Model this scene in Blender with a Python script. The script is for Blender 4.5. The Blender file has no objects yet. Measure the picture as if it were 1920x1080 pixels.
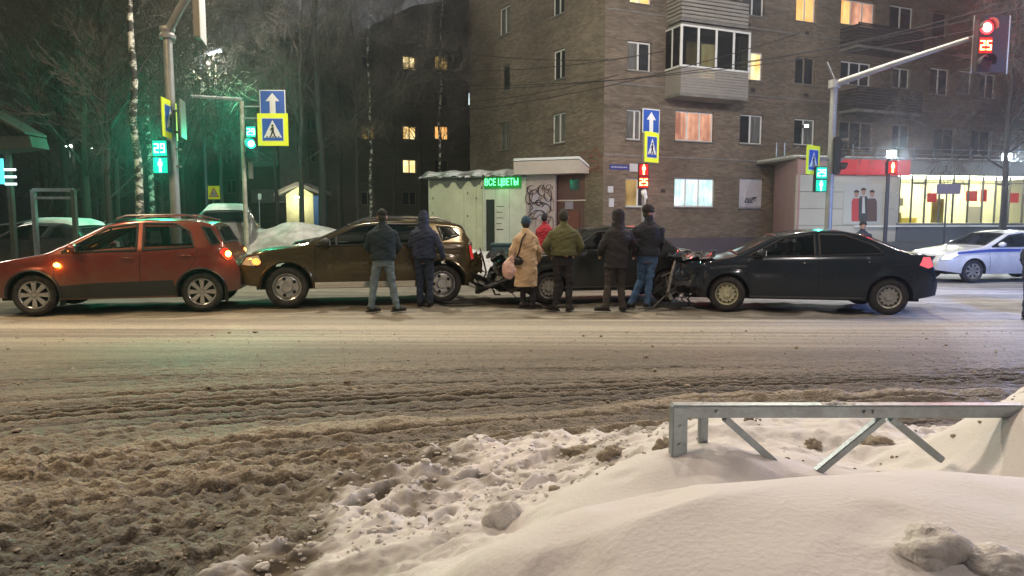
import bpy, bmesh, math, random
import numpy as np
from mathutils import Vector, Matrix
rnd = random.Random(7)
C = bpy.context.scene.collection
SC = bpy.context.scene
R = math.radians

# ------------------------------------------------------------------ camera, world, key light, exposure
CAMH, FPX = 1.6, 1300.0
TILT = math.atan(125.0 / FPX)
cam_d = bpy.data.cameras.new('camera'); cam = bpy.data.objects.new('camera', cam_d); C.objects.link(cam)
cam_d.sensor_width = 36; cam_d.lens = 36 * FPX / 1920; cam_d.clip_start = 0.05; cam_d.clip_end = 1500
cam.location = (0, 0, CAMH); cam.rotation_euler = (R(90) - TILT, 0, 0)
SC.camera = cam
w = bpy.data.worlds.new('World'); SC.world = w; w.use_nodes = True
wn = w.node_tree.nodes; wl = w.node_tree.links
bg = wn['Background']
skyt = wn.new('ShaderNodeTexSky'); skyt.sky_type = 'NISHITA'; skyt.sun_disc = False
skyt.sun_elevation = R(34); skyt.sun_rotation = R(-57)
rgb = wn.new('ShaderNodeMixRGB'); rgb.blend_type = 'MIX'; rgb.inputs[0].default_value = 0.97
# night overcast over a lit town: nearly all of the sky light is the warm grey of the clouds
rgb.inputs[2].default_value = (0.50, 0.455, 0.43, 1)
wl.new(skyt.outputs[0], rgb.inputs[1]); wl.new(rgb.outputs[0], bg.inputs[0]); bg.inputs[1].default_value = 0.10
sun_d = bpy.data.lights.new('street_light_sun', 'SUN'); sun = bpy.data.objects.new('sun', sun_d); C.objects.link(sun)
sun_d.energy = 0.5; sun_d.angle = R(6); sun_d.color = (1.0, 0.86, 0.70)
sun.rotation_euler = Vector((0.62, -0.40, -0.50)).to_track_quat('-Z', 'Y').to_euler()
SC.view_settings.view_transform = 'Standard'; SC.view_settings.look = 'None'
SC.view_settings.gamma = 1; SC.view_settings.use_curve_mapping = False; SC.view_settings.exposure = 0.78
SC.cycles.use_denoising = True
SC.cycles.max_bounces = 6; SC.cycles.diffuse_bounces = 2; SC.cycles.glossy_bounces = 3
SC.cycles.transparent_max_bounces = 12; SC.cycles.transmission_bounces = 4; SC.cycles.volume_bounces = 0
SC.cycles.sample_clamp_indirect = 3.0
SC.cycles.caustics_reflective = False; SC.cycles.caustics_refractive = False

# ------------------------------------------------------------------ projection helpers (measuring the photograph)
def ray(px, py):
    v = (540 - py) / FPX; c, s = math.cos(TILT), math.sin(TILT)
    return ((px - 960) / FPX, c + s * v, -s + c * v)
def P(px, py, Y):
    r = ray(px, py); t = Y / r[1]
    return Vector((r[0] * t, Y, CAMH + r[2] * t))
def G(px, py, z=0.0):
    r = ray(px, py); t = (z - CAMH) / r[2]
    return Vector((r[0] * t, r[1] * t, z))

# ------------------------------------------------------------------ materials
def lin(c):
    return tuple((x / 12.92 if x <= .04045 else ((x + .055) / 1.055) ** 2.4) for x in [v / 255 for v in c])
MATS = {}
def mat(name, col, rough=.6, metal=0.0, var=0.0, vscale=6.0, bump=0.0, bscale=40.0, coat=0.0, emit=None, estr=0.0, spec=.5, dirt=None, dscale=2.0, damt=.5, stretch=None, attr=None):
    if name in MATS: return MATS[name]
    m = bpy.data.materials.new(name); m.use_nodes = True; nt = m.node_tree; N = nt.nodes; Lk = nt.links
    b = N['Principled BSDF']
    b.inputs['Roughness'].default_value = rough; b.inputs['Metallic'].default_value = metal
    b.inputs['Coat Weight'].default_value = coat; b.inputs['Specular IOR Level'].default_value = spec
    b.inputs['Base Color'].default_value = (*col, 1)
    tc = N.new('ShaderNodeTexCoord'); src = tc.outputs['Object']
    if stretch:
        mp = N.new('ShaderNodeMapping'); mp.inputs['Scale'].default_value = stretch; Lk.new(src, mp.inputs[0]); src = mp.outputs[0]
    cur = None
    if attr:
        a = N.new('ShaderNodeAttribute'); a.attribute_name = attr; cur = a.outputs['Color']
    if var > 0:
        n = N.new('ShaderNodeTexNoise'); n.inputs['Scale'].default_value = vscale; n.inputs['Detail'].default_value = 6; n.inputs['Roughness'].default_value = .65
        Lk.new(src, n.inputs['Vector'])
        mr = N.new('ShaderNodeMapRange'); mr.inputs[1].default_value = .3; mr.inputs[2].default_value = .7
        mr.inputs[3].default_value = 1 - var; mr.inputs[4].default_value = 1 + var
        Lk.new(n.outputs[0], mr.inputs[0])
        mx = N.new('ShaderNodeVectorMath'); mx.operation = 'SCALE'
        if cur: Lk.new(cur, mx.inputs[0])
        else: mx.inputs[0].default_value = col
        Lk.new(mr.outputs[0], mx.inputs['Scale']); cur = mx.outputs[0]
        rr = N.new('ShaderNodeMapRange'); rr.inputs[3].default_value = max(0, rough - .12); rr.inputs[4].default_value = min(1, rough + .12)
        Lk.new(n.outputs[0], rr.inputs[0]); Lk.new(rr.outputs[0], b.inputs['Roughness'])
    if dirt:
        n2 = N.new('ShaderNodeTexNoise'); n2.inputs['Scale'].default_value = dscale; n2.inputs['Detail'].default_value = 8; n2.inputs['Roughness'].default_value = .7
        Lk.new(src, n2.inputs['Vector'])
        m2 = N.new('ShaderNodeMapRange'); m2.inputs[1].default_value = .42; m2.inputs[2].default_value = .66; m2.inputs[4].default_value = damt
        Lk.new(n2.outputs[0], m2.inputs[0])
        mm = N.new('ShaderNodeMixRGB'); mm.inputs[2].default_value = (*dirt, 1)
        Lk.new(m2.outputs[0], mm.inputs[0])
        if cur: Lk.new(cur, mm.inputs[1])
        else: mm.inputs[1].default_value = (*col, 1)
        cur = mm.outputs[0]
    if cur: Lk.new(cur, b.inputs['Base Color'])
    if bump > 0:
        n3 = N.new('ShaderNodeTexNoise'); n3.inputs['Scale'].default_value = bscale; n3.inputs['Detail'].default_value = 5
        Lk.new(src, n3.inputs['Vector'])
        bp = N.new('ShaderNodeBump'); bp.inputs['Strength'].default_value = min(1, bump); bp.inputs['Distance'].default_value = .02 * max(1, bump)
        Lk.new(n3.outputs[0], bp.inputs['Height']); Lk.new(bp.outputs[0], b.inputs['Normal'])
    if emit:
        b.inputs['Emission Color'].default_value = (*emit, 1); b.inputs['Emission Strength'].default_value = estr
    MATS[name] = m
    return m
def glass_mat(name, tint=(.02, .025, .03), alpha=.35, rough=.06):
    if name in MATS: return MATS[name]
    m = bpy.data.materials.new(name); m.use_nodes = True; N = m.node_tree.nodes; Lk = m.node_tree.links
    b = N['Principled BSDF']; b.inputs['Base Color'].default_value = (*tint, 1); b.inputs['Roughness'].default_value = rough
    t = N.new('ShaderNodeBsdfTransparent'); t.inputs[0].default_value = (.75, .8, .8, 1)
    mx = N.new('ShaderNodeMixShader'); mx.inputs[0].default_value = alpha
    Lk.new(t.outputs[0], mx.inputs[1]); Lk.new(b.outputs[0], mx.inputs[2]); Lk.new(mx.outputs[0], N['Material Output'].inputs[0])
    MATS[name] = m; return m
def brick_mat(name, c1, c2, mortar, streak=.35, vs=1.0):
    m = bpy.data.materials.new(name); m.use_nodes = True; N = m.node_tree.nodes; Lk = m.node_tree.links
    b = N['Principled BSDF']; b.inputs['Roughness'].default_value = .85
    uv = N.new('ShaderNodeUVMap'); uv.uv_map = 'UVMap'
    br = N.new('ShaderNodeTexBrick'); br.inputs['Scale'].default_value = 1
    br.inputs['Brick Width'].default_value = .26; br.inputs['Row Height'].default_value = .075 * vs; br.inputs['Mortar Size'].default_value = .009
    br.inputs['Color1'].default_value = (*c1, 1); br.inputs['Color2'].default_value = (*c2, 1); br.inputs['Mortar'].default_value = (*mortar, 1)
    Lk.new(uv.outputs[0], br.inputs['Vector'])
    mp = N.new('ShaderNodeMapping'); mp.inputs['Scale'].default_value = (.22, 1.9, 1); Lk.new(uv.outputs[0], mp.inputs[0])
    n = N.new('ShaderNodeTexNoise'); n.inputs['Scale'].default_value = 1.0; n.inputs['Detail'].default_value = 9; n.inputs['Roughness'].default_value = .68
    Lk.new(mp.outputs[0], n.inputs['Vector'])
    n2 = N.new('ShaderNodeTexNoise'); n2.inputs['Scale'].default_value = .35; n2.inputs['Detail'].default_value = 5
    Lk.new(uv.outputs[0], n2.inputs['Vector'])
    ad = N.new('ShaderNodeMath'); Lk.new(n.outputs[0], ad.inputs[0]); Lk.new(n2.outputs[0], ad.inputs[1])
    mr = N.new('ShaderNodeMapRange'); mr.inputs[1].default_value = .75; mr.inputs[2].default_value = 1.25; mr.inputs[3].default_value = 1 - streak; mr.inputs[4].default_value = 1 + streak
    Lk.new(ad.outputs[0], mr.inputs[0])
    sc = N.new('ShaderNodeVectorMath'); sc.operation = 'SCALE'; Lk.new(br.outputs[0], sc.inputs[0]); Lk.new(mr.outputs[0], sc.inputs['Scale'])
    Lk.new(sc.outputs[0], b.inputs['Base Color'])
    bp = N.new('ShaderNodeBump'); bp.inputs['Strength'].default_value = .5; bp.inputs['Distance'].default_value = .01
    Lk.new(br.outputs[1], bp.inputs['Height']); bp.invert = True; Lk.new(bp.outputs[0], b.inputs['Normal'])
    MATS[name] = m; return m
def lit_pane(name, c1, c2, strength, scale=6.0):
    """an inhabited room behind curtains: the pane glows, folded cloth makes it uneven"""
    m = bpy.data.materials.new(name); m.use_nodes = True; N = m.node_tree.nodes; Lk = m.node_tree.links
    b = N['Principled BSDF']; b.inputs['Roughness'].default_value = .15; b.inputs['Base Color'].default_value = (.05, .05, .05, 1)
    tc = N.new('ShaderNodeTexCoord')
    mp = N.new('ShaderNodeMapping'); mp.inputs['Scale'].default_value = (1, 1, .12); Lk.new(tc.outputs['Object'], mp.inputs[0])
    n = N.new('ShaderNodeTexNoise'); n.inputs['Scale'].default_value = scale; n.inputs['Detail'].default_value = 4; Lk.new(mp.outputs[0], n.inputs['Vector'])
    n2 = N.new('ShaderNodeTexNoise'); n2.inputs['Scale'].default_value = 1.7; Lk.new(tc.outputs['Object'], n2.inputs['Vector'])
    a = N.new('ShaderNodeMath'); a.operation = 'MULTIPLY'; Lk.new(n.outputs[0], a.inputs[0]); Lk.new(n2.outputs[0], a.inputs[1])
    r = N.new('ShaderNodeMapRange'); r.inputs[1].default_value = .12; r.inputs[2].default_value = .38; Lk.new(a.outputs[0], r.inputs[0])
    mx = N.new('ShaderNodeMixRGB'); mx.inputs[1].default_value = (*c1, 1); mx.inputs[2].default_value = (*c2, 1); Lk.new(r.outputs[0], mx.inputs[0])
    Lk.new(mx.outputs[0], b.inputs['Emission Color']); b.inputs['Emission Strength'].default_value = strength
    MATS[name] = m; return m

# ------------------------------------------------------------------ mesh builder
class MB:
    def __init__(s): s.v = []; s.f = []; s.uv = None; s.mi = []; s.m = 0
    def face(s, *idx): s.f.append(tuple(idx)); s.mi.append(s.m)
    def box(s, lo, hi, M=None):
        b = len(s.v)
        for x, y, z in ((0,0,0),(1,0,0),(1,1,0),(0,1,0),(0,0,1),(1,0,1),(1,1,1),(0,1,1)):
            p = Vector(((lo, hi)[x][0], (lo, hi)[y][1], (lo, hi)[z][2]))
            s.v.append(M @ p if M else p)
        for q in ((0,3,2,1),(4,5,6,7),(0,1,5,4),(1,2,6,5),(2,3,7,6),(3,0,4,7)): s.face(*[b + k for k in q])
        return s
    def cbox(s, c, d, M=None):
        return s.box([c[i] - d[i] / 2 for i in range(3)], [c[i] + d[i] / 2 for i in range(3)], M)
    def tube(s, pts, rad, n=8, cap=True, flat=1.0):
        pts = [Vector(p) for p in pts]; b0 = len(s.v); k = len(pts)
        if not isinstance(rad, (list, tuple)): rad = [rad] * k
        T = (pts[1] - pts[0]).normalized(); ref = Vector((0, 0, 1)) if abs(T.z) < .9 else Vector((1, 0, 0))
        Nn = T.cross(ref).normalized()
        for i in range(k):
            if i == 0: t = pts[1] - pts[0]
            elif i == k - 1: t = pts[-1] - pts[-2]
            else: t = (pts[i + 1] - pts[i]).normalized() + (pts[i] - pts[i - 1]).normalized()
            if t.length < 1e-9: t = T
            t = t.normalized(); Nn = (Nn - t * Nn.dot(t)); Nn = Nn.normalized() if Nn.length > 1e-6 else t.orthogonal().normalized()
            Bn = t.cross(Nn)
            for j in range(n):
                a = 2 * math.pi * j / n
                s.v.append(pts[i] + (Nn * math.cos(a) + Bn * math.sin(a) * flat) * rad[i])
        for i in range(k - 1):
            for j in range(n):
                a, c = b0 + i * n + j, b0 + i * n + (j + 1) % n
                s.face(a, c, c + n, a + n)
        if cap:
            s.face(*[b0 + j for j in range(n)][::-1]); s.face(*[b0 + (k - 1) * n + j for j in range(n)])
        return s
    def bar(s, a, b, w=.05, d=None):          # square bar
        a, b = Vector(a), Vector(b); t = (b - a); L = t.length; q = t.to_track_quat('Z', 'Y').to_matrix().to_4x4()
        M = Matrix.Translation(a) @ q; d = d or w
        return s.box((-w / 2, -d / 2, 0), (w / 2, d / 2, L), M)
    def lathe(s, prof, n=32, M=None):          # profile (r, y) round the y axis
        b0 = len(s.v); k = len(prof)
        for r, y in prof:
            for j in range(n):
                a = 2 * math.pi * j / n; p = Vector((r * math.cos(a), y, r * math.sin(a))); s.v.append(M @ p if M else p)
        for i in range(k - 1):
            for j in range(n):
                a, c = b0 + i * n + j, b0 + i * n + (j + 1) % n
                s.face(a, a + n, c + n, c)
        return s
    def prism(s, poly, y0, y1, M=None):        # polygon in (x, z), extruded along y
        b = len(s.v); n = len(poly)
        for y in (y0, y1):
            for x, z in poly:
                p = Vector((x, y, z)); s.v.append(M @ p if M else p)
        s.face(*[b + i for i in range(n)]); s.face(*[b + n + i for i in range(n)][::-1])
        for i in range(n):
            j = (i + 1) % n; s.face(b + i, b + n + i, b + n + j, b + j)
        return s
    def disc(s, c, r, y0, y1, n=20, M=None):
        return s.prism([(c[0] + r * math.cos(2 * math.pi * i / n), c[1] + r * math.sin(2 * math.pi * i / n)) for i in range(n)], y0, y1, M)
    def blob(s, c, r, seed=0, rough=.25, sub=2):
        bm = bmesh.new(); bmesh.ops.create_icosphere(bm, subdivisions=sub, radius=1); q = random.Random(seed)
        k = [(Vector((q.uniform(-1, 1), q.uniform(-1, 1), q.uniform(-1, 1))).normalized(), q.uniform(-1, 1)) for _ in range(7)]
        b = len(s.v)
        for v in bm.verts:
            g = 1 + rough * sum(h * max(0, v.co.dot(d)) ** 3 for d, h in k)
            s.v.append(Vector((c[0] + v.co.x * r[0] * g, c[1] + v.co.y * r[1] * g, c[2] + v.co.z * r[2] * g)))
        for f in bm.faces: s.face(*[b + v.index for v in f.verts])
        bm.free(); return s
    def lump(s, c, r, seed=0, amp=.3, sub=5, fq=1.0):
        bm = bmesh.new(); bmesh.ops.create_icosphere(bm, subdivisions=sub, radius=1); co = np.array([v.co for v in bm.verts]); b = len(s.v)
        g = 1 + amp * (fbm(co[:, 0] * 1.6 * fq + seed + co[:, 2], co[:, 1] * 1.6 * fq + co[:, 2] * 1.3 - seed, 5) * 1.3 - .6 * np.abs(fbm(co[:, 0] * 2.7 * fq + seed * 2, co[:, 2] * 2.7 * fq + co[:, 1], 3)))
        co = co * g[:, None]; co[:, 2] = np.where(co[:, 2] < -.35, -.35 + (co[:, 2] + .35) * .2, co[:, 2])
        for p in co: s.v.append(Vector((c[0] + p[0] * r[0], c[1] + p[1] * r[1], c[2] + p[2] * r[2])))
        for f in bm.faces: s.face(*[b + v.index for v in f.verts])
        bm.free(); return s
    def build(s, name, m, parent=None, smooth=False, angle=35, fix=True, bevel=0):
        me = bpy.data.meshes.new(name); me.from_pydata([tuple(v) for v in s.v], [], s.f)
        ms = m if isinstance(m, (list, tuple)) else [m]
        for x in ms: me.materials.append(x)
        if len(ms) > 1: me.polygons.foreach_set('material_index', s.mi)
        if s.uv is not None:
            ul = me.uv_layers.new(name='UVMap'); ul.data.foreach_set('uv', [c for p in s.uv for c in p])
        if fix or bevel:
            bm = bmesh.new(); bm.from_mesh(me)
            bmesh.ops.remove_doubles(bm, verts=bm.verts, dist=1e-5)
            if fix: bmesh.ops.recalc_face_normals(bm, faces=bm.faces)
            if bevel: bmesh.ops.bevel(bm, geom=[e for e in bm.edges if e.is_manifold and e.calc_face_angle(0) > .6], offset=bevel, segments=2, affect='EDGES')
            bm.to_mesh(me); bm.free()
        if smooth:
            me.shade_smooth(); me.set_sharp_from_angle(angle=R(angle))
        o = bpy.data.objects.new(name, me); C.objects.link(o)
        if parent: o.parent = parent
        return o
def tag(o, label=None, cat=None, group=None, kind=None):
    if label: o['label'] = label
    if cat: o['category'] = cat
    if group: o['group'] = group
    if kind: o['kind'] = kind
    return o
def thing(name, label, cat, loc=(0, 0, 0), rz=0, group=None, kind=None):
    o = bpy.data.objects.new(name, None); C.objects.link(o); o.location = loc; o.rotation_euler = (0, 0, rz)
    o.empty_display_size = .1
    return tag(o, label, cat, group, kind)
def mesh_obj(name, me, parent=None):
    o = bpy.data.objects.new(name, me); C.objects.link(o)
    if parent: o.parent = parent
    return o
def copy_tree(o, parent=None):
    kids = [c for c in o.children]
    c = o.copy(); C.objects.link(c)
    if parent: c.parent = parent
    for k in kids: copy_tree(k, c)
    return c
def point_light(name, loc, col, watts, parent=None, r=.05, spot=None):
    d = bpy.data.lights.new(name, 'SPOT' if spot else 'POINT'); d.energy = watts; d.color = col; d.shadow_soft_size = r
    o = bpy.data.objects.new(name, d); C.objects.link(o); o.location = loc
    if spot:
        d.spot_size = R(spot[0]); d.spot_blend = 1; o.rotation_euler = Vector(spot[1]).to_track_quat('-Z', 'Y').to_euler()
    if parent: o.parent = parent
    return o
# ------------------------------------------------------------------ numpy noise
_rs = np.random.RandomState(5); _tab = _rs.rand(512, 512).astype(np.float64)
def vnoise(x, y):
    xi = np.floor(x).astype(int); yi = np.floor(y).astype(int); fx = x - xi; fy = y - yi
    fx = fx * fx * (3 - 2 * fx); fy = fy * fy * (3 - 2 * fy); a = lambda i, j: _tab[i & 511, j & 511]
    return (a(xi, yi) * (1 - fx) * (1 - fy) + a(xi + 1, yi) * fx * (1 - fy) + a(xi, yi + 1) * (1 - fx) * fy + a(xi + 1, yi + 1) * fx * fy) * 2 - 1
def fbm(x, y, o=4, g=.5):
    r = 0; a = 1; t = 0
    for i in range(o):
        r = r + a * vnoise(x * 2 ** i + 17.3 * i, y * 2 ** i + 9.1 * i); t += a; a *= g
    return r / t
def sst(a, b, x):
    t = np.clip((x - a) / (b - a), 0, 1); return t * t * (3 - 2 * t)
def height_mesh(name, xs, ys, Z, m, col=None, kind='structure', smooth=True):
    nx, ny = len(xs), len(ys); X, Y = np.meshgrid(xs, ys); co = np.stack([X, Y, Z], -1).reshape(-1, 3)
    i = np.arange(nx * ny).reshape(ny, nx)
    q = np.stack([i[:-1, :-1], i[:-1, 1:], i[1:, 1:], i[1:, :-1]], -1).reshape(-1, 4)
    me = bpy.data.meshes.new(name); me.vertices.add(len(co)); me.vertices.foreach_set('co', co.ravel())
    me.loops.add(q.size); me.loops.foreach_set('vertex_index', q.ravel()); me.polygons.add(len(q))
    me.polygons.foreach_set('loop_start', np.arange(0, q.size, 4)); me.polygons.foreach_set('loop_total', np.full(len(q), 4))
    me.update(calc_edges=True); me.materials.append(m)
    if col is not None:
        a = me.color_attributes.new('tone', 'FLOAT_COLOR', 'POINT'); a.data.foreach_set('color', np.concatenate([col.reshape(-1, 3), np.ones((nx * ny, 1))], 1).ravel())
    if smooth: me.shade_smooth()
    o = bpy.data.objects.new(name, me); C.objects.link(o); o['kind'] = kind
    return o
def lerp(a, b, t): return a + (b - a) * t
# ------------------------------------------------------------------ ground, road, snow
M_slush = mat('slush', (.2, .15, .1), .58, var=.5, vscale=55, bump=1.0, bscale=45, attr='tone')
M_road_far = mat('packed_snow_road', (.3, .27, .2), .8, var=.2, vscale=3, bump=.8, bscale=14, attr='tone')
M_snow = mat('snow', (.72, .70, .70), .75, bump=.2, bscale=60, attr='tone')
M_snowf = mat('old_snow', (.55, .55, .52), .85, var=.18, vscale=2.5, bump=1.2, bscale=6, dirt=(.12, .11, .09), dscale=1.2, damt=.75)
M_clean = mat('roof_snow', (.75, .77, .76), .8, var=.06, bump=.4, bscale=8)
M_clod = mat('dirty_snow_clod', (.42, .36, .28), .9, var=.3, vscale=9, bump=1.5, bscale=25, dirt=(.1, .07, .05), dscale=6)
M_clodw = mat('white_snow_clod', (.74, .71, .69), .85, var=.06, vscale=9, bump=1.2, bscale=25, dirt=(.3, .26, .22), dscale=4, damt=.25)

_q = random.Random(44); GROOVES = []
_c = 3.9
while _c < 8.6: GROOVES.append((_c, _q.uniform(.016, .036), _q.uniform(.03, .07) * (1 - .4 * sst(6.2, 7.9, _c)))); _c += _q.uniform(.08, .24)
def road_z(X, Y):
    a = np.interp(Y, [3, 4.3, 5.5, 7, 9, 14], [.42, .36, .22, .10, .04, .0])
    s = Y - a * X
    wig = .12 * fbm(X * .35, Y * .6, 2)
    sw = s + wig * .5; rut = (np.abs(vnoise(sw * 2.1 + 3, X * .05)) - .35) * .05
    for k, (c0, wd, dp) in enumerate(GROOVES):
        pres = sst(-.45, .05, fbm(X * .23 + 31 * k, X * 0 + k * 1.7, 2)); c1 = c0 + .03 * fbm(X * .5, X * 0 + k * 3.1, 2); e = (sw - c1) / wd
        rut = rut + pres * (-dp * np.exp(-e ** 2) + dp * .55 * np.exp(-((e + 2.1) / 1.2) ** 2) * (.4 + .9 * np.abs(fbm(X * 5 + k, Y * 5, 2))))
    env = sst(3.6, 4.4, Y) * (1 - .93 * sst(6.3, 8.6, Y))
    near = 1 - sst(4.0, 5.2, Y + .1 * X)
    lump = fbm(X * 1.3, Y * 2.8, 3) * .03 + np.maximum(0, fbm(X * 6 + 5, Y * 14, 3)) * .026 + np.maximum(0, fbm(X * 22, Y * 30, 2)) * .038 + (np.abs(vnoise(s * 5 + .6 * wig, X * .3 + 9)) - .3) * .06
    ridge = .075 * np.exp(-((s - 5.55 - .25 * fbm(X * .5, Y * 0, 2)) / .16) ** 2) * (1 - sst(3, 6, X)) + .06 * np.exp(-((s - 4.95) / .14) ** 2)
    ridge = ridge * (.5 + .9 * np.clip(fbm(X * 2.2, Y * 2.2, 3) + .4, 0, 1.4))
    gran = fbm(X * 17, Y * 25, 2) * (.010 + .016 * near + .004 * (Y < 8))
    return rut * env + ridge + lump * (near * 1.0 + .07) * (1 - .75 * sst(6, 9, Y)) + gran

xs = np.concatenate([np.arange(-8.6, -4.2, .045), np.arange(-4.2, 4.2, .019), np.arange(4.2, 8.7, .045)]); ys = np.concatenate([np.arange(2.2, 4.4, .018), np.arange(4.4, 7.6, .0125), np.arange(7.6, 11.3, .035)])
X, Y = np.meshgrid(xs, ys); Zr = road_z(X, Y)
bx = np.clip(np.minimum(X - xs[0], xs[-1] - X) / .5, 0, 1) * np.clip((11.27 - Y) / .5, 0, 1); Zr = Zr * bx + (1 - bx) * -.004
hgt = np.clip((Zr + .035) / .085, 0, 1)  # height drives tone: hollows darkened for contrast and as wet slush
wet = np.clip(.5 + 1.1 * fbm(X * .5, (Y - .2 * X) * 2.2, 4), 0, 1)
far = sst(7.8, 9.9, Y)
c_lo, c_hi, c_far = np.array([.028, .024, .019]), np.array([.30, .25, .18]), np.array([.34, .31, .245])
blue_cast = sst(1.5, 6, X)[..., None] * (1 - .0 * far[..., None])  # blue light from the right painted into the road tone
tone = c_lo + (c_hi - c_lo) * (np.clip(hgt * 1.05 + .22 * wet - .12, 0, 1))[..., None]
tone = tone * (1 - .55 * blue_cast * np.array([.3, .1, -.5]))
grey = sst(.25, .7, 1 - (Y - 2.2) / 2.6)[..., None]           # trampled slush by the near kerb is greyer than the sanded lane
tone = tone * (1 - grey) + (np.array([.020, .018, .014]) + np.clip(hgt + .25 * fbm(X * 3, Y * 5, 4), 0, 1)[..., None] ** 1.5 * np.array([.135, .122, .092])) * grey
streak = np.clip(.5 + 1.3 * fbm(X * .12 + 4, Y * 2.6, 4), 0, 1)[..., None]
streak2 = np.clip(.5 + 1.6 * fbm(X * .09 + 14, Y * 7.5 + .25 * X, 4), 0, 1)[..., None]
farc = c_far * (.58 + .42 * streak + .42 * streak2 ** 2) * (1 - .3 * blue_cast * np.array([.35, .15, -.6]))
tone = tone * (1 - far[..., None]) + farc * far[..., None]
gap = (bx > -1)
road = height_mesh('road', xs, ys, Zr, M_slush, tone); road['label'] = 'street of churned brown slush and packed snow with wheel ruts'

# the rest of the street: one wide sheet, its hole is the finely modelled lane above, set 12 mm lower
xs2 = np.concatenate([np.arange(-60, -10, .4), np.arange(-10, 10, .09), np.arange(10, 60.1, .4)]); ys2 = np.concatenate([np.arange(-8, 10, .5), np.arange(10, 24, .12), np.arange(24, 40, .6)])
X2, Y2 = np.meshgrid(xs2, ys2)
Z2 = np.where(Y2 < 11.3, -.16, .02 * fbm(X2 * 1.1, Y2 * 2.2, 4) + .03 * np.maximum(0, fbm(X2 * 2.5, Y2 * 4, 3)) - .03)
Z2 = np.where((np.abs(X2) > 8.7) & (Y2 < 11.3), -.01, Z2)
Z2 += .09 * np.maximum(0, fbm(X2 * 2.1, Y2 * 3.4, 4) + .05) * sst(11.5, 12.0, Y2) * (1 - sst(13.2, 14.5, Y2)) * (.35 + .65 * sst(2.5, 4, X2))
Z2 -= .12 * sst(16, 19, Y2) * sst(9, 12, X2)
st2 = np.clip(.5 + 1.2 * fbm(X2 * .2 + 4, Y2 * 1.9, 4), 0, 1)[..., None]
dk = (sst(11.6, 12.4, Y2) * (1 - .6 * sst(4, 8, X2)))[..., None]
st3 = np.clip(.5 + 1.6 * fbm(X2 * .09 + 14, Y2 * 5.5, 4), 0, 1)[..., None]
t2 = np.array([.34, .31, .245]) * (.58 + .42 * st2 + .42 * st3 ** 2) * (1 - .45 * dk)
t2 = t2 * (1 - .3 * sst(1.5, 6, X2)[..., None] * np.array([.35, .15, -.6]))  # same blue light painted in toward the right
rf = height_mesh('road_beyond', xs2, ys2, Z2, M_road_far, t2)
g = MB(); g.face(*[len(g.v) + i for i in range(4)]); g.v = [Vector(p) for p in ((-400, -60, -.3), (400, -60, -.3), (400, 700, -.3), (-400, 700, -.3))]
go = g.build('ground', M_snowf); go['kind'] = 'structure'
# pavement with its kerb along the far side
mb = MB(); mb.box((-60, 17.6, -.2), (8.6, 17.78, .13)); ko = mb.build('kerb', mat('kerb_stone', (.3, .29, .27), .8, var=.2, bump=.5)); ko['kind'] = 'structure'
xs3 = np.arange(-46, 8.7, .2); ys3 = np.concatenate([np.arange(17.78, 40, .25), np.arange(40, 64, .8)])
X3, Y3 = np.meshgrid(xs3, ys3)
def mound(cx, cy, rx, ry, h, seed=0):
    d = ((X3 - cx) / rx) ** 2 + ((Y3 - cy) / ry) ** 2
    return h * np.exp(-d * 1.2) * (1 + .35 * fbm(X3 * .9 + seed, Y3 * .9, 4))
Z3 = .12 + .07 * np.maximum(0, fbm(X3 * .8, Y3 * .8, 4)) * sst(17.8, 19, Y3)
Z3 += mound(-6.9, 21.5, 2.2, 1.7, .95, 3) + mound(-5.2, 22.5, 1.9, 1.5, .8, 9) + mound(-9.0, 22, 1.9, 1.6, .9, 5) + mound(-8, 25, 3, 1.4, 1.1, 8) + mound(-12, 28, 3, 2, .8, 7)
Z3 += mound(-1.3, 20.5, 1.0, 1.1, .62, 11) + mound(-.2, 21.5, .9, 1.2, .5, 2) + mound(-15, 21, 2.4, 1.2, .7, 1) + mound(-11.5, 34, 4, 2, 1.0, 4)
pv = height_mesh('snow_covered_pavement', xs3, ys3, Z3, M_snowf)
pv['label'] = 'snowy pavement and yards beyond the street with shovelled heaps'

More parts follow.
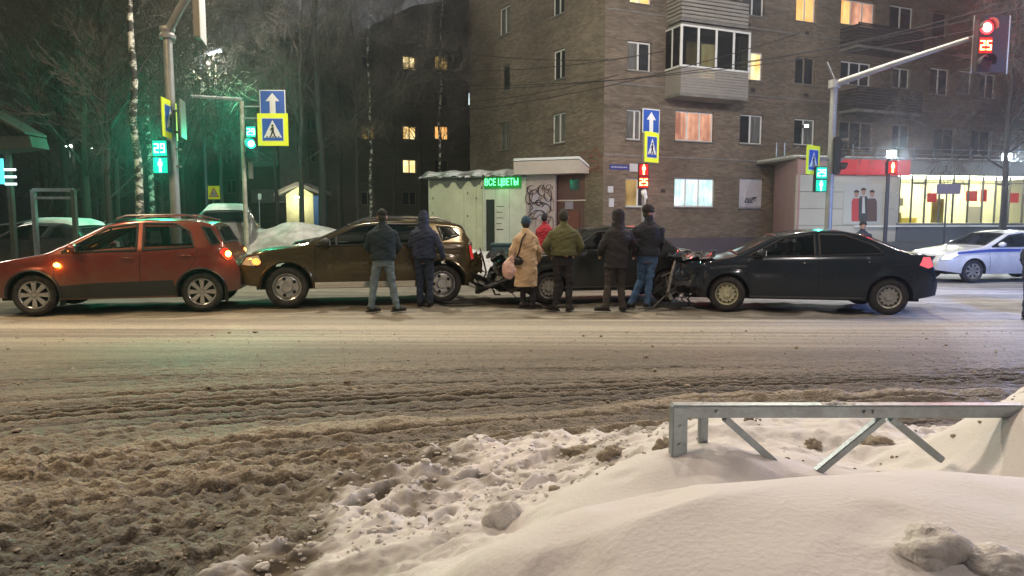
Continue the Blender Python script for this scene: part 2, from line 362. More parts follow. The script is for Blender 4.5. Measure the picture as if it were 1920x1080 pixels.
# ---- the snow bank round the handrail: a surface through measured points (thin plate), with fine relief
def pz(px, py, Y): p = P(px, py, Y); return (p.x, Y, p.z)
ctrl = [pz(870,1078,1.8), pz(1000,1000,1.95), pz(1060,962,2.0), pz(1200,934,2.05), pz(1390,927,2.1), pz(1540,908,2.2), pz(1760,893,2.2), pz(1920,906,2.15), pz(2150,900,2.15),
 (.15,1.3,.70), (.5,1.2,.79), (1.0,1.2,.81), (1.7,1.2,.8), (.0,.7,.5), (1.0,.4,.7), (-.35,1.5,.42), (-.7,1.6,.24), (-1.0,2.5,.09), (-.56,2.83,.13), (-1.05,3.1,.05),
 (-.1,2.4,.40), (.2,2.42,.46), (.6,2.5,.52), (1.0,2.55,.5), (1.5,2.5,.56), (2.0,2.45,.62),
 pz(1060,950,2.72), pz(1150,900,2.8), pz(1270,869,2.85), pz(1370,846,2.85), pz(1440,856,2.9), pz(1540,885,2.85),
 pz(1620,880,3.1), pz(1690,882,3.0), pz(1600,876,3.3), pz(1760,875,2.9),
 pz(1350,850,3.2), pz(1350,792,3.85), pz(1500,782,3.95), pz(1640,786,3.95), pz(1500,842,3.45), pz(1700,826,3.6), pz(1790,838,3.5), pz(1860,830,3.5),
 pz(1330,830,3.5), (.6,4.75,.10), (1.2,4.8,.12), (2,4.7,.12), (2.8,4.7,.12), (3.6,4.7,.1),
 pz(900,842,4.55), pz(1100,842,4.2), pz(1200,848,3.75), pz(1000,900,3.8), pz(800,900,4.0), pz(700,980,3.3), pz(1000,950,3.15), pz(620,915,4.0), pz(560,1000,3.4),
 (-1.45,3,-.04), (-1.6,4.1,-.05), (-.9,4.75,-.04), (-.3,5.15,-.06), (1.2,5.25,-.08), (2.4,5.3,-.08), (4,5.3,-.08), (-1.5,2,-.04), (-1.5,1,-.02), (-1.6,-1,-.02),
 pz(1908,775,2.8), pz(1880,812,2.8), pz(1945,745,2.85), pz(1858,872,2.75), pz(2060,738,2.9), (2.5,3.4,.8), (3.2,3.0,.85), (3.2,2.2,.85), (3.2,1.2,.8), (0,-1,.1), (1.5,-1,.55), (3,-1,.6), (4,4.2,.5), (4.4,3,.8)]
cx = np.array(ctrl); n = len(cx)
def U(d2): return .5 * d2 * np.log(d2 + 1e-9)
K = U(((cx[:, None, :2] - cx[None, :, :2]) ** 2).sum(-1)) + np.eye(n) * .02
Pm = np.concatenate([np.ones((n, 1)), cx[:, :2]], 1)
A = np.block([[K, Pm], [Pm.T, np.zeros((3, 3))]]); sol = np.linalg.solve(A, np.concatenate([cx[:, 2], [0, 0, 0]]))
def tps(X, Y):
    out = np.zeros_like(X)
    for k in range(n): out += sol[k] * U((X - cx[k, 0]) ** 2 + (Y - cx[k, 1]) ** 2)
    return out + sol[n] + sol[n + 1] * X + sol[n + 2] * Y
def ridged(x, y, o=3):
    r = 0; a = 1; t = 0
    for i in range(o):
        r = r + a * (1 - 2 * np.abs(vnoise(x * 2 ** i + 3.1 * i, y * 2 ** i + 7.7 * i))); t += a; a *= .5
    return r / t
def bank_z(X, Y):
    b = tps(X, Y)
    soft = sst(.28, .5, b) * (1 - .55 * sst(3.0, 3.3, Y))     # the high drift is wind-smooth, the low edge lumpy
    d = (1 - soft) * (fbm(X * 3.2, Y * 3.2, 5) * .055 + np.maximum(0, fbm(X * 11 + 3, Y * 11, 3) - .05) * .028 + np.maximum(0, fbm(X * 26 + 3, Y * 30, 2) - .1) * .03 + ridged(X * 2.4 + 5, Y * 3.4 - X, 3) * .018 - np.maximum(0, fbm(X * 4 + 23, Y * 5, 3) - .15) * .10 + np.maximum(0, ridged(X * 2.0 + 2, Y * 2.6, 3)) * .06 - .02)
    foot = 0
    for fx, fy, an, l in ((-.78, 3.72, .9, .17), (-.2, 3.95, .3, .13), (.35, 4.15, -.4, .12), (-.35, 3.3, 1.2, .12), (.15, 3.55, .7, .13)):
        ca, sa = math.cos(an), math.sin(an); u = (X - fx) * ca + (Y - fy) * sa; v = -(X - fx) * sa + (Y - fy) * ca
        q = (u / l) ** 2 + (v / (l * .4)) ** 2; foot = foot - .075 * np.exp(-q ** 2) + .022 * np.exp(-((np.sqrt(q) - 1.45) / .35) ** 2)
    d = d + soft * (fbm(X * 1.1 + 7, Y * 1.3, 3) * .04 + fbm(X * 5, Y * 5, 3) * .0035 + np.minimum(0, fbm(X * 2.3 + 40, Y * 2.6, 3) + .28) * .12 + .022 * np.maximum(0, ridged(X * .9 + .35 * Y + 8, Y * .9 - .2 * X, 2)) ** 3 + .05 * np.clip(fbm(X * 1.4 + .9 * Y + 21, Y * .5 - .3 * X, 2) * 9, -1, 1) * .35)
    d = d + (1 - sst(.03, .14, b)) * (fbm(X * 17, Y * 25, 2) * .02 + np.maximum(0, fbm(X * 9 + 5, Y * 14, 3)) * .04)
    return b + d + foot
xs4 = np.arange(-1.6, 4.4, .016); ys4 = np.concatenate([np.arange(-1.0, 1.0, .06), np.arange(1.0, 5.3, .016)])
X4, Y4 = np.meshgrid(xs4, ys4); Z4 = bank_z(X4, Y4)
dirt = np.clip(fbm(X4 * 2.2, Y4 * 2.2, 5) * 1.6 + .1, 0, 1) * (1 - sst(.12, .42, Z4)) + .9 * (1 - sst(.02, .11, Z4))
spots = np.clip((fbm(X4 * 6 + 9, Y4 * 6, 3) - .33) * 7, 0, 1) * sst(2.9, 3.3, Y4) * .5
dirt = np.clip(dirt + spots, 0, 1)[..., None]
pink = (.5 + .5 * fbm(X4 * .7, Y4 * .7, 2))[..., None]
tone4 = (np.array([.76, .73, .725]) + (pink - .5) * np.array([.02, -.03, -.02])) * (1 - dirt) + np.array([.16, .135, .10]) * dirt
sb = height_mesh('snow_bank', xs4, ys4, Z4, M_snow, tone4)
sb['label'] = 'white snow bank with wind-smoothed drift burying the handrail'
def bank_at(x, y): return float(bank_z(np.array([[x]]), np.array([[y]]))[0, 0])
def road_at(x, y): return float(road_z(np.array([[x]]), np.array([[y]]))[0, 0])

clods = [(948,1008,2.9,(.085,.06,.085),'w','white block of snow beside its dark shadow at the foot of the smooth drift'),
 (1148,880,3.75,(.07,.06,.05),'d','rust brown stained snow lump lying alone left of the handrail post'),
 (1005,905,3.9,(.14,.1,.05),'w','flat crumbly cake of snow with dark specks at the kerb edge'),
 (1095,842,4.25,(.12,.06,.045),'d','dark speckled clod on the top edge of the bank by the road'),
 (1248,850,3.5,(.05,.05,.06),'d','small dark lump pressed against the left handrail post'),
 (1525,832,3.5,(.05,.04,.035),'d','brown lump in the snow between the first two diagonal braces'),
 (1640,840,3.5,(.07,.05,.03),'d','brown lump in the snow between the crossing braces on the right'),
 (1750,1052,1.45,(.075,.06,.05),'w','larger rounded snow lump at the bottom edge of the smooth drift'),
 (1868,1068,1.4,(.055,.05,.035),'w','smaller snow lump to the right of the rounded one on the drift'),
 (1892,860,2.55,(.03,.03,.03),'d','dark hole-like clod in the snow hump at the right end of the rail'),
 (650,700,3.7,(.03,.03,.03),'d',None)]
for i, (px, py, Yc, r, k, lab) in enumerate(clods):
    if not lab: continue
    p = P(px, py, Yc); z = bank_at(p.x, Yc)
    mb = MB(); mb.lump((0, 0, 0), [a_ * 1.1 for a_ in r], i * 3.7 + 3, .55 if k == 'd' else .28, 4, 1.2 if k == 'd' else .8)
    o = mb.build('snow_clod', M_clodw if k == 'w' else M_clod, smooth=True, angle=180); o.location = (p.x, Yc, z + r[2] * (.12 if k == 'd' else -.05))
    tag(o, lab, 'snow clod', 'lumps of snow on the bank')
# loose crumbs of frozen slush: nobody could count them
mb = MB(); q = random.Random(3); cr = []
for i in range(2600):
    Yc = 3.0 + 7 * q.random() ** 1.4; Xc = q.uniform(-.82, .82) * Yc; s = q.uniform(.004, .011) * (1 + (q.random() < .05) * 1.6)
    cr.append((Xc, Yc, s, i)); continue
cx_a = np.array([[c_[0] for c_ in cr]]); cy_a = np.array([[c_[1] for c_ in cr]]); zb_a = bank_z(cx_a, cy_a)[0]; zr_a = road_z(cx_a, cy_a)[0]
for Xc, Yc, s, i in cr:
    z = zb_a[i] if (Yc < 5 and Xc > -1.5 and zb_a[i] > 0) else zr_a[i]
    if Yc < 5 and Xc > -1.5 and zb_a[i] > .04 and i % 4: continue
    mb.blob((Xc, Yc, z + s * .3), (s * q.uniform(.8, 1.5), s, s * q.uniform(.5, .9)), i, .5, 1)
tag(mb.build('slush_crumbs', M_clod, smooth=False, fix=False), 'loose crumbs of frozen brown slush scattered over the road', None, None, 'stuff')

mb = MB(); q = random.Random(13); cr = []
for i in range(1500):
    Yc = 2.9 + 1.9 * q.random(); Xc = q.uniform(-1.25, 2.6); cr.append((Xc, Yc, q.uniform(.005, .016) * (1 + 1.2 * (q.random() < .08)), i))
za = bank_z(np.array([[c_[0] for c_ in cr]]), np.array([[c_[1] for c_ in cr]]))[0]
for Xc, Yc, s, i in cr:
    if za[i] < .02 or za[i] > .36: continue
    mb.blob((Xc, Yc, za[i] + s * .2), (s * q.uniform(.8, 1.6), s * q.uniform(.8, 1.3), s * q.uniform(.5, .9)), i, .5, 1)
tag(mb.build('snow_crumbs', M_clodw, smooth=False, fix=False), 'loose white crumbs of broken snow on the lumpy edge of the bank', None, None, 'stuff')

# ---- galvanised handrail in the snow
M_galv = mat('galvanised_steel', (.36, .41, .44), .42, .75, var=.18, vscale=14, bump=.15, bscale=50, dirt=(.2, .2, .19), dscale=9, damt=.4)
YR = 2.9
def PR(px, py, dy=0): p = P(px, py, YR); p.y += dy; return p
rail = thing('handrail', 'galvanised steel pedestrian handrail with diagonal braces half buried in snow', 'handrail', (0, YR, 0))
inv = Vector((0, -YR, 0))
zt = P(1280, 757, YR).z; xl = P(1258, 760, YR).x
MB().box((xl + .003, -.03, zt - .055), (4.3, .03, zt)).build('top_rail', M_galv, rail, smooth=True, bevel=.006)
MB().box((xl, -.034, .3), (xl + .066, .034, zt - .004)).build('post', M_galv, rail, smooth=True, bevel=.006)
x2 = P(1329, 800, YR).x; MB().box((x2 - .019, .07, .25), (x2 + .019, .108, zt - .058)).build('upright', M_galv, rail, smooth=True, bevel=.004)
MB().box((xl + .02, .031, zt - .05), (x2 + .02, .108, zt - .02)).build('bracket', M_galv, rail, smooth=True, bevel=.004)
for a, b in (((1358, 783), (1452, 866)), ((1655, 783), (1530, 886)), ((1668, 783), (1765, 862)), ((1990, 783), (1880, 880))):
    A_, B_ = PR(*a) + inv, PR(*b) + inv
    MB().bar(A_, B_, .038, .03).build('brace', M_galv, rail, smooth=True, bevel=.004)
pb = xl + 2 * (P(1662, 0, YR).x - xl) + .1; MB().box((pb, -.03, .3), (pb + .06, .03, zt - .056)).build('post', M_galv, rail, smooth=True, bevel=.006)
for bx_, bz_ in ((xl + .033, zt - .09), (xl + .033, zt - .17), (P(1362, 0, YR).x, zt - .028), (P(1653, 0, YR).x, zt - .028), (P(1670, 0, YR).x, zt - .028)): MB().disc((bx_, bz_), .008, -.042, -.0345 if bx_ < xl + .05 else -.0305, 6).build('bolt', M_galv, rail)
mb = MB(); q = random.Random(9)
for i in range(10): mb.blob((P(1545 + i * 6, 750, YR).x, YR + q.uniform(-.005, .012), zt - .002), (.018, .016, .006 + .01 * math.sin((i + .5) / 10 * math.pi) * q.random()), i, .4, 2)
tag(mb.build('snow_on_rail', M_clodw, smooth=True, angle=180), 'little ridge of snow lying on top of the handrail', 'snow patch')
# ------------------------------------------------------------------ buildings
B_main = brick_mat('grey_brown_brick', lin((134, 121, 104)), lin((104, 92, 81)), lin((109, 101, 90)), .28)
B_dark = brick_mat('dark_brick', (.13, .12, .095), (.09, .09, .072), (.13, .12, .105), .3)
B_red = brick_mat('painted_brick', lin((120, 88, 76)), lin((100, 74, 64)), lin((104, 90, 80)), .3)
B_plain = mat('dark_plaster', (.05, .055, .045), .9, var=.3)
M_plinth = mat('plinth_plaster', lin((92, 86, 92)), .9, var=.15, vscale=1.2, bump=.4, bscale=12)
M_upvc = mat('white_window_frame', (.8, .8, .76), .5, var=.08)
M_oldframe = mat('old_wood_frame', (.25, .22, .18), .7, var=.2)
M_conc = mat('concrete', (.24, .23, .21), .9, var=.2, vscale=2, bump=.4, dirt=(.1, .1, .09), dscale=1.5)
M_balc = mat('dark_balcony_board', (.045, .042, .045), .8, var=.3, vscale=2)
M_balg = mat('grey_siding', (.30, .28, .25), .7, var=.12, vscale=2)
M_pane = mat('dark_pane', (.035, .04, .045), .12, var=.5, vscale=1.3)
M_curt = mat('pale_curtain_pane', (.16, .16, .15), .2, var=.5, vscale=3, stretch=(4, 4, .4))
L_orange = lit_pane('lit_orange_room', (.9, .35, .08), (1.0, .62, .22), .85)
L_yellow = lit_pane('lit_yellow_room', (.8, .45, .12), (1.0, .85, .45), 1.0)
L_pink = lit_pane('lit_pink_room', (.35, .13, .08), (1.0, .5, .3), .65)
L_dim = lit_pane('lit_dim_room', (.25, .15, .04), (.75, .5, .15), .45, 3)
L_white = lit_pane('lit_white_room', (.28, .50, .50), (.85, 1, 1), .9, 9)
PANES = dict(dark=M_pane, curt=M_curt, orange=L_orange, yellow=L_yellow, pink=L_pink, dim=L_dim, white=L_white)

class Wall:
    """vertical wall from A to B (seen from the left of A->B ... outward normal toward the camera), with window openings"""
    def __init__(s, A, B, root):
        s.A = Vector((A[0], A[1], 0)); s.B = Vector((B[0], B[1], 0)); s.d = (s.B - s.A); s.L = s.d.length; s.d.normalize()
        s.n = Vector((s.d.y, -s.d.x, 0))
        if s.n.y > 0: s.n = -s.n
        s.root = root; s.open = []; s.rz = math.atan2(s.d.y, s.d.x)
        s.o = s.A - root.location
    def hit(s, px, py):
        r = ray(px, py); # solve A + u d = t r (xy)
        det = s.d.x * (-r[1]) + r[0] * s.d.y
        u = (-s.A.x * -r[1] - r[0] * s.A.y) / det
        q = s.A + s.d * u; t = q.y / r[1]
        return u, CAMH + r[2] * t
    def rect(s, x0, y0, x1, y1):
        u0, z1 = s.hit(x0, y0); u1, z0 = s.hit(x1, y1)
        _, z1b = s.hit((x0 + x1) / 2, y0); _, z0b = s.hit((x0 + x1) / 2, y1)
        return (min(u0, u1), z0b, max(u0, u1), z1b)
    def pt(s, u, z, out=0): return s.o + s.d * u + s.n * out + Vector((0, 0, z))
    def M(s): return Matrix.Translation(s.o) @ Matrix.Rotation(s.rz, 4, 'Z')
    def build(s, z0, z1, m, name='wall', u0=0, u1=None, depth=.22, thick=.4):
        u1 = s.L if u1 is None else u1
        ops = [o for o in s.open if o[3] > z0 and o[1] < z1]
        us = sorted(set([u0, u1] + [min(max(o[i], u0), u1) for o in ops for i in (0, 2)])); zs = sorted(set([z0, z1] + [min(max(o[i], z0), z1) for o in ops for i in (1, 3)]))
        mb = MB(); uv = []
        def quad(ps, uvs): b = len(mb.v); mb.v += ps; mb.face(b, b + 1, b + 2, b + 3); uv.extend(uvs)
        for i in range(len(us) - 1):
            for j in range(len(zs) - 1):
                uc, zc = (us[i] + us[i + 1]) / 2, (zs[j] + zs[j + 1]) / 2
                if any(o[0] < uc < o[2] and o[1] < zc < o[3] for o in ops): continue
                c = [(us[i], zs[j]), (us[i + 1], zs[j]), (us[i + 1], zs[j + 1]), (us[i], zs[j + 1])]
                quad([s.pt(*k) for k in c], c)
        for o in ops:
            a, b, c, d = o[:4]
            for (p, q) in (((a, b), (a, d)), ((a, d), (c, d)), ((c, d), (c, b)), ((c, b), (a, b))):
                quad([s.pt(p[0], p[1]), s.pt(q[0], q[1]), s.pt(q[0], q[1], -depth), s.pt(p[0], p[1], -depth)], [p, q, (q[0] + depth, q[1]), (p[0] + depth, p[1])])
        mb.uv = uv
        return mb.build(name, m, s.root, fix=False)
    def window(s, rc, pane='dark', style='double', frame=None, sill=True, depth=.12, fw=.055, label=None, extra=None):
        """frame with its own depth, glass panes set into it"""
        a, b, c, d = rc; s.open.append(rc); fm = frame or M_upvc; mb = MB(); M = s.M() ; sg = -1 if (s.n - Vector((s.d.y, -s.d.x, 0))).length < .01 else 1
        def bx(x0, z0, x1, z1, y0, y1):     # y measured outward
            ya, yb = sorted((sg * y0, sg * y1)); return (x0, ya, z0), (x1, yb, z1)
        yf0, yf1 = -depth - .05, -depth
        for r_ in ((a, b, a + fw, d), (c - fw, b, c, d), (a + fw, b, c - fw, b + fw), (a + fw, d - fw, c - fw, d)): mb.box(*bx(*r_, yf0, yf1), M)
        cols = {'single': [a + fw, c - fw], 'double': [a + fw, a + (c - a) * .5, c - fw], 'left': [a + fw, a + (c - a) * .4, c - fw], 'right': [a + fw, a + (c - a) * .6, c - fw], 'triple': [a + fw, a + (c - a) * .33, a + (c - a) * .66, c - fw]}[style] if isinstance(style, str) else [a + fw] + [a + (c - a) * k for k in style] + [c - fw]
        for x in cols[1:-1]: mb.box(*bx(x - fw * .6, b + fw, x + fw * .6, d - fw, yf0, yf1 + .008), M)
        f = mb.build('window', fm, s.root)
        if label: f['label'] = label
        for i in range(len(cols) - 1):
            pk = pane[i % len(pane)] if isinstance(pane, (list, tuple)) else pane
            x0 = cols[i] + (fw * .6 if i else 0); x1 = cols[i + 1] - (fw * .6 if i < len(cols) - 2 else 0)
            MB().box(*bx(x0 - .004, b + fw - .004, x1 + .004, d - fw + .004, yf0 + .01, yf0 + .022), M).build('pane', PANES[pk], f)
        if sill:
            MB().box(*bx(a - .05, b - .05, c + .05, b - .004, -depth + .0, .07), M).build('sill', M_conc if sill is True else sill, f)
        return f

# ---------- the five-storey brick block at the crossroads
K0 = P(1130, 415, 28.0); K0.z = 0
Lend = Vector((K0.x - .6 * 9.85, K0.y + 9.85, 0)); Rend = Vector((K0.x + 30, K0.y + 12.6, 0))
blk1 = thing('apartment_block', 'grey-brown brick apartment block with glazed and boarded balconies at the crossroads', 'building', K0)
WL = Wall(Lend, K0, blk1); WR = Wall(K0, Rend, blk1)
for x0, y0, x1, y1, pn, stl in ((1035,-18,1058,28,'dark','double'), (935,12,956,65,'curt','double'), (1036,93,1059,148,'dark','double'), (940,123,956,170,'dark','single'),
                          (1034,212,1059,268,'curt','double'), (935,230,956,280,'curt','double')):
    WL.window(WL.rect(x0, y0, x1, y1), pn, stl, frame=(M_oldframe if x0 in (940, 935) and y0 > 100 else None))
RW = [(1177,78,1221,133,['curt','dark'],'double'), (1390,97,1430,150,'yellow','double'), (1492,106,1528,158,'dark','double'), (1577,116,1633,160,'dark','triple'), (1675,127,1706,165,'dark','double'), (1745,128,1779,178,'dark','double'), (1797,132,1822,176,'curt','single'), (1838,138,1866,184,'dark','double'),
      (1175,205,1203,262,['curt','curt'],'right'), (1267,209,1338,265,['pink','pink','pink'],'triple'), (1388,215,1430,270,['dark','curt'],'double'), (1490,223,1528,272,['dark','curt'],'double'), (1575,228,1637,282,'dark','triple'), (1674,233,1706,278,'dark','double'), (1752,240,1790,288,'dark','double'), (1822,244,1858,292,'dark','double'),
      (1173,334,1214,388,['dim','dark'],'right'), (1265,334,1340,388,['white','white','white'],[.3,.62]), (1387,335,1430,390,'curt','single'),
      (1394,-22,1433,29,'dark','double'), (1494,-12,1530,41,'orange','double'), (1578,1,1640,49,['orange','pink','pink'],'triple'), (1669,11,1712,57,'dark','double'), (1750,22,1776,72,'dark','single'), (1893,40,1935,92,'curt','double'), (1182,-40,1222,7,'yellow','double')]
for x0, y0, x1, y1, pn, stl in RW:
    if x0 == 1387: continue
    WR.window(WR.rect(x0, y0, x1, y1), pn, stl, frame=(M_oldframe if x0 in (1492, 1750, 1674, 1575, 1822, 1752) else None))
# blind window painted white with a tag sprayed on it
rc = WR.rect(1387, 335, 1430, 390); f = WR.window(rc, 'curt', 'single', fw=.04); f['label'] = 'ground-floor window boarded white with black spray tag'
M_board = mat('white_board', (.55, .54, .55), .7, var=.1); M_spray = mat('black_spray_paint', (.015, .015, .02), .6)
MB().prism([(rc[0] + .03, rc[1] + .03), (rc[2] - .03, rc[1] + .03), (rc[2] - .03, rc[3] - .03), (rc[0] + .03, rc[3] - .03)], -.0, .03, WR.M() @ Matrix.Translation((0, .07, 0))).build('board', M_board, f)
def scribble(wall, pts, rad, parent, m=None, out=.006, name='graffiti'):
    return MB().tube([wall.pt(u, z, out) for u, z in pts], rad, 5, flat=.3).build(name, m or M_spray, parent)
cu, cz = (rc[0] + rc[2]) / 2, rc[1] + .3
mbg = MB()
for stroke in ([(-.3,0),(-.22,.14),(-.14,0)], [(-.1,.14),(-.1,0),(.0,.03),(-.04,.13)], [(.06,.0),(.08,.16),(.2,.12),(.1,.08)], [(.14,.16),(.34,.18)], [(.25,.17),(.24,.0)], [(-.34,-.03),(.1,-.05)]):
    mbg.tube([WR.pt(cu + a, cz + b, -.035) for a, b in stroke], .018, 5)
mbg.build('graffiti', M_spray, f)
zr = 15.3
w1 = WL.build(.9, zr, B_main, 'wall'); w2 = WR.build(.9, zr, B_main, 'wall')
WL.build(-.1, .9, M_plinth, 'plinth'); WR.build(-.1, .9, M_plinth, 'plinth')
# roof and the far sides close the volume
mb = MB(); b0 = [Lend - K0, Vector((0, 0, 0)), Rend - K0, Rend - K0 + Vector((-4.4, 10.5, 0)), Lend - K0 + Vector((3, 5, 0))]
poly = [Vector((p.x, p.y, zr)) for p in b0]; mb.v = poly + [Vector((p.x, p.y, zr + .35)) for p in b0]; n5 = 5
mb.face(*range(5)); mb.face(*range(5, 10))
for i in range(5): mb.face(i, (i + 1) % 5, 5 + (i + 1) % 5, 5 + i)
mb.build('roof', M_conc, blk1)
mb = MB(); mb.v = [Vector((p.x, p.y, z)) for p in b0 for z in (-.1, zr)]
for a, b in ((2, 3), (3, 4), (4, 0)): mb.face(2 * a, 2 * b, 2 * b + 1, 2 * a + 1)
mb.build('rear_wall', M_conc, blk1, fix=False)
# string courses and wall plumbing
for z in (4.22, 7.04, 9.86):
    MB().box((.0, -.035, z), (WR.L, .0, z + .06), WR.M()).build('floor_band', M_conc, blk1)
def on_wall(W, x0, y0, x1, y1): return W.rect(x0, y0, x1, y1)
def wbox(W, rc, y0, y1, name, m, parent=None, **k):   # outward y0..y1
    return MB().box((rc[0], -y1, rc[1]), (rc[2], -y0, rc[3]), W.M()).build(name, m, parent or W.root, **k)
# glazed balcony bay (third storey) with its siding
def balcony(px, siding, slats, glazed, lit=None, dep=1.05, label=None):
    x0, y0, x1, y1 = px; zt, zm, zb = None, None, None
    r_all = WR.rect(x0, y0, x1, y1)
    u0, z0, u1, z1 = r_all; sh = dep * .42
    b = MB().box((u0, -dep, z0 - .12), (u1, 0, z0), WR.M()).build('balcony', M_conc, blk1)
    if label: b['label'] = label
    return b, (u0, z0, u1, z1)
b, (u0, z0, u1, z1) = balcony((1247,140,1370,186), 0, 0, True, label='glazed balcony with grey siding below the white frames')
dep = 1.05
nS = 9
for i in range(nS):
    za, zb_ = lerp(z0, z1, i / nS) + .004, lerp(z0, z1, (i + 1) / nS) - .010
    MB().box((u0, -dep - .02, za), (u1, -dep, zb_), WR.M()).build('siding_board', M_balg, b)
MB().box((u0, -dep, z0), (u0 + .03, 0, z1), WR.M()).build('side_panel', M_balg, b); MB().box((u1 - .03, -dep, z0), (u1, 0, z1), WR.M()).build('side_panel', M_balg, b)
zg = z1 + 1.62
G_balc = glass_mat('balcony_glass', (.02, .025, .03), .55, .05)
mb = MB(); xs_ = [u0 + (u1 - u0) * k for k in (0, .24, .5, .76, 1)]
for i, x in enumerate(xs_): mb.box((x - .05, -dep - .03, z1), (x + .05, -dep + .03, zg), WR.M())
for y_ in (0,):
    mb.box((u0, -dep - .032, z1 + .003), (u1, -dep + .028, z1 + .07), WR.M()); mb.box((u0, -dep - .032, zg - .07), (u1, -dep + .028, zg + .004), WR.M())
for u in (u0, u1):
    mb.box((u - .03, -dep + .03, z1), (u + .03, -.0, z1 + .06), WR.M()); mb.box((u - .03, -dep + .03, zg - .06), (u + .03, 0, zg), WR.M()); mb.box((u - .03, -.5, z1 + .06), (u + .03, -.44, zg - .06), WR.M())
mb.build('glazing_frame', M_upvc, b)
for i in range(4): MB().box((xs_[i] + .036, -dep - .006, z1 + .07), (xs_[i + 1] - .036, -dep + .006, zg - .07), WR.M()).build('pane', G_balc, b)
for u in (u0, u1): MB().box((u - .006, -dep + .03, z1 + .06), (u + .006, -.02, zg - .06), WR.M()).build('pane', G_balc, b)
MB().box((u0 - .05, -dep - .06, zg + .005), (u1 + .05, 0, zg + .06), WR.M()).build('balcony_roof', M_conc, b)
rcx = (u0 + (u1 - u0) * .3, z1 - .7, u0 + (u1 - u0) * .78, zg - .25)
w_ = WR.window((rcx[0], z1 - .2, rcx[2], rcx[3]), ['dim', 'yellow'], 'double', sill=False)
# the lit balcony above it and the boarded ones to the right
def open_balcony(px, m_sl, n, label, lit=None, dep=1.0, top=False):
    b, (u0, z0, u1, z1) = balcony(px, 0, 0, False, label=label, dep=dep)
    for i in range(n):
        za, zb_ = lerp(z0, z1, i / n) + .012, lerp(z0, z1, (i + 1) / n) - .03
        MB().box((u0, -dep - .02, za), (u1, -dep + .005, zb_), WR.M()).build('balcony_slat', m_sl, b); MB().box((u0 - .02, -dep + .01, za), (u0, 0, zb_), WR.M()).build('balcony_slat', m_sl, b)
    mb = MB()
    for k in range(5): u = lerp(u0 + .03, u1 - .03, k / 4); mb.box((u - .02, -dep + .008, z0), (u + .02, -dep + .04, z1 + .03), WR.M())
    mb.box((u0, -dep - .03, z1), (u1, -dep + .045, z1 + .04), WR.M()); mb.build('railing', M_balc, b)
    return b, (u0, z0, u1, z1)
open_balcony((1576,62,1694,100), M_balc, 7, 'dark boarded balcony on the fourth storey under the pinkish window')
open_balcony((1574,176,1692,214), M_balc, 7, 'dark boarded balcony on the third storey, lower of the two')
b, (u0, z0, u1, z1) = open_balcony((1250,10,1372,52), M_balg, 6, 'balcony just under the top edge with yellow lit room behind')
WR.window((u0 + .1, z1 - .1, u1 - .1, z1 + 1.5), ['yellow', 'yellow', 'dark', 'yellow'], [.25, .5, .75], sill=False, depth=.05)
WR.open.pop()
b, (u0, z0, u1, z1) = open_balcony((1790,-30,1960,12), M_conc, 5, 'pale concrete balcony cut by the top edge above the red signal')
# the wall with all openings (made after the balcony window was added)
for o in (w1, w2): bpy.data.objects.remove(o)
WL.build(.9, zr, B_main, 'wall'); WR.build(.9, zr, B_main, 'wall')
# plates, vents, pipes
M_blue = mat('blue_plate', (.03, .06, .3), .4); M_wplate = mat('white_plate', (.6, .6, .62), .5)
rc = WR.rect(1143, 309, 1178, 318); st_ = wbox(WR, rc, .01, .04, 'street_name_plate', M_blue); 
mb = MB(); q = random.Random(1)
for i in range(9): u = lerp(rc[0] + .06, rc[2] - .06, i / 9); mb.box((u, -.046, rc[1] + .07), (u + .05, -.041, rc[3] - .07), WR.M())
mb.build('lettering', M_wplate, st_)
rc = WR.rect(1180, 307, 1195, 322); pl = wbox(WR, rc, .01, .04, 'house_number_plate', M_wplate)
rc = WR.rect(1141, 372, 1150, 388); wbox(WR, rc, .01, .05, 'notice_plate', M_wplate)
rc = WR.rect(1139, 349, 1149, 361); wbox(WR, rc, .01, .04, 'notice_plate', M_wplate)
for (x, y) in ((1403, 47), (1513, 62), (1412, 169), (1512, 178), (1243, 358)):
    u, z = WR.hit(x, y); MB().box((u - .11, -.02, z - .07), (u + .11, -.004, z + .07), WR.M()).build('air_vent', M_balc, blk1)
u, z = WR.hit(1458, 300); MB().tube([WR.pt(u, .4, .08), WR.pt(u, 3.9, .08)], .05, 8).build('drainpipe', M_galv, blk1, smooth=True)
u, z = WR.hit(1500, 238); mb = MB(); mb.cbox(WR.pt(u, z, .2), (.2, .3, .1)); hl = mb.build('wall_lamp', M_balc, blk1)
MB().cbox(WR.pt(u, z - .0, .38), (.18, .04, .12)).build('lamp_glass', mat('lit_cool_lamp', (.8, .9, .9), .3, emit=(.8, 1, .95), estr=3.5), hl)
# broken brickwork near the corner, above the entrance canopy
q = random.Random(8); M_brk = mat('loose_brick', lin((130, 92, 74)), .9, var=.2)
for i in range(26):
    u = WL.L - .25 - q.random() * 1.3; z = 3.55 + q.random() * 1.0
    MB().box((u, -.05 * q.random() - .012, z), (u + .24, .0, z + .065), WL.M()).build('brick', M_brk, blk1)

